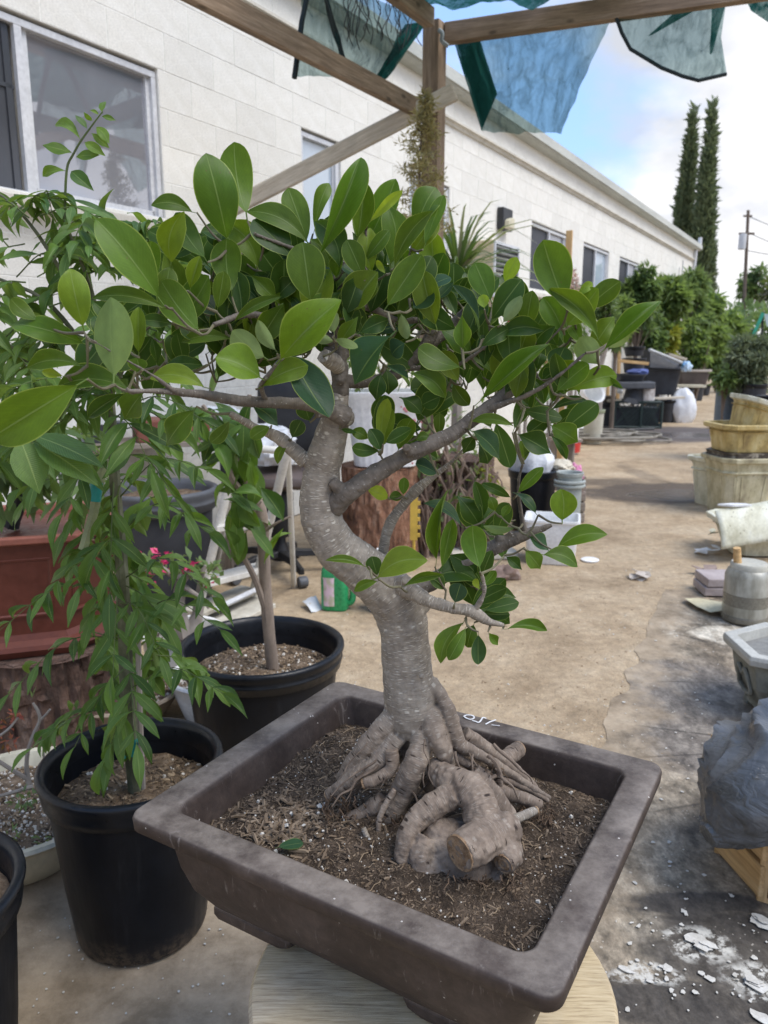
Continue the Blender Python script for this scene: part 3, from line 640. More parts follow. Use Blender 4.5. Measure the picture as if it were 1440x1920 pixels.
tree(1436, 52, 520, 600, 70, 'sparse brownish tree at the right edge of the skyline', None, leafmat('russet leaves', (0.12, 0.09, 0.06), (0.16, 0.14, 0.08)), 520, 0.4, 14, 0.15, M_barkpale, shell=0.2, name='sparse_tree')
mb = MB()
hp = gpt(1420, 46)
hd = foliage('hedge', [(hp + V((x, random.uniform(-2, 2), 1.0 + random.uniform(0, 1.5))), 2.2, 2.0, 1.5) for x in (-5, -3.2, -1.5, 0, 2, 4, 6, 8, 10)], 5200, 0.5, 0.25, M_lf3, None, seed=77)
tag(hd, 'distant pale green hedge closing the end of the yard', 'hedge', kind='stuff')
def cypress(px0, px1, ytip, ybase, wb, Y, label, seed):
    rng = random.Random(seed); p1 = D(px1, ybase, Y); tip = D(px0, ytip, Y); base = V((p1.x, p1.y, 0))
    T = thing('cypress', base, label, 'tree', 'paired cypresses'); ht = tip.z; cl = []
    rb = wb / 2 * mpp(p1)
    for k in range(70):
        f = k / 69; r_ = rb * (1 - f) ** 0.85 * (0.85 + 0.3 * math.sin(min(1, f * 6) * PI / 2)) + 0.03
        c = base.lerp(V((tip.x, tip.y, 0)), f); a = rng.uniform(0, 6.28)
        cl.append((V((c.x + math.cos(a) * r_ * 0.12, c.y, 0.6 + (ht - 0.8) * f)), r_, r_, ht / 70 * 1.1))
    mb = MB(); mb.tube([base, base + Z * 1.2, V((tip.x, tip.y, ht * 0.8))], [0.18, 0.15, 0.03], 7); part('trunk', mb, M_bark, T)
    foliage('crown', cl, 15000, 0.30, 0.11, M_cyp, T, up=0.1, shell=0.75, seed=seed, droop=-1.6)
cypress(1301, 1276, 198, 470, 44, 34, 'left and slightly shorter of the two tall slim cypresses', 3)
cypress(1337, 1314, 186, 540, 42, 33, 'right and slightly taller of the two tall slim cypresses', 5)
# utility pole
Yp = 48; b0 = gpt(1389, Yp); tp = D(1403, 394, Yp)
T = thing('utility_pole', b0, 'thin wooden utility pole with pale transformer and cables behind the garden', 'utility pole')
mb = MB(); mb.tube([b0, tp], [0.13, 0.09], 8); part('pole', mb, M_bark, T)
mb = MB(); q = D(1400, 438, Yp); mb.box(q, (0.9, 0.12, 0.12)); q = D(1402, 405, Yp); mb.box(q, (0.5, 0.1, 0.1)); part('crossarm', mb, M_bark, T, smooth=False)
mb = MB(); q = D(1392, 452, Yp); mb.lathe([(0.0, -0.5), (0.2, -0.48), (0.22, -.4), (0.22, 0.4), (0.0, 0.45)], q, 14); part('transformer', mb, M_alu, T)
mb = MB()
for i, (y0, y1) in enumerate(((436, 462), (470, 474), (405, 430))): mb.tube([D(1402, y0, Yp), D(1445, (y0 + y1) / 2 + 6, Yp + 1), D(1560, y1, Yp + 4)], 0.022, 5)
part('cable', mb, M_black, T)

# ------------------------------------------------------------------ containers
def plastic(name, c, rough=0.42, c2=None, spec=0.45, bump=0.12, scale=7, speck=None): return pm(name, c, c2 or tuple(x * 0.7 + 0.004 for x in c), scale=scale, rough=rough, spec=spec, bump=bump, bscale=60, rvar=0.1, speck=speck)
t = MT('black nursery plastic'); vec = t.coord('Object'); sz_ = t.n('SeparateXYZ'); t.put(sz_.inputs[0], t.n('TexCoord').outputs['Object'])
n_ = t.noise(vec, 9, 8, 0.68); n3 = t.noise(t.coord('Object', (1, 1, 0.12)), 22, 6, 0.7)
mud = t.math('MULTIPLY', t.ramp(t.math('ADD', sz_.outputs[2], t.math('MULTIPLY', t.math('SUBTRACT', n_, 0.5), 0.16)), [(0.0, 1.0), (0.07, 0.0)]), t.ramp(t.noise(vec, 60, 5, 0.7), [(0.42, 0.15), (0.6, 0.9)]))
c = t.ramp(n_, [(0.35, (0.0045, 0.005, 0.0068)), (0.68, (0.009, 0.0105, 0.014))]); c = t.mix(t.ramp(n3, [(0.58, 0.0), (0.74, 0.5)]), c, (0.030, 0.031, 0.033)); c = t.mix(t.math('MULTIPLY', mud, 0.8), c, (0.155, 0.115, 0.078))
M_blk = t.done(t.pbr(c, t.ramp(n3, [(0.35, 0.36), (0.7, 0.62)]), 0.22, t.bump(n_, 0.12, 0.003)))
M_blkrim = plastic('black plastic rim', (0.010, 0.012, 0.016), 0.36, (0.005, 0.006, 0.008), spec=0.28)
M_blkdust = plastic('dusty black plastic', (0.036, 0.039, 0.046), 0.6, (0.017, 0.018, 0.022), scale=5)
M_greypl = plastic('dark grey plastic', (0.09, 0.095, 0.105), 0.55)
M_whitepl = plastic('white plastic', (0.80, 0.80, 0.78), 0.4, (0.70, 0.70, 0.68))
M_soil_perl = pm('perlite potting mix', (0.16, 0.112, 0.072), (0.075, 0.052, 0.035), c3=(0.27, 0.205, 0.145), scale=38, bump=1.0, bscale=90, bdist=0.01, speck=((0.55, 0.50, 0.43), 95, 0.15), rough=0.95)
M_soil_coir = pm('coarse potting mix', (0.16, 0.108, 0.066), (0.075, 0.05, 0.032), c3=(0.27, 0.20, 0.135), scale=34, bump=1.0, bscale=110, bdist=0.01, rough=0.95)
M_perl = pm('perlite grain', (0.60, 0.56, 0.49), bump=0)
M_chipp = pm('pale wood chip', (0.34, 0.25, 0.16), (0.23, 0.165, 0.10), scale=30, bump=0)
M_chipd = pm('dark wood chip', (0.105, 0.073, 0.047), (0.06, 0.042, 0.028), scale=30, bump=0)
M_chipm = pm('brown wood chip', (0.165, 0.115, 0.072), (0.10, 0.07, 0.043), scale=30, bump=0)
def crumbs(name, parent, pts_fn, n, seed, pale=None, s=(0.004, 0.010), mix=(0.35, 0.3, 0.2, 0.15), flat=0.5, longf=1.0):
    """loose grains on a soil surface: dark, brown, pale chips and perlite, one mesh"""
    rng = random.Random(seed); mb = MB(); mb.smooth = False
    for i in range(n):
        p = pts_fn(rng); k = rng.choices((0, 1, 2, 3), mix)[0]; z = rng.uniform(*s)
        sx, sy, sz = (z, z * rng.uniform(0.7, 1), z * 0.7) if k == 3 else (z * rng.uniform(1.0, 3.2) * longf, z * rng.uniform(0.35, 0.8), z * rng.uniform(0.2, flat))
        rt = (Matrix.Rotation(rng.uniform(0, 6.28), 3, 'Z') @ Matrix.Rotation(rng.gauss(0, 0.35), 3, 'Y') @ Matrix.Rotation(rng.gauss(0, 0.4), 3, 'X'))
        mb.box(p + Z * sz * 0.3, (sx, sy, sz), rt, k, taper=rng.uniform(0.5, 1))
    return part(name, mb, [M_chipd, M_chipm, pale or M_chipp, M_perl], parent, smooth=False, kind='stuff')
def disc_soil(parent, c, r, m, seed, amp=0.008, grains=500, **kw):
    mb = MB(); nr, ns = 14, 40; rings = []
    for i in range(nr + 1):
        q = r * i / nr; rings.append([V((c.x + q * math.cos(6.2832 * k / ns), c.y + q * math.sin(6.2832 * k / ns), c.z + amp * noise.noise(V((q * 20 * math.cos(6.2832 * k / ns), q * 20 * math.sin(6.2832 * k / ns), seed))) - amp * 1.5 * (q / r) ** 2)) for k in range(ns)])
    mb.loft(rings, False, False); o = part('soil', mb, m, parent)
    if grains:
        def f(rng):
            a = rng.uniform(0, 6.2832); q = r * rng.random() ** 0.5 * 0.97
            return V((c.x + q * math.cos(a), c.y + q * math.sin(a), c.z - amp * 1.5 * (q / r) ** 2))
        crumbs('soil_grains', parent, f, grains, seed, **kw)
    return o
def nursery_pot(c, Rt, h, Rb, label, m=None, mr=None, group=None, name='nursery_pot', soil=None, sdepth=0.06, band=False, seg=48, grains=600, seed=1, cat='plant pot', lip=1.0, **kw):
    c = V(c); T = thing(name, c, label, cat, group); m = m or M_blk; mr = mr or M_blkrim; tk = 0.006 * lip; hb = h - 0.05 * lip
    def rad(z): return Rb + (Rt - 0.016 * lip - Rb) * (z / h) ** 0.9
    mb = MB(); mb.lathe([(0.001, 0.004), (Rb - 0.012, 0.002), (Rb - 0.003, 0.004), (Rb, 0.014), (rad(h * 0.35), h * 0.35), (rad(h * 0.7), h * 0.7), (rad(hb), hb + 0.004), (rad(hb) - tk, hb + 0.004), (rad(h * 0.6) - tk, h * 0.6), (rad(h * 0.3) - tk, h * 0.3)], c, seg); part('body', mb, m, T)
    r0 = rad(hb); L = lip
    prof = [(r0 + 0.001, hb - 0.012 * L), (r0 + 0.010 * L, hb - 0.008 * L), (r0 + 0.013 * L, hb + 0.01 * L)]
    if band: prof += [(r0 + 0.015 * L, hb + 0.012 * L), (r0 + 0.015 * L, hb + 0.016 * L), (r0 + 0.012 * L, hb + 0.019 * L)]
    prof += [(r0 + 0.014 * L, hb + 0.03 * L), (r0 + 0.020 * L, hb + 0.042 * L), (r0 + 0.019 * L, hb + 0.050 * L), (r0 + 0.010 * L, hb + 0.054 * L), (r0 + 0.001 * L, hb + 0.050 * L), (r0 - 0.004 * L, hb + 0.036 * L), (r0 - tk - 0.001, hb)]
    mb = MB(); mb.lathe(prof, c, seg); part('rim', mb, mr, T, auto=70)
    if soil:
        zs = h - sdepth; disc_soil(T, c + Z * zs, rad(zs) - tk - 0.002, soil, seed, grains=grains, **kw)
    return T
# ---- left side: the pots by the bonsai
pot_a = nursery_pot((-0.578, 1.605, 0.006), 0.2055, 0.425, 0.150, 'tall black nursery pot of the leafy vine left of the bonsai', soil=M_soil_coir, sdepth=0.075, grains=900, seed=5, mix=(0.3, 0.45, 0.22, 0.03))
pot_b = nursery_pot((-0.40, 2.37, 0.006), 0.272, 0.40, 0.205, 'wide black nursery pot holding the slender sapling', soil=M_soil_perl, sdepth=0.085, band=True, grains=1700, seed=6, s=(0.005, 0.011), mix=(0.3, 0.38, 0.24, 0.08), lip=1.15)
q = G(28, 1688, 0.42); pot_c = nursery_pot((q.x - 0.20, q.y + 0.0, 0.006), 0.20, 0.425, 0.15, 'black nursery pot cut off by the lower left photo edge', soil=M_soil_coir, sdepth=0.05, grains=0, seed=7)
# cream bowl with perlite mix
T = thing('bowl_planter', V((-0.985, 1.86, 0.006)), 'low cream bowl planter with bare twiggy seedling and perlite mix', 'planter')
M_cream = pm('cream glazed ceramic', (0.56, 0.52, 0.40), (0.43, 0.40, 0.30), scale=6, rough=0.45, bump=0.25, bscale=50, stretch=(1, 1, 0.25))
mb = MB(); c = V((-0.985, 1.86, 0.006)); prof = [(0.001, 0.002), (0.15, 0.0), (0.165, 0.012), (0.225, 0.07), (0.252, 0.125), (0.258, 0.145), (0.268, 0.15), (0.274, 0.16), (0.268, 0.168), (0.25, 0.166), (0.244, 0.15), (0.235, 0.12)]
mb.lathe(prof, c, 64); part('bowl', mb, M_cream, T); disc_soil(T, c + Z * 0.138, 0.243, M_soil_perl, 9, grains=2600, s=(0.004, 0.009), mix=(0.22, 0.28, 0.25, 0.25))
# bark stump under the terracotta planter
M_stump = pm('rough dark bark', (0.105, 0.062, 0.045), (0.040, 0.026, 0.020), c3=(0.17, 0.12, 0.095), scale=14, stretch=(1, 1, 0.45), bump=1.0, bscale=26, bdist=0.02, rough=0.95)
M_stump2 = pm('reddish plated bark', (0.27, 0.135, 0.08), (0.085, 0.048, 0.034), c3=(0.36, 0.225, 0.15), scale=20, stretch=(1.3, 1.3, 0.6), bump=1.0, bscale=26, bdist=0.02, rough=0.95)
M_cutwood = pm('cut end grain', (0.40, 0.29, 0.18), (0.28, 0.19, 0.11), scale=20, bump=0.3)
def stump(c, r, h, label, m, seed, name='log_stump', amp=0.10, seg=84, rows=26, flare=0.1, group=None, mtop=None):
    T = thing(name, c, label, 'stump', group); mb = MB()
    def fn(u, v):
        a = u * 2 * PI; q = V((math.cos(a) * 2.6, math.sin(a) * 2.6, v * 1.1 + seed))
        rdg = 1 - abs(noise.noise(V((math.cos(a) * 7, math.sin(a) * 7, v * 2.2 + seed)))) * 1.6
        cell = noise.cell(V((a * 9 + noise.noise(q * 2) * 1.2, v * 4.5 + math.floor(a * 5) * 0.37, seed)))
        k = r * (1 + 0.06 * noise.noise(q) + amp * 0.6 * rdg + amp * 0.35 * cell - amp + flare * max(0, 0.3 - v) ** 1.5)
        return V(c) + V((math.cos(a) * k, math.sin(a) * k, h * v))
    mb.grid(fn, seg, rows); part('bark', mb, m, T, auto=25)
    mb = MB(); mb.lathe([(r * 0.97, h - 0.004), (r * 0.9, h - 0.002), (0.0005, h - 0.001)], c, 48); part('cut_top', mb, mtop or m, T)
    return T
stump((-1.20, 2.58, 0.006), 0.262, 0.337, 'rough dark bark stump beneath the terracotta planter', M_stump, 3, amp=0.16)
# terracotta planter: chamfered rectangle, panelled faces, flared foot
def cham(wx, wy, ch, z, c=(0, 0), ang=0.0):
    pts = [(wx, -wy + ch), (wx, wy - ch), (wx - ch, wy), (-wx + ch, wy), (-wx, wy - ch), (-wx, -wy + ch), (-wx + ch, -wy), (wx - ch, -wy)]; ca, sa = math.cos(ang), math.sin(ang)
    return [V((c[0] + ca * x - sa * y, c[1] + sa * x + ca * y, z)) for x, y in pts]
M_terra = pm('terracotta plastic', (0.115, 0.032, 0.020), (0.085, 0.024, 0.015), scale=5, rough=0.5, bump=0.12, bscale=50)
M_terra_rim = pm('faded terracotta plastic', (0.24, 0.085, 0.058), (0.18, 0.062, 0.042), scale=6, rough=0.6, bump=0.1)
ang = R(18); z0 = 0.345; cx, cy = -1.345, 2.62
T = thing('octagonal_planter', V((cx, cy, z0)), 'large terracotta coloured octagonal planter on the bark stump', 'planter')
mb = MB(); hx, hy, cq = 0.40, 0.30, 0.13
lv = [(0.0, -.045), (0.025, -0.030), (0.04, -.035), (0.055, -0.055), (0.075, -.062), (0.12, -.055), (0.39, -.022)]
mb.loft([cham(hx + o, hy + o, cq, z0 + z, (cx, cy), ang) for z, o in lv]); part('body', mb, M_terra, T, smooth=False)
mb = MB(); lv = [(0.388, -.018), (0.395, 0.0), (0.415, 0.0), (0.418, -0.006), (0.416, -.034), (0.33, -.05)]
mb.loft([cham(hx + o, hy + o, cq, z0 + z, (cx, cy), ang) for z, o in lv], False, False); part('rim', mb, M_terra_rim, T, smooth=False, bevel=0.003)
lo_ = cham(hx - .05, hy - .05, cq, z0 + 0.13, (cx, cy), ang); hi2 = cham(hx - .03, hy - .03, cq, z0 + 0.35, (cx, cy), ang)
for i in range(8):
    j = (i + 1) % 8; a, b, c_, d_ = lo_[i], lo_[j], hi2[j], hi2[i]; n_ = (b - a).cross(d_ - a).normalized()
    if n_.dot((a + b) / 2 - V((cx, cy, a.z))) < 0: n_ = -n_
    def bil(u, v): return a.lerp(b, u).lerp(d_.lerp(c_, u), v)
    mbp = MB(); fr = [(0.12, 0.06), (0.88, 0.06), (0.88, 0.94), (0.12, 0.94)]
    for (u0, v0), (u1, v1) in zip(fr, fr[1:] + fr[:1]): mbp.tube([bil(u0, v0) - n_ * 0.001, bil(u1, v1) - n_ * 0.001], 0.007, 6)
    part('panel_moulding', mbp, M_terra, T)
sr = cham(hx - .035, hy - .035, cq, z0 + 0.372, (cx, cy), ang)
mb = MB(); mb.loft([[p * 1.0 for p in sr], [V((cx, cy, z0 + 0.385)).lerp(p, 0.5) + Z * 0.004 for p in sr], [V((cx, cy, z0 + 0.39)).lerp(p, 0.02) for p in sr]], False, True); part('soil', mb, M_soil_perl, T)
def f(rng): return V((cx, cy, z0 + 0.380)) + Matrix.Rotation(ang, 3, 'Z') @ V((rng.uniform(-.34, .34), rng.uniform(-.24, .24), 0))
crumbs('soil_grains', T, f, 2600, 21, s=(0.006, 0.014), mix=(0.2, 0.25, 0.3, 0.25))
# big dark pot, white pots, perlite tray
qb = D(300, 915, 4.0); nursery_pot((qb.x, 4.0, 0), 0.30, qb.z, 0.24, 'big dark grey tub with double rim behind the vine', m=M_blkdust, mr=M_greypl, band=True, soil=M_soil_coir, sdepth=0.04, grains=0, lip=1.8)
def white_pot(px, py, z, r, label, name='white_bowl', seed=3, m=None):
    p = G(px, py, z); c = V((p.x, p.y, 0.0)); T = thing(name, c, label, 'plant pot'); mb = MB()
    mb.lathe([(0.001, 0.002), (r * 0.7, 0), (r * 0.74, 0.01), (r * 0.9, z * 0.55), (r * 0.96, z - 0.02), (r, z - 0.014), (r + 0.008, z - 0.004), (r + 0.004, z + 0.002), (r - 0.012, z), (r - 0.02, z - 0.03), (r - 0.03, z - 0.06)], c, 48); part('bowl', mb, m or M_whitepl, T)
    disc_soil(T, c + Z * (z - 0.035), r - 0.02, M_soil_perl, seed, grains=900, s=(0.006, 0.013), mix=(0.2, 0.3, 0.25, 0.25)); return T, c
wpT, wpc = white_pot(340, 1180, 0.22, 0.165, 'white bowl of the twisted bougainvillea with pink bracts')
white_pot(405, 1262, 0.16, 0.17, 'second white bowl, tucked behind the wide black pot', seed=4)
white_pot(225, 1290, 0.11, 0.22, 'broad tan bowl of pale gravelly mix behind the vine pot', 'tan_bowl', 5, pm('tan clay', (0.36, 0.29, 0.21), scale=7))
# ------------------------------------------------------------------ middle ground, left of the path
# white step ladder
M_white = pm('worn white paint', (0.66, 0.64, 0.58), (0.52, 0.49, 0.43), scale=9, rough=0.5, bump=0.15)
YL = 3.45
T = thing('step_ladder', G(430, 1150), 'white folding step ladder standing behind the slender sapling', 'ladder')
def rail_(pts, nm='rail', m=None, r=0.022):
    mb = MB(); mb.tube(pts, r, 10); return part(nm, mb, m or M_white, T)
top_l, top_r = D(446, 838, 3.62), D(538, 846, 3.62)
fl, fr = G(366, 1168), G(470, 1130)
rail_([top_l, fl]); rail_([top_r, fr])
bl_, br_ = D(405, 1010, 4.15), D(560, 960, 4.2); bl_.z = 0.0; br_.z = 0.0; bl_ = V((-1.0, 4.3, 0)); br_ = V((-0.52, 4.25, 0))
rail_([top_l + V((0, 0.04, -0.02)), bl_], 'rear_leg', r=0.015); rail_([top_r + V((0, 0.04, -0.02)), br_], 'rear_leg', r=0.015)
for f, w_ in ((0.42, 0.17), (0.74, 0.17)):
    a, b = top_l.lerp(fl, f), top_r.lerp(fr, f); b.z = a.z; dd = V((0, 1, 0))
    mb = MB(); mb.loft([[p + V((0, s * w_ / 2 + 0.02, dz)) for s, dz in ((-1, 0), (1, 0), (1, -0.03), (-1, -0.03))] for p in (a, b)]); part('tread', mb, M_white, T, smooth=False, bevel=0.004)
mb = MB(); mb.tube([top_l, top_r], 0.018, 10); part('top_bar', mb, M_white, T)
# cream boards and pipe on the ground by the ladder
T = thing('board_stack', G(440, 1150), 'stack of pale boards lying on the ground in front of the ladder', 'boards')
for i, (x0, y0, x1, y1, w_) in enumerate(((372, 1168, 488, 1118, 0.16), (385, 1185, 500, 1132, 0.12), (360, 1150, 470, 1104, 0.14))):
    beam('board', G(x0, y0, 0.03 + 0.026 * i), G(x1, y1, 0.03 + 0.026 * i), w_, 0.024, pm('board paint', (0.52, 0.49, 0.41), (0.38, 0.35, 0.28), scale=6) if i == 0 else bpy.data.materials['board paint'], T)
o = MB(); o.tube([G(404, 1142, 0.11), G(492, 1100, 0.11)], 0.014, 8); solo('metal_tube', o, M_alu, 'pale metal tube resting on the pale boards', 'tube', loc=G(448, 1120, 0.11))
# office chair
M_leather = pm('black vinyl', (0.022, 0.021, 0.021), (0.014, 0.013, 0.013), scale=14, rough=0.45, bump=0.25)
M_seat = pm('worn brown vinyl', (0.13, 0.10, 0.09), (0.085, 0.066, 0.058), scale=8, rough=0.5, bump=0.2)
cc = V((-0.63, 4.55, 0)); T = thing('office_chair', cc, 'black swivel office chair with worn brown seat behind the sapling', 'chair')
def pad(c, sx, sy, sz, m, nm, rot=None):
    mb = MB(); rg = []
    for z, o in ((-sz, -0.035), (-sz * 0.5, -0.005), (0, 0), (sz * 0.5, -0.008), (sz, -0.05), (sz * 1.12, -0.12)): rg.append([(rot @ p if rot else p) + V(c) for p in rr(sx + o, sy + o, 0.08, z, 5)])
    mb.loft(rg); return part(nm, mb, m, T)
pad(cc + Z * 0.60, 0.25, 0.24, 0.045, M_seat, 'seat')
pad(cc + V((0.06, 0.27, 0.92)), 0.22, 0.26, 0.04, M_leather, 'backrest', Matrix.Rotation(R(82), 3, 'X'))
mb = MB(); mb.tube([cc + V((0, 0.05, 0.58)), cc + V((0, 0.25, 0.56)), cc + V((0.03, 0.31, 0.72))], 0.022, 8); part('back_bar', mb, M_black, T)
for s in (-1, 1):
    mb = MB(); pts = [(s * 0.25, -0.14, 0.56), (s * 0.29, -0.17, 0.66), (s * 0.29, -0.12, 0.80), (s * 0.29, 0.08, 0.81), (s * 0.29, 0.15, 0.68), (s * 0.25, 0.13, 0.56)]
    mb.tube([cc + V(p) for p in smooth_path(pts, 5)], 0.022, 10); part('armrest', mb, M_leather, T)
mb = MB(); mb.lathe([(0.0, 0.09), (0.06, 0.09), (0.05, 0.16), (0.032, 0.2), (0.03, 0.5), (0.1, 0.53), (0.1, 0.56), (0, 0.56)], cc, 18); mb.lathe([(0.075, .24), (0.085, 0.3), (0.085, 0.5), (0.07, .52)], cc, 18); part('column', mb, M_leather, T)
for k in range(5):
    a = R(-62 + 72 * k); d_ = V((math.cos(a), math.sin(a), 0))
    mb = MB(); mb.loft([[cc + d_ * r + V((-d_.y, d_.x, 0)) * s * w_ + Z * (z + dz) for s, dz in ((-1, 0), (1, 0), (0.7, 0.04), (-0.7, 0.04))] for r, w_, z in ((0.03, 0.04, 0.11), (0.2, 0.028, 0.105), (0.34, 0.018, 0.075))]); lg = part('base_arm', mb, M_leather, T, smooth=False, bevel=0.006)
    mb = MB(); mb.lathe([(0.001, -0.026), (0.03, -0.026), (0.034, -0.018), (0.034, 0.018), (0.03, 0.026), (0.001, 0.026)], cc + d_ * 0.345 + Z * 0.036, 18, rot=rot_to((-d_.y, d_.x, 0))); part('castor', mb, M_greypl, lg)
def blobmesh(c, rx, ry, rz, amp=0.25, freq=3.0, seed=0, flat=-0.6, nu=36, nv=22, mb=None):
    mb = mb or MB()
    def fn(u, v):
        a = u * 2 * PI; b = (v - 0.5) * PI; d_ = V((math.cos(a) * math.cos(b), math.sin(a) * math.cos(b), math.sin(b)))
        q = d_ * freq + V((seed, seed * 1.7, 0)); k = 1 + amp * (noise.noise(q) + 0.6 * (0.4 - abs(noise.noise(q * 2.1))) + 0.3 * noise.noise(q * 4.6))
        z = max(d_.z * k, flat); return V(c) + V((d_.x * rx * k, d_.y * ry * k, z * rz))
    return mb.grid(fn, nu, nv)
M_bag = pm('white plastic sheeting', (0.72, 0.73, 0.74), (0.60, 0.61, 0.63), scale=6, rough=0.35, bump=0.5, bscale=22, bdist=0.01)
solo('plastic_bag', blobmesh(cc + V((-0.05, -0.05, 0.77)), 0.17, 0.17, 0.13, 0.35, 2.4, 3), M_bag, 'crumpled white plastic bag on the office chair seat', 'bag', loc=cc + Z * 0.70)
solo('plastic_bag', blobmesh(D(590, 850, 4.9), 0.10, 0.12, 0.13, 0.4, 2.4, 8, -1.2), M_bag, 'small white bag hanging behind the bonsai trunk fork', 'bag', loc=D(590, 850, 4.9))
# clutter on a bench behind the vine: trays, papers, a brick-red crate
T = thing('work_bench', V((-1.25, 4.65, 0)), 'cluttered grey work bench against the wall behind the vine', 'bench')
beam('top', V((-2.1, 4.35, 0.80)), V((-0.86, 4.9, 0.80)), 0.5, 0.03, M_wood_grey, T)
for x, y in ((-2.0, 4.25), (-0.95, 4.62), (-2.1, 4.6), (-1.02, 4.98)): beam('leg', V((x, y, 0)), V((x, y, 0.785)), 0.06, 0.06, M_wood_grey, T, up=U)
mb = MB(); mb.box((-1.28, 4.62, 0.88), (0.42, 0.26, 0.13), Matrix.Rotation(R(24), 3, 'Z')); solo('storage_box', mb, M_terra_rim, 'brick red plastic box on the work bench', 'box', loc=(-1.28, 4.62, 0.815), bevel=0.01, smooth=False)
mb = MB(); mb.lathe([(0.001, 0), (0.10, 0), (0.13, 0.10), (0.14, 0.11), (0.12, 0.1), (0.1, 0.02)], (-1.66, 4.52, 0.816), 28); solo('small_bowl', mb, M_greypl, 'small dark bowl on the work bench', 'bowl', loc=(-1.66, 4.52, 0.816))
solo('plastic_bag', blobmesh((-1.0, 4.72, 0.90), 0.15, 0.11, 0.10, 0.4, 2.6, 5), M_bag, 'crumpled clear bag at the right end of the work bench', 'bag', loc=(-1.0, 4.72, 0.82))
# green jug
M_green = plastic('green bottle plastic', (0.03, 0.34, 0.12), 0.3); M_label = pm('printed label', (0.60, 0.46, 0.52), (0.42, 0.40, 0.30), scale=18, bump=0, lo=0.45, hi=0.55)
jc = V((G(628, 1148).x, G(628, 1148).y + 0.06, 0)); T = thing('plastic_jug', jc, 'green plastic jug with pink label standing on the dirt', 'jug')
ja = R(-8)
def jr(wx, wy, rd, z, ox=0): return rr(wx, wy, rd, z, 6, (jc.x + ox, jc.y), ja)
mb = MB(); mb.loft([jr(0.066, 0.05, 0.03, 0.003), jr(0.072, 0.055, 0.035, 0.012), jr(0.072, 0.055, 0.035, 0.17), jr(0.064, 0.05, 0.035, 0.215, -0.004), jr(0.04, 0.036, 0.034, 0.262, -0.014), jr(0.02, 0.02, 0.0199, 0.285, -0.018), jr(0.02, 0.02, 0.0199, 0.305, -0.018)]); part('body', mb, M_green, T)
mb = MB(); hp_ = smooth_path([(0.052, 0, 0.225), (0.085, 0, 0.20), (0.094, 0, 0.13), (0.09, 0, 0.05), (0.06, 0, 0.03)], 6)
mb.tube([jc + Matrix.Rotation(ja, 3, 'Z') @ V(p) for p in hp_], 0.017, 10); part('handle', mb, M_green, T)
mb = MB(); mb.loft([[p + V((-0.022, -0.001, 0)) for p in rr(0.043, 0.0555, 0.034, z, 6, (jc.x, jc.y), ja)] for z in (0.03, 0.185)], False, False); part('label', mb, M_label, T)
mb = MB(); mb.lathe([(0.024, 0.29), (0.024, 0.32), (0, 0.322)], jc + V((-0.018, 0, 0)), 18); part('cap', mb, M_whitepl, T)
bc = V((G(708, 1150).x + 0.02, G(708, 1150).y + 0.05, 0)); T = thing('plastic_bottle', bc, 'blue plastic bottle with white cap behind the bonsai trunk', 'bottle')
mb = MB(); mb.lathe([(0.001, 0.002), (0.064, 0.002), (0.07, 0.012), (0.07, 0.20), (0.055, 0.25), (0.022, 0.29), (0.022, 0.31)], bc, 24); part('body', mb, plastic('blue plastic', (0.03, 0.10, 0.50), 0.3), T)
mb = MB(); mb.lathe([(0.026, 0.30), (0.026, 0.335), (0.0, 0.337)], bc, 18); part('cap', mb, M_whitepl, T)
mb = MB()
pc = [G(566, 1128, 0.03), G(584, 1148, 0.008), G(606, 1140, 0.008), G(592, 1120, 0.05)]
mb.grid(lambda u, v: pc[0].lerp(pc[1], u).lerp(pc[3].lerp(pc[2], u), v) + Z * 0.012 * math.sin(u * 3 + v * 2), 8, 8)
solo('paper_packet', mb, pm('printed packet', (0.62, 0.64, 0.66), (0.42, 0.33, 0.14), scale=22, bump=0, lo=0.36, hi=0.42), 'small crumpled printed packet beside the green jug', 'packet', loc=G(585, 1140))
# bark stump carrying the white fluted pot
sp = G(712, 1056); sc_ = V((sp.x + 0.0, sp.y + 0.20, 0)); hst = D(712, 872, sc_.y - 0.05).z
stump(sc_, 0.262, hst, 'reddish bark stump carrying the white fluted pot', M_stump2, 8, amp=0.10)
T = thing('fluted_pot', sc_ + Z * hst, 'square white fluted pot with faded red flower print on the stump', 'plant pot')
zt = D(720, 733, sc_.y - 0.1).z - hst
def fl_ring(hw, z, fl=0.006, n=120):
    o = []
    for k in range(n):
        a = 2 * PI * k / n; x, y = math.cos(a), math.sin(a); s = (abs(x) ** 5 + abs(y) ** 5) ** (-0.2); d_ = hw * s - fl * (0.5 + 0.5 * math.cos(a * 40))
        o.append(sc_ + V((0.035 + x * d_, y * d_, hst + z)))
    return o
mb = MB(); mb.loft([fl_ring(0.175, 0.002, 0), fl_ring(0.20, 0.01), fl_ring(0.222, zt * 0.4), fl_ring(0.248, zt - 0.05), fl_ring(0.256, zt - 0.035, 0.001), fl_ring(0.262, zt - 0.004, 0), fl_ring(0.257, zt, 0), fl_ring(0.236, zt - 0.004, 0), fl_ring(0.225, zt - 0.05, 0)], True, False); part('body', mb, pm('white glazed plastic', (0.80, 0.80, 0.79), (0.74, 0.74, 0.74), scale=4, rough=0.4, bump=0.05), T, auto=60)
mb = MB(); mb.lathe([(0.22, zt - 0.045), (0.1, zt - 0.03), (0.001, zt - 0.03)], sc_ + V((0.035, 0, hst)), 30); part('soil', mb, M_soil_coir, T)
mb = MB(); rng = random.Random(5)
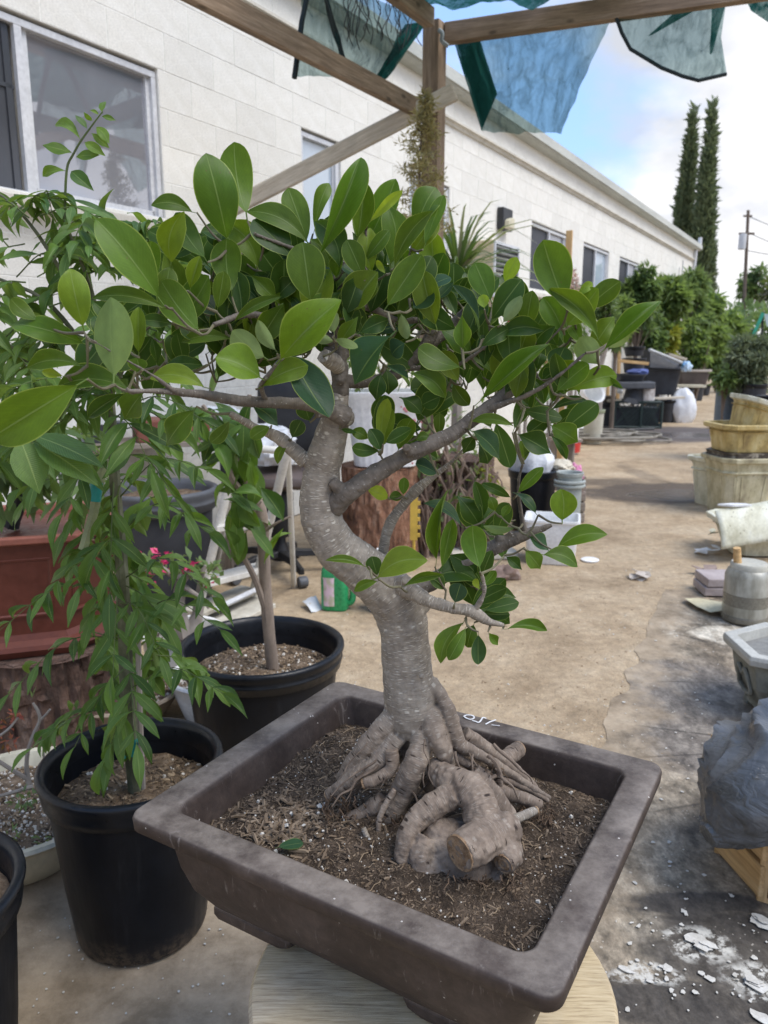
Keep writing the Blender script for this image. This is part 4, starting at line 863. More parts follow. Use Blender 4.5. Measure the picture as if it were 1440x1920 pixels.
for i in range(26):
    x = rng.uniform(0.09, 0.23); z = rng.uniform(0.03, zt - 0.08); r_ = rng.uniform(0.006, 0.015); c = sc_ + V((0.035 + x, -(0.201 + 0.050 * z / zt), hst + z))
    mb.lathe([(r_, 0), (r_ * 0.5, 0.002), (0.0003, 0.002)], c, 7, rot=Matrix.Rotation(R(90), 3, 'X'))
part('flower_print', mb, pm('faded red print', (0.50, 0.13, 0.14), (0.55, 0.30, 0.30), scale=30, bump=0), T)
T = thing('potted_foliage', sc_ + V((0.03, 0, hst + zt - 0.03)), 'trailing leafy plant growing in the white fluted pot', 'plant')
mb = MB(); c0 = sc_ + V((0.03, 0, hst + zt - 0.03))
for i in range(10): a = i * 0.63; mb.tube([c0, c0 + V((math.cos(a) * .08, math.sin(a) * .08, 0.14)), c0 + V((math.cos(a) * .22, math.sin(a) * .22, 0.2 + 0.1 * (i % 3)))], [0.006, 0.005, 0.003], 5)
part('stem', mb, M_bark, T)
foliage('leaves', [(c0 + V((math.cos(i * 0.63) * .18, math.sin(i * .63) * .18, 0.16 + 0.08 * (i % 3))), 0.12, 0.12, 0.10) for i in range(10)], 260, 0.08, 0.03, M_lf1, T, seed=3)
# yellow plastic stake, second log with dry vines, dark saucer, teal bag
mb = MB(); a, b = D(776, 1012, 4.6), D(776, 930, 4.6); mb.box((a + b) / 2, (0.045, 0.02, (b - a).z))
for i in range(5): mb.box(a + Z * (0.03 + i * 0.05) + V((0.028, 0, 0)), (0.02, 0.022, 0.02))
mb.tube([V((a.x, 4.6, 0)), a], 0.01, 6); solo('plant_stake', mb, pm('yellow plastic', (0.60, 0.40, 0.07), bump=0.1), 'notched yellow plastic stake in front of the dry log', 'stake', loc=V((a.x, 4.6, 0)), smooth=False)
lc = V((G(850, 1030).x + 0.05, 5.25, 0)); stump(lc, 0.24, 0.62, 'second dark log half hidden by dry vine stems', M_stump, 14)
T = thing('dry_vine', lc + V((0.12, -0.25, 0)), 'tangle of dry brown vine stems with a few yellow leaves over the log', 'plant'); mb = MB(); rng = random.Random(9)
for i in range(95):
    x = rng.uniform(-0.32, 0.14); y = rng.uniform(-0.35, -0.12); h_ = rng.uniform(0.35, 0.85); p = lc + V((x, y, 0)); q = p + V((rng.uniform(-.14, .12), rng.uniform(-.1, .15), h_))
    mb.tube(smooth_path([tuple(p), tuple(p.lerp(q, 0.4) + V((rng.uniform(-.08, .08), rng.uniform(-.05, .05), 0))), tuple(p.lerp(q, 0.75) + V((rng.uniform(-.1, .1), 0, 0))), tuple(q)], 4), rng.uniform(0.004, 0.013), 5)
part('stem', mb, pm('dry vine', (0.22, 0.155, 0.115), (0.12, 0.085, 0.065), c3=(0.34, 0.27, 0.21), scale=9, bump=0.3), T)
foliage('leaves', [(lc + V((rng.uniform(-.3, .2), -0.3, rng.uniform(0.3, 0.9))), 0.12, 0.1, 0.12) for i in range(14)], 260, 0.06, 0.025, M_lf1, T, seed=4)
foliage('yellow_leaves', [(D(912, 888, 5.0), 0.05, 0.05, 0.07), (D(905, 930, 5.0), 0.05, 0.04, 0.05)], 34, 0.06, 0.03, M_lfy, T, seed=5)
def potat(x0, x1, yr, yb, label, m=None, mr=None, group=None, taper=0.74, z0=0.0, Y=None, **k):
    """a round pot from its photo extent: rim left/right, rim height, base"""
    xm = (x0 + x1) / 2
    if Y is None: g = G(xm, yb, z0); Y = g.y; 
    r_ = (x1 - x0) / 2 * mpp(D(xm, yr, Y)) / 1.06; Yc = Y + r_ * 0.8; c = D(xm, yr, Yc); h_ = c.z - z0
    return nursery_pot((c.x, Yc, z0), r_, h_, r_ * taper, label, m=m, mr=mr, group=group, sdepth=k.pop('sdepth', h_ * 0.15), grains=0, seg=k.pop('seg', 32), lip=k.pop('lip', r_ / 0.2), soil=k.pop('soil', M_soil_coir), **k)
saucer = MB(); c = G(830, 1030); saucer.lathe([(0.001, 0.004), (0.12, 0.0), (0.17, 0.06), (0.18, 0.065), (0.165, 0.06), (0.115, 0.012), (0.001, 0.014)], c + V((0, 0.1, 0.0)), 36)
solo('clay_saucer', saucer, pm('dark brown clay', (0.10, 0.065, 0.05), bump=0.1, rough=0.5), 'dark brown clay saucer on the dirt in front of the log', 'saucer', loc=c)
solo('plastic_bag', blobmesh(G(885, 1000) + Z * 0.08, 0.15, 0.1, 0.10, 0.4, 2.6, 9), pm('teal printed bag', (0.62, 0.66, 0.68), (0.10, 0.40, 0.42), scale=7, rough=0.4, bump=0.3, lo=0.44, hi=0.52), 'teal and white printed bag lying by the dry vines', 'bag', loc=G(885, 1000))
mb = MB(); c = G(905, 1050); mb.loft([rr(0.22, 0.14, 0.02, z, 3, (c.x, c.y + 0.12), R(8)) for z in (0.004, 0.05)]); solo('foam_slab', mb, pm('cream foam', (0.64, 0.60, 0.50), (0.52, 0.48, 0.40), bump=0.2), 'flat cream slab lying left of the white bin', 'slab', loc=c, smooth=False, bevel=0.008)
for i, (x, y, r_, lb) in enumerate(((900, 1082, 0.09, 'reddish brown rock beside the cream slab, the larger of two'), (948, 1085, 0.065, 'smaller brown rock nearest the open dirt'))):
    solo('rock', blobmesh(G(x, y) + Z * r_ * 0.45, r_ * 1.3, r_, r_ * 0.8, 0.4, 1.4, i + 4, -0.6, 22, 14), pm('brown rock', (0.20, 0.135, 0.105), (0.12, 0.085, 0.07), c3=(0.30, 0.24, 0.2), scale=12, bump=0.6) if i == 0 else bpy.data.materials['brown rock'], lb, 'rock', loc=G(x, y), auto=30)
# white bin, grey bucket, black pot with wrapped bag
c = G(1042, 1062); T = thing('white_bin', V((c.x, c.y + 0.14, 0)), 'square white plastic bin standing in front of the grey bucket', 'bin'); hb = D(1045, 978, c.y).z; mb = MB(); cx, cy = c.x, c.y + 0.15
lv = [(0.145, 0.003), (0.15, 0.012), (0.165, hb - 0.02), (0.175, hb - 0.015), (0.175, hb), (0.16, hb), (0.15, hb - 0.05), (0.14, 0.02)]
mb.loft([rr(a, a * 0.85, 0.03, z, 4, (cx, cy), R(-14)) for z, a in [(z, a) for a, z in lv]]); part('body', mb, M_whitepl, T)
T_bk = potat(1042, 1096, 885, 1040, 'pale grey ribbed plastic bucket between black pot and white bin', plastic('pale grey plastic', (0.34, 0.37, 0.34), 0.5, (0.27, 0.30, 0.275)), plastic('pale grey rim', (0.39, 0.42, 0.39), 0.45), name='grey_bucket', cat='bucket', taper=0.86, Y=5.35, soil=None)
mb = MB(); o0 = T_bk.location; rB = 0.108
for dz in (0.86, 0.80): 
    zz = D(1069, 885, 5.4).z * dz; mb.lathe([(rB * 0.93, zz - 0.012), (rB * 1.03, zz - 0.006), (rB * 1.03, zz + 0.006), (rB * 0.93, zz + 0.012)], V((o0.x, o0.y, 0)), 32)
part('rib', mb, bpy.data.materials['pale grey rim'], T_bk)
potat(948, 1052, 880, 1022, 'black pot with a translucent wrapped bag standing in it', Y=5.55, sdepth=0.05)
solo('wrapped_bag', blobmesh(D(996, 868, 5.75), 0.15, 0.14, 0.17, 0.22, 2.0, 6, -1.0), M_bag, 'translucent white wrapped bag standing in the black pot', 'bag', loc=D(996, 885, 5.75))
solo('cloth_bundle', blobmesh(D(1050, 876, 5.9), 0.10, 0.1, 0.06, 0.3, 2.4, 2, -1), pm('cream cloth', (0.62, 0.56, 0.44), bump=0.3), 'small cream bundle resting behind the grey bucket', 'bundle', loc=D(1050, 885, 5.9))
pk = gpt(1088, 6.0); solo('pink_sack', blobmesh(V((pk.x, 6.0, D(1090, 902, 6.0).z)), 0.065, 0.10, 0.13, 0.3, 2.0, 7, -1.1), pm('pink plastic', (0.66, 0.26, 0.40), (0.55, 0.20, 0.33), rough=0.4, bump=0.4), 'pink plastic sack peeping out right of the grey bucket', 'sack', loc=V((pk.x, 6.0, D(1090, 902, 6.0).z)))
cr = thing('wooden_crate', V((pk.x, 6.05, 0)), 'low grey slatted crate beneath the pink sack', 'crate')
for i in range(4): z_ = 0.04 + i * 0.085; beam('slat', V((pk.x - 0.34, 5.95, z_)), V((pk.x + 0.08, 5.95, z_)), 0.02, 0.07, M_wood_grey, cr); 
for x in (-0.32, 0.06): beam('corner_post', V((pk.x + x, 5.98, 0)), V((pk.x + x, 5.98, D(1090, 920, 6).z - 0.0)), 0.04, 0.04, M_wood_grey, cr, up=U)
beam('top_board', V((pk.x - 0.34, 6.08, 0.36)), V((pk.x + 0.08, 6.08, 0.36)), 0.26, 0.02, M_wood_grey, cr)
mb = MB(); c = G(1106, 1052); mb.lathe([(0.055, 0.003), (0.058, 0.012), (0.045, 0.018), (0.001, 0.016)], c, 24); solo('plastic_disc', mb, M_whitepl, 'small white plastic lid on the dirt by the white bin', 'lid', loc=c)
# grey stand
st = thing('low_stand', gpt(1062, 7.6), 'weathered grey wooden stand behind the wrapped bag', 'stand'); zt = D(1062, 824, 7.6).z
for px in (1044, 1078): b0 = gpt(px, 7.6); beam('leg', b0, b0 + Z * zt, 0.06, 0.06, M_wood_grey, st, up=U)
beam('top_board', D(1036, 824, 7.6), D(1086, 824, 7.6), 0.3, 0.03, M_wood_grey, st)
# ---- far left clutter by the hose
M_red = plastic('red plastic', (0.55, 0.035, 0.03), 0.4)
T = potat(1040, 1092, 752, 800, 'white and red banded tub behind the bonsai leaves', M_whitepl, M_red, Y=9.9, name='banded_tub', cat='tub', taper=0.85)
mb = MB(); tl = T.location; mb.lathe([(0.176, 0.03), (0.187, 0.16)], V((tl.x, tl.y, 0)), 28); part('red_band', mb, M_red, T)
tb = D(1103, 742, 10.6); mb = MB(); rt = rot_to((0.35, -0.75, 0.5)); mb.lathe([(0.001, -0.16), (0.12, -0.16), (0.14, -0.14), (0.165, 0.12), (0.18, 0.13), (0.172, 0.14), (0.15, 0.12), (0.12, -0.12), (0.001, -0.13)], tb, 30, rot=rt)
solo('white_bucket', mb, M_whitepl, 'white bucket tipped on its side above the cream bowl', 'bucket', loc=tb)
potat(1092, 1136, 768, 806, 'round cream pot with olive lip beside the black pot', pm('cream clay', (0.52, 0.50, 0.42), (0.42, 0.40, 0.32)), pm('olive lip', (0.33, 0.36, 0.24)), Y=11.0, name='cream_pot', taper=0.8)
mb = MB(); c = G(1092, 812) + Z * 0.06; mb.lathe([(0.001, -0.14), (0.05, -0.14), (0.055, -0.12), (0.055, 0.06), (0.025, 0.11), (0.025, 0.14), (0.001, 0.14)], c, 18, rot=rot_to((0.9, -0.3, 0.05))); solo('white_bottle', mb, M_whitepl, 'white plastic bottle lying on the ground by the hose', 'bottle', loc=c)
# hose coil
M_hose = pm('muddy grey hose', (0.30, 0.275, 0.23), (0.18, 0.165, 0.135), scale=8, bump=0.2)
hc = G(1140, 836); mb = MB(); rng = random.Random(3)
pts = []
for k in range(300):
    a = k * 0.21; r_ = 0.62 + 0.22 * math.sin(k * 0.037) + 0.1 * math.sin(k * 0.11); pts.append(hc + V((r_ * 1.05 * math.cos(a) + 0.2 * math.sin(k * 0.02), 0.55 * r_ * math.sin(a) + 0.5 + 0.2 * math.cos(k * 0.031), 0.025 + 0.07 * abs(math.sin(k * 0.053)) + 0.00018 * k)))
mb.tube(pts, 0.015, 6); mb.tube(smooth_path([tuple(pts[0]), tuple(hc + V((-0.9, 0.2, 0.03))), tuple(hc + V((-1.6, 0.35, 0.02))), tuple(hc + V((-2.3, 0.9, 0.02)))], 8), 0.019, 6)
solo('garden_hose', mb, M_hose, 'muddy grey garden hose lying in loose coils on the dirt', 'hose', loc=hc)
# ---- black nursery stock stacked by the path
GP = 'black pots stored by the path'
potat(1119, 1163, 756, 800, 'squat black pot at the left end of the mesh crate', M_blkdust, group=GP)
cr_y = 13.2; c = G(1200, 803)
T = thing('mesh_crate', c, 'dark green plastic mesh crate carrying the toppled pot', 'crate'); M_crate = plastic('dark green crate plastic', (0.022, 0.042, 0.038), 0.5)
zc1 = D(1200, 752, c.y).z; wx = 0.39; ang = R(-9); ctr = V((c.x, c.y + 0.3, 0))
def cp(x, y, z): return ctr + Matrix.Rotation(ang, 3, 'Z') @ V((x, y, z))
mb = MB()
for z in (0.015, zc1 - 0.02):
    for (x0, y0), (x1, y1) in (((-wx, -.29), (wx, -.29)), ((wx, -.29), (wx, .29)), ((wx, .29), (-wx, .29)), ((-wx, .29), (-wx, -.29))): mb.tube([cp(x0, y0, z), cp(x1, y1, z)], 0.022, 6)
for x, y in ((-wx, -.29), (0.05, -.29), (wx, -.29), (wx, .29), (-wx, .29)): mb.tube([cp(x, y, 0), cp(x, y, zc1)], 0.022, 6)
part('crate_frame', mb, M_crate, T)
mb = MB()
for s in (-1, 1):
    for k in range(-6, 16):
        x0 = -wx + k * 0.075; a, b = (x0, 0.02), (x0 + s * (zc1 - 0.04), zc1 - 0.02)
        for (p, q) in (((a[0], a[1]), (b[0], b[1])),):
            if min(p[0], q[0]) > -wx - 0.2 and max(p[0], q[0]) < wx + 0.2:
                pa, pb_ = V((max(-wx, min(wx, p[0])), 0, p[1])), V((max(-wx, min(wx, q[0])), 0, q[1])); mb.tube([cp(pa.x, -.29, pa.z), cp(pb_.x, -.29, pb_.z)], 0.007, 4)
part('mesh_side', mb, M_crate, T, kind='stuff')
mb = MB(); mb.loft([[cp(x, y, z) for x, y in ((-wx + .03, -.25), (wx - .03, -.25), (wx - .03, .25), (-wx + .03, .25))] for z in (0.02, zc1 - 0.12)], True, True); part('liner', mb, M_blkdust, T, smooth=False)
zt = zc1
def tilted_pot(P, d_, r_, h_, label, m, name='toppled_pot', tp_=0.75):
    mb = MB(); rt = rot_to(d_); mb.lathe([(0.001, 0.005), (r_ * tp_, 0), (r_ * 0.97, h_ * 0.86), (r_ * 1.06, h_ * 0.87), (r_ * 1.07, h_), (r_ * 0.97, h_), (r_ * 0.9, h_ * 0.8), (r_ * 0.7, 0.02)], P, 30, rot=rt)
    return solo(name, mb, m, label, 'plant pot', GP, loc=P, auto=50)
Yk = c.y + 0.2
tilted_pot(D(1192, 716, Yk), (-0.15, -0.1, -1), 0.17, 0.36, 'dented black pot upside down on the mesh crate', M_blkdust)
mb = MB(); mb.loft([[D(x, y, Yk + dy) for x, y in ((1168, 752), (1178, 745), (1192, 748), (1198, 760), (1184, 757))] for dy in (-0.22, 0.1)]); solo('torn_film', mb, M_greypl, 'torn grey plastic film under the upside down pot', 'film', loc=D(1184, 752, Yk), smooth=False)
mb = MB(); q = D(1212, 752, Yk); q.z = zt; mb.loft([rr(0.11, 0.09, 0.03, q.z + z, 3, (q.x, q.y), R(10)) for z in (0.0, 0.26, 0.262)]); solo('printed_canister', mb, pm('dirty printed tub', (0.58, 0.56, 0.54), (0.36, 0.30, 0.27), scale=14, bump=0.2), 'dirty printed white tub on the right of the mesh crate', 'tub', loc=q)
tilted_pot(D(1140, 742, Yk + 0.6), (0.05, 0, -1), 0.17, 0.15, 'black pot behind the squat pot, with a white rag on it', M_blk)
solo('plastic_bag', blobmesh(D(1162, 733, Yk + 0.4), 0.05, 0.05, 0.05, 0.3, 2, 4, -1), M_bag, 'tiny white rag on the pot behind the toppled one', 'bag', loc=D(1162, 733, Yk + .4))
potat(1233, 1270, 750, 790, 'upright black pot under the plank end right of the crate', M_blkdust, group=GP, Y=14.3)
beam_t = thing('plank', D(1250, 744, 14.2), 'raw timber plank lying on top of the black pots', 'plank'); beam('board', D(1140, 752, 13.9), D(1282, 745, 14.0), 0.12, 0.04, M_wood_pale, beam_t)
rowp = [(1256, 1302, 731, 778, 16.2), (1274, 1312, 726, 762, 18.6), (1290, 1322, 722, 752, 21.5), (1306, 1334, 722, 742, 24.0)]
for i, (a, b, y0, y1, Y) in enumerate(rowp):
    potat(a, b, y0, y1, ['first and nearest black pot of the row under the tubs', 'second black pot of the row, with a cream tray on it', 'third black pot of the row under the tubs', 'farthest black pot of the row under the tubs'][i], M_blkdust, group=GP, taper=0.78)
mb = MB(); q = D(1290, 724, 17.2); mb.loft([rr(0.34, 0.2, 0.05, q.z + z, 3, (q.x, q.y), 0) for z in (-0.02, 0.03)]); solo('cream_tray', mb, M_cream, 'cream tray lying across the row of black pots', 'tray', loc=q)
mb = blobmesh(G(1278, 792) + Z * 0.26, 0.23, 0.16, 0.36, 0.18, 1.5, 4, -0.72)
solo('plastic_sack', mb, M_bag, 'white plastic sack slumped against the pot row', 'sack', loc=G(1278, 792))
potat(1118, 1162, 706, 748, 'black pot standing behind the squat pot by the stakes', M_blkdust, group=GP, Y=15.2)
potat(1336, 1354, 700, 724, 'distant black pot just past the end of the row', M_blkdust, group=GP, Y=27.0)
potat(1352, 1372, 684, 706, 'distant black pot between the row and the juniper', M_blkdust, group=GP, Y=24.5)
potat(1374, 1396, 682, 705, 'distant black pot half hidden by the juniper', M_blkdust, group=GP, Y=23.5)
potat(1214, 1240, 664, 690, 'black pot peeping over behind the tilted tray', M_blkdust, group=GP, Y=16.5)
# tubs and trays on top
def tub(x0, x1, yr, yb, Y, m, label, dep=0.34, taper=0.78, name='plastic_tub', mr=None, tilt=None):
    a, b = D(x0, yr, Y), D(x1, yr, Y); c = (a + b) / 2; hw = (b - a).length / 2; zb = D((x0 + x1) / 2, yb, Y).z; T = thing(name, V((c.x, Y + dep, zb)), label, 'tub', 'large plastic tubs by the path'); ct = (c.x, Y + dep); h_ = c.z - zb
    mb = MB(); mb.loft([rr(hw * taper, dep * taper, 0.08, zb, 5, ct), rr(hw * 0.93, dep * 0.93, 0.09, zb + h_ * 0.86, 5, ct), rr(hw * 0.9, dep * 0.9, 0.08, zb + h_ * 0.86, 5, ct), rr(hw * taper * 0.94, dep * taper * 0.94, 0.07, zb + 0.03, 5, ct)]); part('body', mb, m, T)
    mb = MB(); mb.loft([rr(hw * 0.935, dep * 0.935, 0.09, zb + h_ * 0.84, 5, ct), rr(hw, dep, 0.1, zb + h_ * 0.86, 5, ct), rr(hw, dep, 0.1, zb + h_ * 0.97, 5, ct), rr(hw * 0.985, dep * 0.985, 0.1, zb + h_, 5, ct), rr(hw * 0.92, dep * 0.92, 0.09, zb + h_, 5, ct), rr(hw * 0.9, dep * 0.9, 0.08, zb + h_ * 0.85, 5, ct)], False, False); part('rim', mb, mr or m, T); return T
tub(1206, 1284, 688, 741, 14.6, M_blkdust, 'big dark blue black tub under the tilted tray')
tub(1272, 1338, 693, 722, 17.5, pm('brown black plastic', (0.10, 0.082, 0.075), (0.06, 0.05, 0.046), scale=5, rough=0.5), 'brown tub with pale rim behind the big dark tub', mr=plastic('pale tan rim', (0.42, 0.37, 0.31), 0.5))
p1, p2, p3, p4 = D(1217, 690, 14.5), D(1278, 692, 14.5), D(1278, 678, 14.7), D(1218, 655, 14.7)
T = thing('black_tray', (p1 + p2) / 2, 'flat black tray with pale edge propped at a tilt on the big tub', 'tray')
mb = MB(); mb.loft([[p + V((0, dy, 0)) for p in (p1, p2, p3, p4)] for dy in (0, 0.5)]); part('body', mb, M_blkdust, T, smooth=False, bevel=0.02)
mb = MB(); mb.tube([D(1218, 656, 14.45), D(1278, 680, 14.45), D(1278, 680, 15.0), D(1218, 656, 15.0), D(1218, 656, 14.45)], 0.03, 6); part('rim', mb, plastic('pale grey lip', (0.44, 0.45, 0.45), 0.45), T)
solo('blue_bag', blobmesh(D(1287, 688, 14.6), 0.09, 0.08, 0.09, 0.35, 2, 6, -1), pm('blue white film', (0.55, 0.68, 0.80), (0.10, 0.33, 0.62), scale=6, rough=0.35, bump=0.3, lo=0.42, hi=0.55), 'crumpled blue and white film bag at the tray corner', 'bag', loc=D(1287, 688, 14.6))
potat(1167, 1212, 650, 690, 'upper dark pot of the nested stack behind the stakes', M_blkdust, group=GP, z0=D(1190, 668, 13.6).z, Y=13.6)
potat(1165, 1214, 672, 700, 'lower dark pot of the nested stack behind the stakes', M_blkdust, group=GP, z0=D(1190, 700, 13.55).z, Y=13.5)
tub(1163, 1216, 702, 716, 13.3, M_blkdust, 'shallow black tub holding a blue cloth', dep=0.25)
solo('blue_cloth', blobmesh(D(1195, 697, 13.5), 0.18, 0.1, 0.05, 0.3, 2, 8, -1), plastic('blue cloth', (0.10, 0.14, 0.36), 0.8), 'small blue cloth lying in the shallow black tub', 'cloth', loc=D(1195, 699, 13.5))
mb = MB(); mb.box(D(1190, 722, 13.4), (0.62, 0.3, 0.12)); solo('shelf_slab', mb, M_greypl, 'dark slab supporting the shallow black tub', 'slab', loc=D(1190, 728, 13.4), smooth=False, bevel=0.02)
for i, (px, y0, y1, Y, m, lb) in enumerate(((1162, 638, 706, 14.6, M_wood_new, 'tan wooden stake standing before the nested pots'), (1153, 648, 700, 14.7, M_alu, 'grey metal stake left of the tan wooden stake'), (1140, 690, 742, 14.4, M_wood_new, 'short orange tan stake leaning low by the squat pot'), (1147, 610, 700, 14.9, M_barkpale, 'pale rough post left of the stakes'))):
    mb = MB(); b0 = gpt(px + (2 if i == 2 else 0), Y); a = D(px, y0, Y); mb.tube([b0, a], (0.035, 0.03, 0.04, 0.06)[i], 7); solo('stake', mb, m, lb, 'stake', 'stakes standing by the black pots', loc=b0)
mb = thing('timber_rail', D(1190, 680, 13.2), 'thin tan timber rail crossing the nested pots', 'rail'); beam('board', D(1158, 676, 13.2), D(1216, 682, 13.2), 0.05, 0.05, M_wood_new, mb)
beam_t = thing('timber_offcut', D(1262, 668, 15.2), 'pale timber offcut behind the tilted tray', 'offcut'); beam('board', D(1250, 664, 15.5), D(1284, 674, 15.5), 0.25, 0.05, M_wood_pale, beam_t)
mb = MB(); g0 = G(1228, 808); mb.tube([G(1128, 800, 0.02), G(1180, 806, 0.02), G(1226, 804, 0.02)], 0.022, 6); solo('drip_pipe', mb, M_black, 'black drip pipe lying in front of the mesh crate', 'pipe', loc=g0)
# far pots along the path, right of the row
potat(1342, 1384, 718, 752, 'blue grey tub beneath the juniper on the path side', plastic('blue grey plastic', (0.12, 0.16, 0.20), 0.5), plastic('pale tub rim', (0.34, 0.36, 0.34), 0.5), Y=9.6, name='blue_tub', taper=0.85)
potat(1388, 1440, 720, 760, 'dark tub of the juniper at the right photo edge', M_blkdust, Y=9.2, name='dark_tub', taper=0.85)
tree(1404, 9.5, 632, 742, 104, 'grey green juniper bush spreading over the yellowed planters', None, M_lf4, 4000, 0.085, 22, 0.05, cat='shrub', name='juniper_bush', wl=0.25)
tree(1362, 9.4, 690, 742, 40, 'small bright green bush in the blue grey tub', None, M_lf3, 420, 0.08, 23, 0.02, cat='shrub', name='small_bush')
potat(1418, 1470, 742, 775, 'small terracotta pot peeping out behind the planter stack', M_terra_rim, Y=8.2, name='terracotta_pot')
T = thing('green_parasol', gpt(1428, 21), 'folded green and pale tarpaulin stand far right above the juniper', 'tarpaulin'); mb = MB(); mb.loft([[D(x, y, Yq) for x, y in ((1428, 585), (1434, 588), (1416, 628), (1410, 626))] for Yq in (21, 21.3)]); part('green_leg', mb, plastic('green tarp', (0.02, 0.30, 0.20), 0.5), T, smooth=False)
mb = MB(); mb.loft([[D(x, y, Yq) for x, y in ((1432, 588), (1450, 590), (1450, 615), (1438, 612))] for Yq in (21.1, 21.4)]); part('panel', mb, pm('pale tarp', (0.45, 0.55, 0.55), bump=0), T, smooth=False); mb = MB(); mb.tube([gpt(1430, 21.2), D(1430, 586, 21.2)], 0.03, 6); part('pole', mb, M_black, T)

# ------------------------------------------------------------------ right side: yellowed planters
def yellowmat(name, a, b, d_): return pm(name, a, b, c3=d_, scale=9, rough=0.55, bump=0.35, bscale=40, speck=((0.10, 0.08, 0.05), 30, 0.09), stretch=(1, 1, 0.5), lo=0.38, hi=0.6)
M_y1 = yellowmat('stained yellow plastic', (0.50, 0.38, 0.15), (0.28, 0.20, 0.08), (0.60, 0.51, 0.27))
M_y2 = yellowmat('stained cream plastic', (0.46, 0.42, 0.27), (0.27, 0.235, 0.15), (0.58, 0.54, 0.38))
M_y3 = yellowmat('chalky cream plastic', (0.60, 0.58, 0.44), (0.44, 0.415, 0.29), (0.68, 0.67, 0.56))
M_y4 = pm('dark grime', (0.07, 0.055, 0.042), (0.03, 0.025, 0.02), c3=(0.4, 0.36, 0.28), scale=16, bump=0.6)
def planter(c, wx, wy, h_, m, label, ang=0.0, ch=None, tilt=None, name='plastic_planter', taper=0.82, mr=None, inner=None):
    c = V(c); ch = ch if ch is not None else wx * 0.3; T = thing(name, c, label, 'planter', 'yellowed octagonal planters'); tl = tilt or Matrix.Identity(3)
    def rg(o, z, k=1.0): return [c + tl @ p for p in cham(wx * k + o, wy * k + o, ch * k, z, (0, 0), ang)]
    tk = 0.012; kt = lambda z: taper + (1 - taper) * z / h_
    mb = MB(); mb.loft([rg(-0.025, 0, taper), rg(-0.022, 0.01, taper), rg(-0.028, h_ * 0.72, kt(h_ * .72)), rg(-0.01, h_ * 0.74, kt(h_ * .74)), rg(-0.028, h_ * 0.77, kt(h_ * .77)), rg(-0.02, h_ - 0.03), rg(-0.034, h_ - 0.03), rg(-0.034 - tk, 0.02, taper)]); part('body', mb, m, T, smooth=False)
    mb = MB(); mb.loft([rg(-0.022, h_ - 0.045), rg(0, h_ - 0.035), rg(0.004, h_ - 0.004), rg(0.0, h_), rg(-0.03, h_), rg(-0.036, h_ - 0.04)], False, False); part('rim', mb, mr or m, T, smooth=False)
    for k in range(8):                    # raised staves on the faces
        a, b = rg(-0.026, 0.03, taper)[k], rg(-0.026, 0.03, taper)[(k + 1) % 8]; a2, b2 = rg(-0.026, h_ * 0.68, kt(h_ * .68))[k], rg(-0.026, h_ * 0.68, kt(h_ * .68))[(k + 1) % 8]
        for u in (0.15, 0.85): mb2 = MB(); mb2.tube([a.lerp(b, u), a2.lerp(b2, u)], 0.008, 5); part('stave', mb2, m, T)
    return T
g = G(1378, 968); yb = g.y + 0.22; cx = D(1386, 900, yb).x
zA = D(1382, 858, yb - 0.15).z; zB = D(1382, 797, yb - 0.2).z
planter((cx, yb, 0.0), 0.262, 0.25, zA, M_y2, 'stained cream octagonal planter at the bottom of the stack', R(6))
mb = MB(); mb.loft([cham(0.235 + 0.01 * (k % 2), 0.22, 0.08, zA - 0.02 + 0.02 * k, (cx, yb), R(6)) for k in range(4)]); solo('grimy_saucer', mb, M_y4, 'grimy broken saucer squeezed between two stacked planters', 'saucer', loc=V((cx, yb, zA)), smooth=False)
planter((cx, yb, zA + 0.045), 0.27, 0.245, zB - zA - 0.045, M_y1, 'mustard yellow octagonal planter in the middle of the stack', R(4), taper=0.85)
planter((cx + 0.06, yb, zB - 0.12), 0.225, 0.21, D(1400, 760, yb - 0.2).z - zB + 0.15, M_y1, 'tilted yellow planter with white rim at the top of the stack', R(3), tilt=Matrix.Rotation(R(16), 3, 'Y'), mr=M_y3)
g2 = G(1325, 958); zc_ = D(1325, 862, g2.y + 0.1).z; planter((D(1346, 900, g2.y + 0.3).x, g2.y + 0.3, 0), 0.21, 0.22, zc_, M_y3, 'chalky cream planter standing left behind the stack', R(20), taper=0.78)
g3 = G(1400, 1055); zt = D(1400, 958, g3.y + 0.1).z
planter((D(1422, 1000, g3.y + 0.26).x, g3.y + 0.26, 0.012), 0.30, 0.24, zt * 0.74, M_y3, 'lower cream planter lying in front of the stack', R(-4), taper=0.72)
mb = MB(); cs = [D(1340, 960, g3.y + 0.12), D(1352, 1030, g3.y - 0.02), D(1470, 1010, g3.y - 0.02), D(1470, 935, g3.y + 0.15)]
mb.grid(lambda u, v: cs[0].lerp(cs[3], u).lerp(cs[1].lerp(cs[2], u), v) + V((0, -0.03 * math.sin(PI * v), 0)) + Z * 0.006 * noise.noise(V((u * 4, v * 4, 2))), 12, 8)
o = solo('cracked_planter', mb, M_y3, 'broken cream planter wall leaning over the lower planter', 'planter', loc=cs[0]); so_ = o.modifiers.new('thick', 'SOLIDIFY'); so_.thickness = 0.014
mb = MB(); c = D(1374, 948, g3.y + 0.14); mb.loft([[c + V((x, y, z)) for x, y in ((-.10, 0.0), (-0.02, -.04), (0.11, -.03), (0.09, 0.02), (0, 0.03))] for z in (0, 0.012)]); solo('white_shard', mb, M_whitepl, 'white plastic shard on top of the leaning broken wall', 'shard', loc=c, smooth=False)
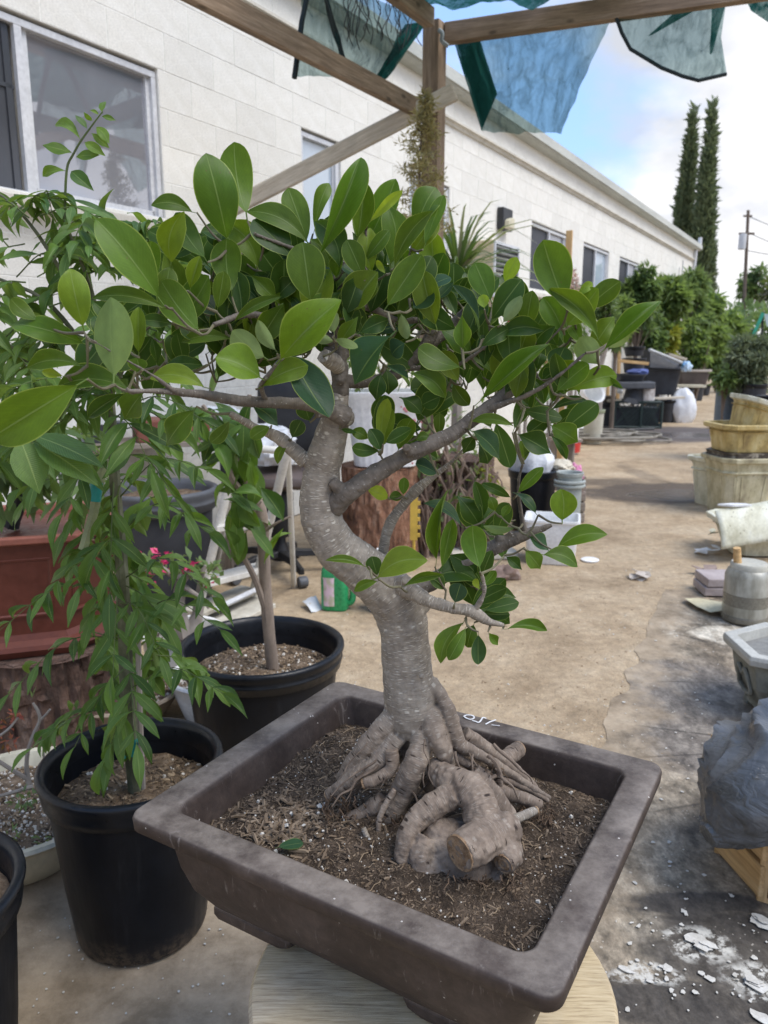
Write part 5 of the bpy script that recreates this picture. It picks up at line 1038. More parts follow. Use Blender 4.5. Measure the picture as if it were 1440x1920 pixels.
def debris(px, py, r_, label, seed, m=M_y3, z=0.02):
    rng = random.Random(seed); c = G(px, py); mb = MB()
    for k in range(5):
        a0 = rng.uniform(0, 6); pts = [V((math.cos(a0 + a) * r_ * rng.uniform(0.4, 1.0) * 0.6, math.sin(a0 + a) * r_ * rng.uniform(0.4, 1) * 0.45, 0)) for a in (0, 1.2, 2.4, 3.6, 4.9)]
        rt = Matrix.Rotation(rng.uniform(-0.5, 0.5), 3, 'X') @ Matrix.Rotation(rng.uniform(-0.4, 0.4), 3, 'Y'); o_ = c + V((rng.uniform(-1, 1) * r_ * 0.6, rng.uniform(-1, 1) * r_ * 0.4, z + rng.uniform(0, r_ * 0.25)))
        mb.loft([[o_ + rt @ p + Z * dz for p in pts] for dz in (0, 0.004)])
    return solo('plastic_fragments', mb, m, label, 'fragments', 'broken plastic lying by the planters', loc=c, smooth=False)
debris(1328, 1040, 0.11, 'white plastic fragments at the foot of the cream planters', 4, M_whitepl); debris(1345, 1015, 0.08, 'upright pale fragments leaning on the lower planter', 5, M_y3, 0.05)
debris(1212, 1088, 0.12, 'lone crumpled pale scrap out on the open dirt', 6, pm('dirty film', (0.55, 0.50, 0.44), (0.40, 0.34, 0.28), bump=0.4), 0.012)
debris(1325, 1078, 0.13, 'brown and pink fragments just behind the bricks', 7, pm('brownish shard', (0.36, 0.27, 0.22), (0.24, 0.18, 0.15), bump=0.2), 0.012)
M_brick = pm('pale pink paver', (0.42, 0.36, 0.34), (0.32, 0.265, 0.25), scale=14, bump=0.4); ga = R(-4)
for i, (dx, lb) in enumerate(((0.0, 'lower of two pink pavers stacked behind the jar'), (0.008, 'upper, paler of two pink pavers stacked behind the jar'))):
    c = G(1348, 1122); mb = MB(); mb.box(c + V((0.02 + dx, 0.10, 0.034 + i * 0.052)), (0.185, 0.20, 0.048), Matrix.Rotation(ga + 0.05 * i, 3, 'Z')); solo('brick', mb, M_brick, lb, 'brick', loc=c + V((0, 0, 0.008 + i * 0.052)), smooth=False, bevel=0.006)
mb = MB(); sh = [(1284, 1122), (1310, 1121), (1340, 1128), (1372, 1132), (1374, 1142), (1332, 1148), (1305, 1136)]; mb.loft([[G(x, y, z + (0.022 if i in (3, 4) else 0)) for i, (x, y) in enumerate(sh)] for z in (0.02, 0.032)]); solo('plastic_shard', mb, pm('ivory shard', (0.62, 0.56, 0.38), (0.50, 0.44, 0.28), bump=0.2), 'flat ivory shard lying in front of the pavers', 'shard', loc=G(1330, 1135), smooth=False)
# jar
t = MT('cloudy jar plastic'); vec = t.coord('Object')
c1 = t.ramp(t.noise(t.coord('Object', (1, 1, 0.35)), 14, 6, 0.65), [(0.35, (0.20, 0.185, 0.14)), (0.5, (0.36, 0.345, 0.28)), (0.68, (0.55, 0.54, 0.47))])
M_jar = t.done(t.pbr(c1, 0.3, 0.5, t.bump(t.noise(vec, 30, 4), 0.15, 0.004), Transmission_Weight=0.18))
jc = G(1410, 1176); jc = V((jc.x, jc.y + 0.09, 0.008)); T = thing('cloudy_jar', jc, 'cloudy lidded plastic jar with murky water standing on the concrete', 'jar')
hj = D(1410, 1062, jc.y).z; rj = 0.108
mb = MB(); mb.lathe([(0.001, 0.03), (rj * 0.97, 0.03), (rj, 0.045), (rj, hj * 0.5), (rj * 1.0, hj * 0.82), (rj * 0.9, hj * 0.92), (rj * 0.72, hj * 0.97), (rj * 0.72, hj)], jc, 40); part('body', mb, M_jar, T)
mb = MB(); mb.lathe([(0.001, 0.0), (rj * 0.95, 0.0), (rj * 1.02, 0.008), (rj * 1.02, 0.03), (rj * 0.98, 0.036)], jc, 40); part('base', mb, pm('murky base', (0.16, 0.145, 0.11), bump=0.1, rough=0.3), T)
mb = MB(); mb.lathe([(rj * 1.003, hj * 0.30), (rj * 1.004, hj * 0.31), (rj * 1.004, hj * 0.50), (rj * 1.003, hj * 0.51)], jc, 40); part('waterline', mb, pm('murky band', (0.22, 0.205, 0.16), (0.17, 0.155, 0.12), scale=7, rough=0.25, bump=0.05), T)
mb = MB(); mb.lathe([(rj * 0.80, hj - 0.035), (rj * 0.82, hj - 0.03), (rj * 0.82, hj + 0.005), (rj * 0.76, hj + 0.014), (0.001, hj + 0.012)], jc, 36); part('lid', mb, pm('cloudy lid', (0.50, 0.48, 0.40), bump=0.2), T)
mb = MB(); mb.tube([jc + V((-0.055, 0.0, hj * 0.9)), jc + V((-0.075, -0.01, hj + 0.09))], [0.02, 0.018], 10); solo('tool_handle', mb, M_wood_new, 'short wooden tool handle sticking up at the jar lid', 'handle', loc=jc + V((-0.06, 0, hj)))
# hexagonal grey planter
hc_ = G(1374, 1222, 0.25); hz = 0.265; M_hexp = pm('pale grey concrete', (0.46, 0.452, 0.405), (0.37, 0.362, 0.32), scale=9, bump=0.25); M_hexd = pm('weathered grey concrete', (0.20, 0.205, 0.175), (0.12, 0.12, 0.10), c3=(0.33, 0.33, 0.29), scale=9, bump=0.5)
cc = V((hc_.x + 0.235, hc_.y + 0.02, 0.006)); T = thing('hexagonal_planter', cc, 'grey hexagonal concrete planter with carved sides at the right edge', 'planter')
def hexr(r_, z, a0=28): return [cc + V((r_ * math.cos(R(a0 + 60 * k)), r_ * math.sin(R(a0 + 60 * k)), z)) for k in range(6)]
mb = MB(); mb.loft([hexr(0.125, 0.0), hexr(0.15, 0.02), hexr(0.145, 0.04), hexr(0.19, 0.12), hexr(0.212, 0.225), hexr(0.19, 0.225), hexr(0.15, 0.1)]); part('body', mb, M_hexd, T, smooth=False)
mb = MB(); mb.loft([hexr(0.205, 0.222), hexr(0.242, 0.228), hexr(0.246, 0.25), hexr(0.242, hz), hexr(0.196, hz), hexr(0.188, 0.22)], False, False); part('rim', mb, M_hexp, T, smooth=False, bevel=0.003)
mb = MB(); mb.loft([hexr(0.19, 0.228), hexr(0.001, 0.229)], False, False); part('soil', mb, pm('grey grit', (0.24, 0.235, 0.21), (0.17, 0.165, 0.15), scale=30, bump=0.5), T, smooth=False)
for k in range(6):
    a, b = hexr(0.181, 0.075)[k], hexr(0.181, 0.075)[(k + 1) % 6]; m_ = (a + b) / 2; n_ = (m_ - cc); n_.z = 0; n_.normalize(); tx = (b - a).normalized()
    mb = MB(); mb.tube(smooth_path([tuple(m_ + tx * x + Z * z + n_ * (0.002 + z * 0.25)) for x, z in ((-0.05, 0.02), (-0.03, 0.10), (0.0, 0.075), (0.03, 0.10), (0.05, 0.02), (0, 0.0), (-0.05, 0.02))], 5), 0.008, 6); part('carved_scroll', mb, M_hexd, T)
for k in range(6):
    q = hexr(0.13, 0.0)[k]; mb = MB(); mb.lathe([(0.018, 0), (0.022, 0.02), (0.014, 0.05)], q, 8, cap1=True); part('foot', mb, M_hexd, T)
# pine crate and the dark plastic sack over it
T = thing('pine_crate', V((1.2, 1.86, 0)), 'raw pine crate under the dark plastic sack at the lower right', 'crate'); q0 = G(1426, 1694); q1 = G(1352, 1403, 0.30); zt = 0.30
M_dkwood = woodmat('dark red brown wood', (0.11, 0.05, 0.03), (0.07, 0.03, 0.02), (0.15, 0.075, 0.045))  # dark red brown tone for the crate's front boards
mb = MB(); n_ = V((0, -1, 0))
for i, (a, b) in enumerate(((V((q0.x, q0.y, 0)), V((q1.x, q1.y, 0))),)):
    for z in (0.06, 0.16, 0.255): beam('side_board', a + Z * z, b + Z * z, 0.018, 0.086, M_wood_new, T)
    for z in (0.06, 0.16, 0.255): beam('front_board', a + V((0.012, -0.004, z)), a + V((0.55, 0.10, z)), 0.018, 0.086, M_dkwood, T)
    beam('corner_post', a + V((0.016, 0.014, 0)), a + V((0.016, 0.014, zt)), 0.035, 0.035, M_wood_new, T, up=U); beam('corner_post', b + V((0.02, -0.02, 0)), b + V((0.02, -0.02, zt)), 0.035, 0.035, M_wood_new, T, up=U)
    beam('top_board', b + V((-0.004, 0.0, zt + 0.008)), b + V((0.5, 0.06, zt + 0.008)), 0.1, 0.016, M_wood_new, T)
t = MT('dark grey plastic film'); vec = t.coord('Object')
f1 = t.noise(vec, 7, 6, 0.6, 0.7); c1 = t.ramp(f1, [(0.35, (0.045, 0.048, 0.05)), (0.65, (0.10, 0.104, 0.108))])
wv = t.math('ABSOLUTE', t.math('SUBTRACT', t.noise(t.coord('Object', (0.7, 1, 2.0), (0.4, 0.3, 0.8)), 8, 4, 0.55, 1.2), 0.5))
M_film = t.done(t.pbr(c1, t.ramp(f1, [(0.35, 0.26), (0.65, 0.42)]), 0.6, t.bump(t.math('ADD', wv, t.math('MULTIPLY', f1, 0.4)), 0.9, 0.014)))
A = [(1326, 1568, 1.66, 0.028), (1340, 1562, 1.665, 0.045), (1366, 1540, 1.675, 0.085), (1402, 1508, 1.69, 0.132), (1446, 1488, 1.715, 0.185), (1510, 1470, 1.75, 0.22), (1600, 1460, 1.8, 0.235)]
ps = smooth_path([tuple(D(x, y, Y)) + (r_,) for x, y, Y, r_ in A], 9); rings = []
for i, p in enumerate(ps):
    c = V(p[:3]); tg = (V(ps[min(i + 1, len(ps) - 1)][:3]) - V(ps[max(0, i - 1)][:3])).normalized(); sdv = tg.cross(Z).normalized(); upv = sdv.cross(tg)
    rg_ = []
    for k in range(64):
        a = 2 * PI * k / 64; q = V((math.cos(a) * 1.5, math.sin(a) * 1.5, i * 0.10)); tw = 1.6 * noise.noise(V((i * 0.05, 2, 0))) + 0.9 * noise.noise(q * 0.8)
        f1 = 1 - abs(math.sin(3.5 * a + tw * 1.4)); f2 = 1 - abs(math.sin(7.5 * a + 1.3 + tw * 2.2 + i * 0.02))
        wr = 0.90 + 0.17 * f1 ** 2.2 + 0.11 * f2 ** 2.0 + 0.08 * noise.noise(q) + 0.022 * math.sin(i * 1.1 + 3 * noise.noise(q * 1.3)) * max(0, -math.sin(a) + 0.3)
        rg_.append(c + sdv * math.cos(a) * p[3] * wr * 1.1 + upv * math.sin(a) * p[3] * wr * (0.86 if math.sin(a) > 0 else 0.66))
    rings.append(rg_)
mb = MB(); mb.loft(rings); solo('plastic_sack', mb, M_film, 'crumpled dark grey plastic sack draped over the pine crate', 'sack', loc=V((1.2, 1.8, 0.31)), auto=60)
# paint flakes on the slab
M_flake = pm('white paint flake', (0.60, 0.58, 0.53), (0.46, 0.435, 0.38), scale=22, bump=0.2)
def flake(mb, c, r_, rng, el=1.0, ang=0.0, z=0.0075):
    n = rng.randint(11, 17); pts = []; q0 = rng.uniform(0, 9)
    for k in range(n):
        a = 6.2832 * k / n; q = r_ * (0.82 + 0.5 * noise.noise(V((math.cos(a) * 1.6, math.sin(a) * 1.6, q0))) + rng.uniform(-.1, .1)); x, y = math.cos(a) * q * el, math.sin(a) * q / el ** 0.5; pts.append(V((c.x + x * math.cos(ang) - y * math.sin(ang), c.y + x * math.sin(ang) + y * math.cos(ang), z + rng.uniform(0, 0.07) * min(r_, 0.03))))
    mb.loft([[p - Z * 0.0012 for p in pts], pts])
FL = [(1315, 1765, .052, 2.0, 'largest ragged white paint flake, on the black stain'), (1252, 1815, .026, 1.2, 'squarish white flake by the crack'), (1175, 1818, .022, 2.6, 'long crumbly white flake nearest the stool'), (1217, 1838, .016, 1.3, 'small white flake at the right end of the crumbly strip'), (1332, 1835, .022, 1.7, 'curved white flake right of centre on the black stain'), (1316, 1824, .015, 1.2, 'little white flake just above the curved one'), (1304, 1860, .014, 1.6, 'little white flake below the curved one'), (1414, 1795, .016, 1.3, 'two lobed white flake near the right edge'), (1425, 1730, .05, 1.9, 'big pale flake at the right edge below the crate'), (1418, 1845, .045, 1.9, 'long pale flake at the right edge'), (1282, 1708, .016, 1.6, 'flake row at the edge of the black stain'), (1195, 1800, .009, 1.5, 'rounded white flake left of the crack, upper'), (1220, 1806, .009, 1.4, 'rounded white flake left of the crack, lower'), (1425, 1908, .04, 2.2, 'pale flake in the bottom right corner')]
for i, (x, y, r_, el, lb) in enumerate(FL):
    r_ *= 0.5; el = 1 + (el - 1) * 0.55
    rng = random.Random(i + 40); mb = MB(); c = G(x, y, .008)
    for k in range(3 if r_ > 0.02 else 1): flake(mb, c + V((rng.uniform(-1, 1), rng.uniform(-1, 1), 0)) * r_ * (0.7 if k else 0), r_ * (1 if k == 0 else 0.6), rng, el, R(-38), 0.008 + 0.003 * k)
    solo('paint_flake', mb, M_flake, lb, 'paint flake', 'peeled paint flakes on the concrete', loc=c, smooth=False)
mb = MB(); rng = random.Random(77)
for i in range(300):
    x, y = rng.uniform(1110, 1440), rng.uniform(1150, 1915)
    if noise.noise(V((x * 0.012, y * 0.012, 1))) + rng.random() * 0.6 < 0.22: continue
    c = G(x, y); flake(mb, c, rng.choice((0.002, 0.003, 0.003, 0.004, 0.006)), rng, rng.uniform(1, 1.6), rng.uniform(0, 3), 0.0075)
for i in range(70): c = G(rng.uniform(60, 440), rng.uniform(1720, 1915)); flake(mb, c, rng.choice((0.0015, 0.002, 0.003)), rng, 1.2, rng.uniform(0, 3), 0.0075)
o = part('paint_chips', mb, M_flake, None, smooth=False, kind='stuff'); tag(o, 'tiny white paint chips scattered over the concrete', 'paint chips')
mb = MB(); mb.smooth = False; rng = random.Random(78)
for i in range(1500):
    c = G(rng.uniform(640, 1330), rng.uniform(840, 1420) if rng.random() < .7 else rng.uniform(840, 1000)); s_ = rng.choice((0.003, 0.003, 0.004, 0.006)); mb.box(c + Z * s_ * 0.3, (s_ * rng.uniform(1, 2), s_, s_ * 0.6), Matrix.Rotation(rng.uniform(0, 3), 3, 'Z'), rng.choice((0, 0, 0, 2)), taper=0.7)
o = part('grit', mb, [M_chipp, M_chipm, M_perl], None, smooth=False, kind='stuff'); tag(o, 'small pebbles and litter scattered over the dirt yard', 'grit')
# ------------------------------------------------------------------ stool, bonsai pot, soil
RZ = 0.69; PC = V((0.041, 1.067, 0)); PA = R(-30.6); HX, HY = 0.322, 0.272; SZ = 0.642
ST = 0.486
def pl(x, y, z): return PC + Matrix.Rotation(PA, 3, 'Z') @ V((x, y, 0)) + Z * z
t = MT('worn stool wood'); vec = t.coord('Object', (1, 1, 1), (0, 0, R(28)))
gr = t.noise(t.coord('Object', (3, 46, 10), (0, 0, R(28))), 6, 7, 0.7, 0.35); bl2 = t.noise(vec, 4, 5)
c1 = t.ramp(gr, [(0.3, (0.26, 0.195, 0.115)), (0.48, (0.47, 0.375, 0.23)), (0.7, (0.60, 0.50, 0.33))])
c1 = t.mix(t.ramp(bl2, [(0.52, 0.0), (0.74, 0.7)]), c1, t.ramp(gr, [(0.3, (0.14, 0.13, 0.115)), (0.6, (0.36, 0.345, 0.31))]))
M_stool = t.done(t.pbr(c1, 0.75, 0.3, t.bump(gr, 0.4, 0.003)))
sc = V((0.066, 0.915, 0)); T = thing('round_stool', sc, 'round worn wooden stool carrying the bonsai pot', 'stool')
mb = MB(); r_ = 0.252; mb.lathe([(0.001, ST - 0.034), (r_ - 0.02, ST - 0.034), (r_ - 0.004, ST - 0.03), (r_, ST - 0.022), (r_, ST - 0.008), (r_ - 0.005, ST - 0.001), (r_ - 0.012, ST), (0.001, ST)], sc, 72); part('seat', mb, M_stool, T)
for k in range(4):
    a = R(45 + 90 * k); p = sc + V((math.cos(a), math.sin(a), 0)) * 0.17; q = sc + V((math.cos(a), math.sin(a), 0)) * 0.215
    mb = MB(); mb.tube([V((q.x, q.y, 0.008)), p + Z * (ST - 0.034)], [0.019, 0.024], 12); part('leg', mb, M_stool, T)
for k in range(4):
    a, b = R(45 + 90 * k), R(135 + 90 * k); mb = MB(); mb.tube([sc + V((math.cos(a), math.sin(a), 0)) * 0.2 + Z * 0.18, sc + V((math.cos(b), math.sin(b), 0)) * 0.2 + Z * 0.18], 0.012, 8); part('stretcher', mb, M_stool, T)

t = MT('unglazed brown stoneware'); vec = t.coord('Object')
f1 = t.noise(vec, 9, 8, 0.65); f2 = t.noise(vec, 60, 5, 0.7)
c1 = t.ramp(f1, [(0.3, (0.027, 0.018, 0.0145)), (0.5, (0.044, 0.031, 0.025)), (0.72, (0.076, 0.057, 0.047))])
c1 = t.mix(0.55, c1, t.ramp(f2, [(0.3, 0.55), (0.7, 1.5)]), 'MULTIPLY')
geo = t.n('NewGeometry'); sepn = t.n('SeparateXYZ'); t.put(sepn.inputs[0], geo.outputs['Normal'])
# lime bloom and dust that has settled on the flat top of the lip
dust = t.math('MULTIPLY', t.ramp(sepn.outputs[2], [(0.6, 0.0), (0.95, 1.0)]), t.ramp(t.noise(vec, 16, 8, 0.7), [(0.36, 0.10), (0.50, 0.45), (0.64, 0.85)]))
c1 = t.mix(dust, c1, (0.225, 0.19, 0.158))
edge = t.n('Bevel', Radius=0.006).outputs[0]; dp = t.n('VectorMath', {'operation': 'DOT_PRODUCT'}); t.put(dp.inputs[0], edge); t.put(dp.inputs[1], geo.outputs['Normal'])
wear = t.math('MULTIPLY', t.ramp(dp.outputs['Value'], [(0.80, 1.0), (0.97, 0.0)]), t.ramp(t.noise(vec, 30, 6, 0.7), [(0.42, 0.0), (0.6, 0.75)]))
c1 = t.mix(wear, c1, (0.27, 0.205, 0.155))
scr = t.noise(t.coord('Object', (7, 7, 1.4), (0.3, 0.5, 0.7)), 9, 6, 0.7, 1.2)
c1 = t.mix(t.ramp(scr, [(0.60, 0.0), (0.72, 0.5)]), c1, (0.23, 0.20, 0.18))
v = t.n('TexVoronoi', Vector=vec, Scale=55).outputs['Distance']; c1 = t.mix(t.math('MULTIPLY', t.math('LESS_THAN', v, 0.08), t.math('GREATER_THAN', t.noise(vec, 12, 3), 0.55)), c1, (0.42, 0.39, 0.35))
M_pot = t.done(t.pbr(c1, t.ramp(f1, [(0.3, 0.45), (0.7, 0.7)]), 0.32, t.bump(t.math('ADD', f2, f1), 0.28, 0.003)))
BP = thing('bonsai_pot', PC + Z * ST, 'large rectangular brown stoneware bonsai pot in the foreground on the stool', 'bonsai pot')
def prr(o, z, rad): return rr(HX - o, HY - o, rad, z, 8, (PC.x, PC.y), PA)
ZB = ST + 0.022
lv = [(0.105, ZB, 0.03), (0.088, ZB + 0.003, 0.03), (0.072, ZB + 0.02, 0.032), (0.052, ZB + 0.052, 0.034), (0.041, ZB + 0.09, 0.034), (0.036, ZB + 0.13, 0.03), (0.034, RZ - 0.034, 0.028), (0.030, RZ - 0.028, 0.028)]
mb = MB(); mb.loft([prr(*q) for q in lv], True, False); part('body', mb, M_pot, BP, auto=50)
lv = [(0.032, RZ - 0.027, 0.026), (0.006, RZ - 0.025, 0.028), (0.001, RZ - 0.021, 0.024), (0.0, RZ - 0.006, 0.024), (0.0015, RZ - 0.0015, 0.024), (0.005, RZ, 0.022), (0.044, RZ - 0.001, 0.024), (0.048, RZ - 0.003, 0.022), (0.051, RZ - 0.010, 0.022), (0.062, RZ - 0.07, 0.03)]
mb = MB(); mb.loft([prr(*q) for q in lv], False, False); part('rim', mb, M_pot, BP, auto=60)
for sx in (-1, 1):
    for sy in (-1, 1):
        a, b = HX - 0.088, HY - 0.088; lx, ly, th = 0.135, 0.115, 0.035; mb = MB()
        def foot(o, z, k): # L shaped cloud foot
            pts = [(a + o, b + o), (a - lx * k, b + o), (a - lx * k - 0.01, b - th * 0.5), (a - lx * k, b - th), (a - th, b - th), (a - th, b - ly * k), (a - th * 0.5, b - ly * k - 0.01), (a + o, b - ly * k)]
            r = [pl(sx * x, sy * y, z) for x, y in pts]; return r if sx * sy > 0 else r[::-1]
        mb.loft([foot(-0.004, ST + 0.001, 0.78), foot(0.003, ST + 0.008, 0.9), foot(0.006, ST + 0.016, 1.0), foot(0.006, ST + 0.030, 1.06)]); part('foot', mb, M_pot, BP, smooth=False, bevel=0.004)
# chalk writing on the back lip: 150 and a dash, seen upside down
def stroke(px, r_=0.0011):
    return [G(x, y, RZ + 0.0008) for x, y in px], r_
mb = MB()
def ribbon(px, wd=0.0026):
    P_ = [V(tuple(G(x, y, RZ + 0.0006))) for x, y in px]
    for k in range(len(P_) - 1):
        d_ = (P_[k + 1] - P_[k]).normalized(); s_ = V((-d_.y, d_.x, 0)) * wd / 2; e_ = d_ * wd * 0.3
        mb.loft([[P_[k] - e_ + s_, P_[k] - e_ - s_, P_[k + 1] + e_ - s_, P_[k + 1] + e_ + s_], [p + Z * (0.0006 + 0.0001 * (k % 2)) for p in (P_[k] - e_ + s_, P_[k] - e_ - s_, P_[k + 1] + e_ - s_, P_[k + 1] + e_ + s_)]])
ribbon([tuple(p) for p in smooth_path([(870, 1343), (875, 1341), (884, 1341.5), (889, 1344.5), (887, 1348), (881, 1349), (874, 1346.5), (870, 1343.5)], 3)])
ribbon([tuple(p) for p in smooth_path([(886, 1351.5), (892, 1353), (897, 1355), (901, 1352), (903.5, 1348), (906, 1345.5), (911, 1347)], 3)])
ribbon([(911, 1358), (918, 1354), (929, 1350)]); ribbon([(922, 1359.5), (930, 1360.3), (937, 1361)], 0.0014)
part('chalk_mark', mb, pm('white chalk', (0.74, 0.74, 0.74), (0.6, 0.6, 0.6), scale=200, bump=0), BP, smooth=False)

M_chippb = pm('grey brown chip', (0.235, 0.175, 0.118), (0.15, 0.108, 0.07), scale=30, bump=0)
t = MT('dark bonsai soil'); vec = t.coord('Object')
c1 = t.ramp(t.noise(vec, 30, 8, 0.7), [(0.32, (0.028, 0.020, 0.0135)), (0.5, (0.062, 0.044, 0.030)), (0.7, (0.125, 0.092, 0.064))])
c1 = t.mix(0.6, c1, t.ramp(t.noise(vec, 190, 4, 0.75), [(0.3, 0.4), (0.68, 1.9)]), 'MULTIPLY')
M_bsoil = t.done(t.pbr(c1, 0.95, 0.2, t.bump(t.math('ADD', t.noise(vec, 70, 6, 0.7), t.noise(vec, 220, 4, 0.7)), 1.0, 0.008)))
ix, iy = HX - 0.058, HY - 0.058
MND = [(pl(0.0, -0.02, 0), 0.16, 0.022), (pl(0.10, -0.12, 0), 0.13, 0.012), (pl(-0.17, 0.12, 0), 0.10, 0.010)]
def soil_z(p):
    z = SZ - 0.008
    for c, r_, h_ in MND: z += h_ * math.exp(-((p.x - c.x) ** 2 + (p.y - c.y) ** 2) / (r_ * r_))
    return z + 0.006 * noise.noise(V((p.x * 22, p.y * 22, 1))) + 0.003 * noise.noise(V((p.x * 60, p.y * 60, 4)))
mb = MB()
def fn(u, v):
    p = pl((u * 2 - 1) * ix, (v * 2 - 1) * iy, 0); p.z = soil_z(p); return p
mb.grid(fn, 110, 92); part('soil', mb, M_bsoil, BP)
def f(rng):
    x, y = rng.uniform(-ix, ix) * 0.985, rng.uniform(-iy, iy) * 0.985; p = pl(x, y, 0); p.z = soil_z(p); return p
crumbs('soil_grains', BP, f, 13000, 31, pale=M_chippb, s=(0.0010, 0.0030), mix=(0.40, 0.38, 0.19, 0.03))
def f2(rng):
    while True:
        p = f(rng); q = Matrix.Rotation(-PA, 3, 'Z') @ (p - PC)
        k = 0.75 if (q.x < -0.02) else 0.22
        if rng.random() < k: return p
crumbs('bark_chips', BP, f2, 1500, 32, pale=M_chippb, s=(0.0022, 0.0062), mix=(0.38, 0.42, 0.18, 0.02), flat=0.45, longf=1.35)
cz = G(530, 1560, SZ)
def f3(rng):
    p = V((cz.x + rng.gauss(0, 0.03), cz.y + rng.gauss(0.02, 0.03), 0)); p.z = soil_z(p) + 0.002; return p
crumbs('bark_chips', BP, f3, 360, 33, pale=M_chippb, s=(0.003, 0.008), mix=(0.14, 0.38, 0.42, 0.06), flat=0.5, longf=1.35)
# fine hair rootlets and straw lying on the soil
mb = MB(); rng = random.Random(4)
for i in range(150):
    p = f(rng) + Z * 0.002; a = rng.uniform(0, 6.28); l = rng.uniform(0.008, 0.03); pts = [p]
    for k in range(3): a += rng.uniform(-0.6, 0.6); q = pts[-1] + V((math.cos(a), math.sin(a), 0)) * l / 3; q.z = soil_z(q) + rng.uniform(0.001, 0.005); pts.append(q)
    mb.tube(pts, rng.uniform(0.0004, 0.0009), 4)
part('straw', mb, M_chipp, BP, kind='stuff')
# ------------------------------------------------------------------ the bonsai
BT = thing('bonsai_tree', V((0.05, 1.08, SZ)), 'gnarled ficus bonsai with S curved grey trunk and glossy green leaves', 'bonsai tree')
def skel(pts, n=5):
    """(px, py, radius px, Y) -> [(point, radius m)]"""
    o = []
    for x, y, r_, Y in smooth_path(pts, n): P = D(x, y, Y); o.append((P, r_ * mpp(P)))
    return o
def barkmat(name, base, dark, light, dash, dashscale=(380, 62), thr=0.16, gate=0.5):
    t = MT(name); vec = t.coord('Object'); at = t.n('Attribute', {'attribute_name': 'bark'}).outputs['Vector']
    f = t.noise(vec, 26, 8, 0.66); g = t.noise(vec, 130, 5, 0.7)
    c = t.ramp(f, [(0.3, dark), (0.52, base), (0.74, light)]); c = t.mix(0.45, c, t.ramp(g, [(0.3, 0.55), (0.7, 1.4)]), 'MULTIPLY')
    rooty = t.n('Attribute', {'attribute_name': 'rooty'}).outputs['Fac']
    c = t.mix(t.math('MULTIPLY', rooty, 0.75), c, t.ramp(f, [(0.3, (0.075, 0.050, 0.036)), (0.52, (0.175, 0.126, 0.092)), (0.74, (0.30, 0.235, 0.178))]))
    # fine rings round the limb
    rg = t.noise(t.n('Mapping', Vector=at, Scale=(420, 26, 1)).outputs[0], 1.0, 4, 0.65, 0.4)
    c = t.mix(0.4, c, t.ramp(rg, [(0.35, 0.62), (0.62, 1.2)]), 'MULTIPLY')
    mp_ = t.n('Mapping', Vector=at, Scale=(dashscale[0], dashscale[1], 1)).outputs[0]
    vo = t.n('TexVoronoi', {'voronoi_dimensions': '2D'}, Vector=mp_, Scale=1.0); sepc = t.n('SeparateColor'); t.put(sepc.inputs[0], vo.outputs['Color'])
    m_ = t.math('MULTIPLY', t.ramp(vo.outputs['Distance'], [(thr * 0.6, 1.0), (thr * 1.3, 0.0)]), t.math('GREATER_THAN', sepc.outputs[0], gate))
    m_ = t.math('MULTIPLY', m_, t.math('SUBTRACT', 1.0, t.math('MULTIPLY', rooty, 0.75)))
    c = t.mix(t.math('MULTIPLY', m_, 0.6), c, dash)
    mp2 = t.n('Mapping', Vector=at, Scale=(105, 22, 1)).outputs[0]
    v2 = t.n('TexVoronoi', {'voronoi_dimensions': '2D'}, Vector=mp2, Scale=1.0); s2 = t.n('SeparateColor'); t.put(s2.inputs[0], v2.outputs['Color'])
    m2 = t.math('MULTIPLY', t.math('MULTIPLY', t.ramp(v2.outputs['Distance'], [(0.08, 1.0), (0.15, 0.0)]), t.math('GREATER_THAN', s2.outputs[1], 0.58)), t.math('ADD', 0.12, t.math('MULTIPLY', rooty, 0.75)))
    c = t.mix(t.math('MULTIPLY', m2, 1.15, True), c, (0.028, 0.018, 0.013))
    h = t.math('ADD', t.math('ADD', t.math('MULTIPLY', f, 0.8), t.math('MULTIPLY', rg, 0.5)), t.math('SUBTRACT', t.math('MULTIPLY', m_, 0.5), t.math('MULTIPLY', m2, 0.5)))
    return t.done(t.pbr(c, 0.78, 0.3, t.bump(t.math('ADD', h, t.math('MULTIPLY', g, 0.4)), 0.55, 0.0035)))
M_trunk = barkmat('grey fig bark', (0.25, 0.218, 0.178), (0.165, 0.14, 0.112), (0.34, 0.305, 0.255), (0.62, 0.58, 0.50), (430, 58), 0.21, 0.42)
M_branch = barkmat('dark fig bark', (0.135, 0.115, 0.095), (0.08, 0.068, 0.056), (0.20, 0.175, 0.148), (0.40, 0.38, 0.34), (120, 120), 0.10, 0.6)
M_cut = pm('sawn root end', (0.27, 0.175, 0.10), (0.12, 0.07, 0.04), c3=(0.38, 0.27, 0.17), scale=75, bump=0.9, bscale=160)
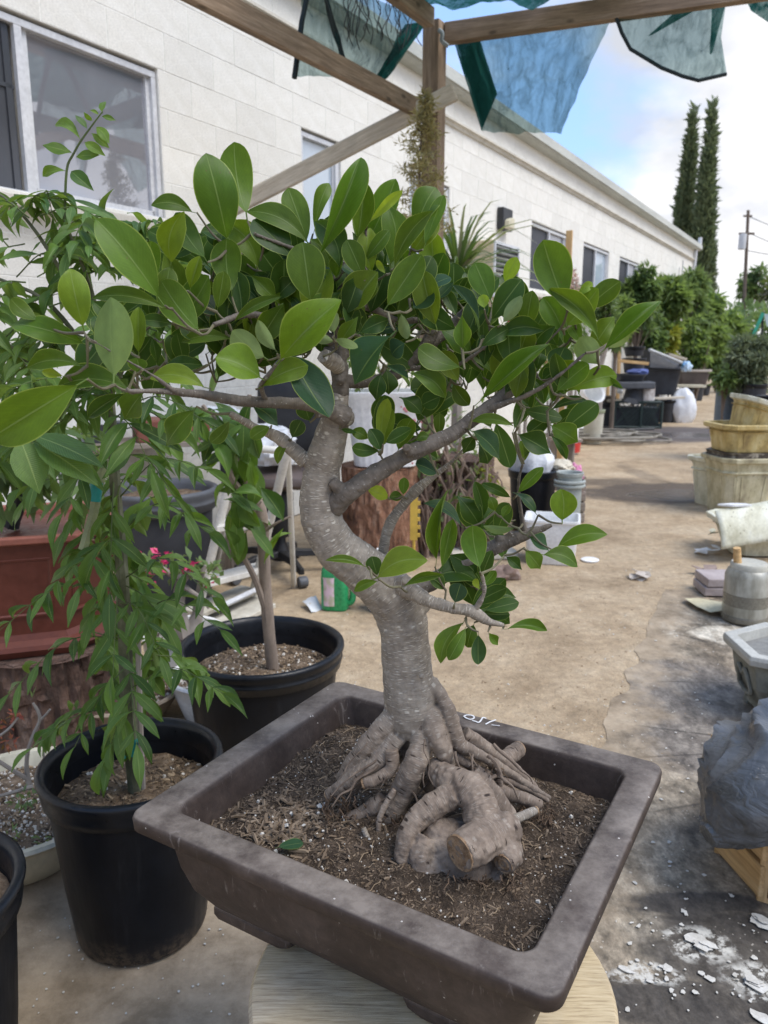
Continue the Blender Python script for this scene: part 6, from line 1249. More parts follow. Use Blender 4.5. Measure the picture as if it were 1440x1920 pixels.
def set_bark(me, sks, rootflags, off):
    n = len(me.vertices); co = np.empty(n * 3); me.vertices.foreach_get('co', co); co = co.reshape(-1, 3) + np.array(off)
    best = np.full(n, 1e9); S = np.zeros(n); PH = np.zeros(n); RT = np.zeros(n); wsum = np.zeros(n); rsum = np.zeros(n)
    for ki, sk in enumerate(sks):
        s0 = ki * 1.7
        up = None
        for (a, ra), (b, rb) in zip(sk[:-1], sk[1:]):
            A, B = np.array(a), np.array(b); d_ = B - A; L = np.linalg.norm(d_)
            if L < 1e-7: continue
            d_ /= L; tt = np.clip((co - A) @ d_, 0, L); q = co - A - tt[:, None] * d_; dist = np.linalg.norm(q, axis=1) / (ra + (rb - ra) * tt / L)
            tv = V(d_)
            if up is None: up = tv.orthogonal().normalized()
            up = (up - tv * up.dot(tv)).normalized(); sd_ = tv.cross(up)
            ph = np.arctan2(q @ np.array(sd_), q @ np.array(up)); k = dist < best
            best[k] = dist[k]; S[k] = (s0 + tt)[k]; PH[k] = (ph * (ra + rb) * 0.5)[k]
            wt = np.exp(-6 * np.clip(dist - 0.6, 0, 5)); wsum += wt; rsum += wt * rootflags[ki][0]
            s0 += L
    at = me.attributes.new('bark', 'FLOAT_VECTOR', 'POINT'); at.data.foreach_set('vector', np.stack([S, PH, np.zeros(n)], 1).ravel())
    at = me.attributes.new('rooty', 'FLOAT', 'POINT'); at.data.foreach_set('value', np.clip(rsum / (wsum + 1e-6), 0, 1))
def remeshed(name, mb, voxel, sm, m, parent, sks, flags, amp=0.0015, freq=60, label=None):
    me = mb.mesh('tmp', m); ob = bpy.data.objects.new('tmp', me); col.objects.link(ob)
    md = ob.modifiers.new('r', 'REMESH'); md.mode = 'VOXEL'; md.voxel_size = voxel; md.use_smooth_shade = True
    if sm: s_ = ob.modifiers.new('s', 'SMOOTH'); s_.factor = 0.5; s_.iterations = sm
    dg = bpy.context.evaluated_depsgraph_get(); me2 = bpy.data.meshes.new_from_object(ob.evaluated_get(dg)); bpy.data.objects.remove(ob)
    o3 = org(parent); me2.name = name
    if not me2.materials: me2.materials.append(m)
    nrm = [tuple(v_.normal) for v_ in me2.vertices]
    for v_, nn in zip(me2.vertices, nrm):
        p = v_.co; k = amp * (noise.noise(p * freq) + 0.5 * noise.noise(p * freq * 2.6)); v_.co = p + V(nn) * k - o3
    me2.polygons.foreach_set('use_smooth', [True] * len(me2.polygons)); me2.update()
    set_bark(me2, sks, flags, o3)
    o = bpy.data.objects.new(name, me2); col.objects.link(o); o.parent = parent
    if label: o['label'] = label
    return o
def tube_sk(mb, sk, seg=14): return mb.tube([p for p, r_ in sk], [r_ * (1 + (0.09 * noise.noise(p * 34) + 0.05 * noise.noise(p * 80)) * (1.0 if r_ < 0.026 else 0.3)) for p, r_ in sk], seg, wob=0.14 if sk[0][1] < 0.026 else 0.05)
YT = 1.09
S_tr = skel([(776, 1372, 40, YT), (773, 1335, 50, YT), (766, 1280, 48, YT), (760, 1215, 46, YT), (755, 1168, 47, YT), (744, 1130, 50, 1.088), (712, 1092, 48, 1.083), (672, 1060, 45, 1.078), (634, 1030, 42, 1.073), (609, 990, 40, 1.07), (599, 945, 37, 1.07), (603, 890, 35, 1.07), (613, 845, 33, 1.068), (624, 805, 29, 1.066), (631, 770, 24, 1.064), (637, 738, 17, 1.064)])
S_up = [(635, 752, 16, 1.064), (638, 730, 16.5, 1.064), (636, 695, 17, 1.064), (633, 650, 15, 1.064), (640, 590, 12, 1.064), (645, 530, 10, 1.066), (640, 485, 7, 1.07)]
R_A = skel([(760, 1318, 26, 1.085), (736, 1345, 25, 1.08), (709, 1374, 22, 1.075), (681, 1404, 19, 1.075), (658, 1434, 17, 1.08), (640, 1462, 13, 1.085)])
R_A2 = skel([(745, 1380, 20, 1.07), (712, 1425, 17, 1.06), (680, 1450, 17, 1.06), (650, 1470, 17, 1.065), (618, 1492, 16, 1.075)])
R_C = skel([(790, 1345, 24, 1.075), (790, 1390, 24, 1.055), (776, 1438, 26, 1.035), (755, 1482, 26, 1.04), (735, 1522, 24, 1.04), (726, 1552, 19, 1.042)])
R_D = skel([(795, 1325, 26, 1.085), (808, 1345, 26, 1.068), (818, 1378, 25, 1.05), (834, 1412, 19, 1.045), (842, 1440, 13, 1.05)])
R_E = skel([(805, 1285, 22, 1.085), (828, 1305, 15, 1.075), (846, 1350, 17, 1.065), (860, 1393, 16, 1.06), (893, 1412, 12, 1.06), (948, 1444, 9.5, 1.075), (1000, 1478, 7.5, 1.09), (1030, 1497, 5, 1.10)])
R_M = skel([(750, 1385, 16, 1.10), (765, 1420, 20, 1.09), (790, 1450, 20, 1.09), (815, 1480, 18, 1.08)])
mb = MB()
R_A, R_A2, R_C, R_D, R_E, R_M = [[(p_, r_ * (0.97 if i_ < 3 else 0.90)) for i_, (p_, r_) in enumerate(q_)] for q_ in (R_A, R_A2, R_C, R_D, R_E, R_M)]
for s in (S_tr, R_A, R_A2, R_C, R_D, R_E, R_M): tube_sk(mb, s, 18)
for (x, y, r_, Y) in ((645, 783, 20, 1.056), (785, 1128, 26, 1.09), (576, 862, 15, 1.07), (632, 942, 22, 1.064), (790, 1268, 6, 1.045)):
    p = D(x, y, Y); rr_ = r_ * mpp(p); mb.lathe([(rr_ * math.sin(a * PI / 8) + 1e-5, -rr_ * math.cos(a * PI / 8)) for a in range(9)], p, 12, cap0=True, cap1=True)
remeshed('trunk', mb, 0.0018, 2, M_trunk, BT, [S_tr, R_A, R_A2, R_C, R_D, R_E, R_M], [(0, 0)] + [(0.85, 0.85)] * 6, 0.0014, 60)
def root(sks, vox=0.0019, label=None, extra=(), amp=0.0012, m=None, fl=1.0):
    mb = MB()
    for s in sks: tube_sk(mb, s, 12)
    for (x, y, r_, Y, sq) in extra:
        p = D(x, y, Y); q = r_ * mpp(p); mb.lathe([(q * math.sin(a * PI / 8) + 1e-5, -q * sq * math.cos(a * PI / 8)) for a in range(9)], p, 18, cap0=True, cap1=True)
    return remeshed('root', mb, vox, 2, m or M_trunk, BT, sks, [(fl, fl)] * len(sks), amp, 70, label)
def cut(parent, sk, k=0.93):
    (a, ra), (b, rb) = sk[-2], sk[-1]; d_ = (b - a).normalized(); mb = MB(); n = 18; o_ = d_.orthogonal().normalized(); s_ = d_.cross(o_)
    mb.loft([[b + d_ * (z) + (o_ * math.cos(6.2832 * i / n) + s_ * math.sin(6.2832 * i / n)) * rb * q * k for i in range(n)] for q, z in ((1.0, -0.002), (0.96, 0.0010), (0.75, -0.0004), (0.5, 0.0015), (0.25, 0.0002), (0.02, 0.001))], False, True)
    part('cut_face', mb, M_cut, parent)
s = skel([(734, 1405, 13, 1.05), (735, 1440, 12, 1.045), (710, 1459, 12, 1.04), (681, 1469, 11.5, 1.04)]); cut(root([s], label='short sawn root forking left'), s)
s = R_A2; o_ = [c for c in BT.children if c.name.startswith('trunk')][0]; cut(o_, s, 0.96)
s = skel([(720, 1500, 16, 1.05), (690, 1520, 15, 1.05), (654, 1538, 14, 1.05)]); cut(root([s]), s)
s = skel([(870, 1375, 14, 1.075), (912, 1402, 13, 1.08), (948, 1427, 12, 1.085), (980, 1454, 9, 1.09), (1012, 1487, 6, 1.10)]); root([s])
s = skel([(925, 1440, 14, 1.11), (945, 1424, 15, 1.13), (962, 1412, 16, 1.15), (972, 1404, 16.5, 1.165)]); cut(root([s], label='stubby sawn root pointing back right'), s)
s = skel([(850, 1415, 11, 1.06), (885, 1438, 9, 1.06), (928, 1455, 8, 1.07), (980, 1474, 7, 1.085), (1028, 1502, 5, 1.095)]); root([s])
s = skel([(900, 1470, 15, 1.06), (945, 1486, 13, 1.06), (980, 1497, 13, 1.06), (1014, 1511, 11, 1.062)]); root([s])
s = skel([(880, 1450, 26, 1.04), (915, 1490, 26, 1.03), (950, 1535, 22, 1.03)]); root([s])
s = skel([(925, 1556, 9.5, 0.985), (945, 1548, 9.5, 1.0), (974, 1532, 9, 1.02), (1005, 1519, 8.5, 1.04)]); o_ = root([s], label='pale stripped root stub', fl=0.1); cut(o_, s)
s = skel([(933, 1440, 6, 1.06), (938, 1470, 6, 1.06), (932, 1500, 5, 1.055)]); root([s], 0.0014)
s = skel([(740, 1480, 5, 1.02), (722, 1510, 6, 1.015), (712, 1535, 6, 1.01), (710, 1560, 5, 1.005)]); root([s], 0.0014)
s = skel([(681, 1552, 5.5, 1.0), (692, 1574, 6, 0.995), (712, 1588, 6, 0.99), (742, 1592, 5, 0.985)]); root([s], 0.0014, label='small loose pale root piece on the soil', fl=0.1)
# knobbed root with the sawn limb in front
b1 = skel([(815, 1432, 18, 1.05), (828, 1452, 26, 1.03), (852, 1468, 33, 1.005), (884, 1484, 33, 0.985), (902, 1513, 33, 0.965), (905, 1545, 33, 0.95)])
b2 = skel([(850, 1490, 26, 0.985), (826, 1503, 25, 0.98), (800, 1519, 24, 0.972), (775, 1546, 22, 0.962), (759, 1580, 18, 0.95), (752, 1618, 13, 0.94)])
b3 = skel([(958, 1560, 30, 0.955), (940, 1560, 38, 0.945), (915, 1570, 41, 0.93), (890, 1583, 40, 0.91), (862, 1600, 37, 0.893)])
b4 = skel([(915, 1575, 35, 0.95), (945, 1590, 33, 0.935), (955, 1604, 26, 0.915), (944, 1620, 22, 0.90)])
b5 = skel([(800, 1575, 30, 0.955), (790, 1605, 24, 0.94), (800, 1640, 28, 0.93)])
ob_ = root([b1, b2, b3, b4, b5], 0.0019, 'knobbed swollen root with a thick sawn limb at the front', [(872, 1602, 80, 0.966, 0.85), (862, 1655, 78, 0.945, 0.42), (912, 1650, 60, 0.935, 0.5), (838, 1572, 46, 0.965, 0.8), (812, 1632, 44, 0.94, 0.6)], 0.0020)
cut(ob_, b3, 0.97); cut(ob_, b4, 0.9)
mb = MB(); rng = random.Random(31)
for i in range(20):                       # thin secondary roots threading between the thick ones
    x = rng.uniform(690, 930); y = rng.uniform(1375, 1470); Y = 1.06 - (x - 800) * 0.0001 + rng.uniform(-.03, .03); dx = (x - 800) * 0.12 + rng.gauss(0, 12); pts = []
    for k in range(6):
        f_ = k / 5; P_ = D(x + dx * k * 0.8 + rng.gauss(0, 3), y + 16 * k + rng.gauss(0, 3), Y - 0.006 * k); P_.z = max(P_.z, soil_z(P_) - 0.002); pts.append(tuple(P_))
    r0_ = rng.uniform(0.0012, 0.0034); sp__ = smooth_path(pts, 4); mb.tube(sp__, [r0_ * (1 - 0.65 * j / len(sp__)) for j in range(len(sp__))], 7, wob=0.3)
part('fine_root', mb, pm('fine root bark', (0.18, 0.135, 0.10), (0.10, 0.072, 0.052), scale=50, bump=0.5, bscale=120), BT, kind='stuff')
mb = MB(); rng = random.Random(12)
for (x0, x1, y0, y1, Ya, n) in ((606, 690, 1490, 1575, 1.05, 70), (975, 1035, 1500, 1570, 1.06, 70), (690, 760, 1520, 1590, 1.02, 26), (830, 980, 1630, 1690, 0.90, 40), (830, 930, 1430, 1475, 1.05, 22)):
    for i in range(n):
        x, y = rng.uniform(x0, x1), rng.uniform(y0, y1 - 20); Y = Ya + rng.uniform(-.02, .02); pts = []
        for k in range(5): pts.append(D(x, y, Y)); x += rng.gauss(0, 5); y += rng.uniform(2, 12); Y += rng.gauss(0, 0.004)
        mb.tube(pts, [0.0012, 0.001, 0.0008, 0.0006, 0.0004], 4)
part('rootlet', mb, pm('hair roots', (0.15, 0.095, 0.055), (0.07, 0.045, 0.03), scale=40, bump=0), BT, kind='stuff')

# ---- branches
BR = {}
def branch(pts, m=None, name='branch', vox=0.0016, amp=0.0009, knobs=0, seed=0):
    s = skel(pts, 5); mb = MB(); tube_sk(mb, s, 12); rng = random.Random(seed + len(pts))
    for i in range(knobs):
        p, r_ = s[rng.randrange(2, len(s))]; d_ = V((rng.uniform(-1, 1), rng.uniform(-.6, .3), rng.uniform(-.3, 1))).normalized(); mb.tube([p, p + d_ * r_ * 1.2, p + d_ * r_ * 1.9], [r_ * 0.75, r_ * 0.6, r_ * 0.5], 8)
    remeshed(name, mb, vox, 2, m or M_branch, BT, [s], [(0, 0)], amp, 90); nodes.extend(p for p, r_ in s); return s
nodes = [p for p, r_ in S_tr[len(S_tr) // 2:]]
branch(S_up, knobs=3, seed=40, vox=0.0018, amp=0.0016)
s_ = branch([(636, 690, 15, 1.058), (624, 678, 16, 1.045), (606, 668, 14, 1.03)], M_trunk, seed=41); 
branch([(622, 948, 24, 1.065), (655, 922, 20, 1.05), (705, 888, 17, 1.045), (770, 850, 16, 1.045), (845, 815, 15, 1.05), (905, 772, 14, 1.06), (955, 735, 12, 1.07), (1005, 700, 8, 1.085)], knobs=3)
branch([(650, 782, 21, 1.05), (610, 768, 14, 1.035), (560, 757, 12, 1.02), (500, 755, 11, 1.0), (440, 750, 11, 0.975), (380, 740, 9, 0.95), (320, 734, 6.5, 0.92), (240, 733, 4, 0.88)], knobs=3, seed=2)
branch([(575, 866, 16, 1.07), (548, 842, 14, 1.07), (518, 818, 12, 1.07), (480, 802, 8, 1.07), (430, 775, 6, 1.06)], M_trunk, seed=3)
branch([(715, 1080, 9, 1.13), (719, 1030, 10, 1.125), (730, 985, 10, 1.12), (757, 945, 10, 1.12), (785, 915, 10, 1.12), (812, 893, 7, 1.12), (845, 868, 4, 1.115), (872, 840, 3, 1.11)], M_trunk)
branch([(725, 1085, 20, 1.075), (770, 1108, 17, 1.05), (805, 1127, 13, 1.035), (850, 1140, 11, 1.03), (885, 1146, 12, 1.03), (915, 1165, 8, 1.035), (945, 1172, 4, 1.04)], M_trunk, knobs=4, seed=5)
branch([(760, 1112, 22, 1.12), (815, 1088, 17, 1.14), (870, 1055, 15, 1.145), (930, 1025, 15, 1.145), (985, 1002, 11, 1.145), (1035, 985, 4, 1.14)], knobs=3, seed=6)
branch([(640, 715, 15, 1.07), (695, 715, 11, 1.085), (745, 700, 11, 1.1), (785, 665, 11, 1.1), (808, 630, 12, 1.1), (818, 596, 11, 1.1)], knobs=2, seed=7)
branch([(795, 655, 9, 1.1), (840, 620, 10, 1.11), (862, 598, 11, 1.11), (880, 578, 9, 1.11)], seed=8)
branch([(632, 640, 14, 1.064), (585, 625, 10, 1.05), (530, 600, 8, 1.04), (460, 590, 7, 1.02), (400, 610, 5, 0.99)], knobs=2, seed=9)
branch([(638, 585, 12, 1.064), (690, 575, 8, 1.07), (740, 600, 7, 1.08), (790, 600, 6, 1.09)], knobs=2, seed=10)
branch([(900, 770, 10, 1.06), (950, 755, 6, 1.05), (1000, 735, 4.5, 1.04), (1050, 702, 3.5, 1.03), (1098, 662, 2.6, 1.02)], seed=11)
branch([(955, 735, 9, 1.07), (985, 700, 5, 1.07), (1010, 660, 3, 1.06), (1052, 615, 2.2, 1.05)], seed=12)
branch([(760, 690, 6, 1.1), (840, 690, 4.5, 1.08), (890, 665, 3.5, 1.06), (930, 630, 2.6, 1.05)], seed=13)
branch([(985, 1002, 6, 1.145), (975, 950, 4, 1.14), (972, 905, 3.2, 1.13), (980, 870, 2.5, 1.12)], seed=14)
branch([(890, 1145, 6, 1.03), (908, 1110, 4.5, 1.02), (903, 1075, 3.5, 1.01)], M_trunk, seed=15)
branch([(642, 520, 9, 1.066), (600, 490, 5, 1.05), (560, 470, 4, 1.04), (480, 440, 3, 1.02)], seed=16)
branch([(642, 510, 8, 1.066), (672, 500, 4, 1.06), (684, 470, 3, 1.05), (686, 430, 2.4, 1.05)], seed=17)
branch([(330, 735, 5, 0.92), (280, 700, 3, 0.90), (210, 660, 2.6, 0.88), (160, 630, 2.2, 0.86)], seed=18)
branch([(500, 755, 6, 1.0), (490, 725, 5, 0.98), (505, 700, 4.5, 0.96), (525, 675, 4, 0.95)], seed=19)

# ---- leaves: one shared mesh per shape, every leaf an object of its own
t = MT('fig leaf'); oi = t.n('ObjectInfo'); uvn = t.n('UVMap').outputs[0]; su = t.n('SeparateXYZ'); t.put(su.inputs[0], uvn)
u_, v_ = su.outputs[0], su.outputs[1]; base = oi.outputs['Color']; au = t.math('ABSOLUTE', t.math('SUBTRACT', u_, 0.5))
mot = t.noise(t.coord('Object', (1, 1, 1)), 5, 5, 0.6); c = t.mix(0.5, base, t.ramp(mot, [(0.3, 0.72), (0.7, 1.25)]), 'MULTIPLY')
side = t.n('TexWave', {'wave_type': 'BANDS', 'bands_direction': 'X'}, Scale=1.0, Distortion=0.6, Detail=2)
cv = t.n('CombineXYZ'); t.put(cv.inputs[0], t.math('SUBTRACT', t.math('MULTIPLY', v_, 5.0), t.math('MULTIPLY', au, 3.4))); t.put(side.inputs['Vector'], cv.outputs[0])
veins = t.ramp(side.outputs[1], [(0.86, 0.0), (0.99, 1.0)])
lighter = t.mix(1.0, c, (1.75, 1.55, 1.7), 'MULTIPLY')
c = t.mix(t.math('MULTIPLY', veins, 0.10), c, lighter)
mid = t.ramp(au, [(0.008, 1.0), (0.024, 0.0)]); c = t.mix(t.math('MULTIPLY', mid, 0.6), c, (0.17, 0.24, 0.08))
rim_ = t.ramp(au, [(0.468, 0.0), (0.492, 1.0)]); c = t.mix(t.math('MULTIPLY', rim_, 0.75), c, (0.27, 0.34, 0.08))
bl_ = t.n('TexVoronoi', Vector=t.n('Mapping', Vector=t.n('TexCoord').outputs['Object'], Location=(0.3, 0.1, 0)).outputs[0], Scale=5.5).outputs['Distance']; c = t.mix(t.math('MULTIPLY', t.math('MULTIPLY', t.math('LESS_THAN', bl_, 0.07), t.math('GREATER_THAN', oi.outputs['Random'], 0.62)), 0.75), c, (0.10, 0.07, 0.03))
back = t.n('NewGeometry').outputs['Backfacing']; c = t.mix(t.math('MULTIPLY', back, 0.55), c, t.mix(0.5, lighter, (0.14, 0.20, 0.085)))
rg = t.mix(back, t.ramp(mot, [(0.3, 0.34), (0.7, 0.48)]), (0.62, 0.62, 0.62))
p = t.pbr(c, rg, 0.20, t.bump(t.math('ADD', t.math('MULTIPLY', veins, 0.3), t.math('ADD', mid, mot)), 0.22, 0.002))
tl = t.n('BsdfTranslucent', Color=t.mix(1.0, c, (2.6, 2.3, 1.0), 'MULTIPLY')).outputs[0]
ms = t.n('MixShader'); t.put(ms.inputs[0], 0.32); t.put(ms.inputs[1], p); t.put(ms.inputs[2], tl)
M_leaf = t.done(ms.outputs[0])
def leaf_mesh(name, m, ob=1.15, pw=0.75, tip=0.12, curl=0.05, fold=0.12, bend=0.0, wave=0.0, twist=0.0, nt=14, nx=6, pet=0.13, hw=0.5, neck=0.0):
    vs = []; uv = []; fs = []
    for i in range(nt + 1):
        tt = 1 - (1 - i / nt) ** 1.25; tm = 0.5 ** (1 / ob); wv_ = hw * (math.sin(PI / 2 * tt / tm) ** (pw * 1.25) if tt < tm else max(0.0, 1 - ((tt - tm) / (1 - tm)) ** 2.1) ** 0.60)
        if tt > 1 - tip * 2: k = (tt - (1 - tip * 2)) / (tip * 2); wv_ *= (1 - k) ** 0.16 * (1 - neck * k)
        if i in (0, nt): wv_ = 0.004 if i == nt else 0.012
        for j in range(nx + 1):
            q = j / nx * 2 - 1; x = q * wv_; zz = curl * 4 * tt * (1 - tt) + fold * abs(x) - 0.06 * x * x + wave * math.sin(tt * 11 + (2 if q > 0 else 0)) * abs(q) ** 2
            a = twist * (tt - 0.5) * 2; vs.append((x * math.cos(a) + bend * 4 * tt * (1 - tt), tt, zz + x * math.sin(a))); uv.append((0.5 + 0.5 * q, tt))
    for i in range(nt):
        for j in range(nx): a = i * (nx + 1) + j; fs.append((a, a + 1, a + nx + 2, a + nx + 1))
    b = len(vs)
    for tt, r_ in ((-pet, 0.012), (0.03, 0.014)):
        for k in range(4): a = k * PI / 2; vs.append((r_ * 1.6 * math.cos(a), tt, r_ * math.sin(a) - 0.008 + (0.0 if tt > 0 else -0.03))); uv.append((0.5, 0.0))
    for k in range(4): fs.append((b + k, b + (k + 1) % 4, b + 4 + (k + 1) % 4, b + 4 + k))
    me = bpy.data.meshes.new(name); me.from_pydata(vs, [], fs); me.materials.append(m); lay = me.uv_layers.new(name='UVMap')
    for lp in me.loops: lay.data[lp.index].uv = uv[lp.vertex_index]
    me.polygons.foreach_set('use_smooth', [True] * len(me.polygons)); me.update(); return me
LM = {'f': [leaf_mesh('leaf', M_leaf, 1.3, 0.64, 0.05, 0.05, 0.14), leaf_mesh('leaf', M_leaf, 1.15, 0.70, 0.08, 0.09, 0.20, wave=0.008), leaf_mesh('leaf', M_leaf, 1.42, 0.62, 0.045, 0.02, 0.08, wave=0.01), leaf_mesh('leaf', M_leaf, 1.2, 0.68, 0.06, -0.05, 0.24, twist=0.25), leaf_mesh('leaf', M_leaf, 1.35, 0.6, 0.06, 0.14, 0.10, twist=-0.35, wave=0.018), leaf_mesh('leaf', M_leaf, 1.1, 0.66, 0.09, 0.03, 0.30, bend=0.08, wave=0.014), leaf_mesh('leaf', M_leaf, 1.5, 0.66, 0.04, -0.09, 0.05, bend=-0.07, twist=0.2)],
      'a': [leaf_mesh('leaf', M_leaf, 1.05, 0.75, 0.14, 0.06, 0.25, bend=0.30, twist=0.3, neck=0.3), leaf_mesh('leaf', M_leaf, 1.1, 0.7, 0.12, 0.10, 0.15, bend=0.22, neck=0.2)],
      'A': [leaf_mesh('leaf', M_leaf, 1.05, 0.75, 0.14, 0.06, 0.25, bend=-0.30, twist=-0.3, neck=0.3), leaf_mesh('leaf', M_leaf, 1.1, 0.7, 0.12, 0.10, 0.15, bend=-0.22, neck=0.2)],
      't': [leaf_mesh('leaf', M_leaf, 1.15, 0.7, 0.16, 0.14, 0.1, twist=-0.5, wave=0.03, neck=0.6), leaf_mesh('leaf', M_leaf, 0.95, 0.8, 0.20, 0.10, 0.18, wave=0.02, neck=0.75), leaf_mesh('leaf', M_leaf, 0.85, 0.85, 0.22, 0.06, 0.3, twist=0.4, neck=0.7)],
      'n': [leaf_mesh('leaf', M_leaf, 1.0, 0.8, 0.14, 0.07, 0.55), leaf_mesh('leaf', M_leaf, 1.0, 0.8, 0.16, 0.12, 0.45, twist=0.5)]}
COLS = {'d': (0.031, 0.068, 0.010), 'm': (0.064, 0.120, 0.012), 'l': (0.102, 0.165, 0.014), 'y': (0.19, 0.27, 0.026), 'b': (0.030, 0.070, 0.028), 'p': (0.115, 0.175, 0.058), 'o': (0.060, 0.070, 0.020)}  # b: bluish sky sheen of upturned leaves put into the base colour
rl = random.Random(21); leaf_bases = []
def base_Y(x, y):
    Y = 1.045 - 0.20 * max(0, (430 - x) / 430) ** 0.9
    if x > 820 and y < 900: Y += 0.02
    if y > 900: Y = 1.04 if y > 1030 or x < 860 else 1.12
    return Y
nleaf = 0; mass = {'v': [], 'f': [], 'uv': []}
def leaf(bx, by, tx, ty, w_, st='f', cc='m', dY=None):
    """a leaf from its base to its tip in the photo; w_ = its width there"""
    global nleaf
    Y = base_Y(bx, by) + (rl.uniform(-0.035, 0.035) if dY is None else dY); Lp = math.hypot(tx - bx, ty - by)
    b = D(bx, by, Y); k = mpp(b); L0 = Lp * k; tipY = Y + rl.uniform(-0.30, 0.25) * L0; tp = D(tx, ty, tipY); ax = tp - b; L = ax.length; ax.normalize()
    view = (C0 - b.lerp(tp, 0.5)).normalized(); n_ = view + Z * (1.6 if cc == 'b' else 0.30) + V((rl.uniform(-.35, .35), rl.uniform(-.2, .2), rl.uniform(-.15, .3)))
    n_ = (n_ - ax * n_.dot(ax)).normalized(); vis_ = max(0.55, abs(n_.dot((view - ax * view.dot(ax)).normalized()))); W_ = w_ * k / vis_
    if st == 'n': W_ *= 1.25
    if st == 'a':                                    # arch always bows upwards in the picture
        x_ = ax.cross(n_); st = 'a' if x_.z > 0 else 'A'
    if cc == 'p': n_ = -n_
    x_ = ax.cross(n_)
    M = Matrix.Translation(b) @ Matrix((x_, ax, n_)).transposed().to_4x4() @ Matrix.Diagonal((W_, L, L, 1))
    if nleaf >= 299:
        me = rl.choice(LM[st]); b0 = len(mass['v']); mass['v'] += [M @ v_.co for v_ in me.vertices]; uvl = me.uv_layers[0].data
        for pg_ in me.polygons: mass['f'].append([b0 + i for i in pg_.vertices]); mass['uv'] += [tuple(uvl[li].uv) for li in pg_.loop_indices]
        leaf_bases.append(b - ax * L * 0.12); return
    o = link_mesh('leaf', rl.choice(LM[st]), BT, M); q = COLS[cc]; j = rl.uniform(0.82, 1.2); o.color = (q[0] * j * rl.uniform(0.92, 1.1), q[1] * j, q[2] * j * rl.uniform(0.8, 1.25), 1)
    leaf_bases.append(b - ax * L * 0.12); nleaf += 1
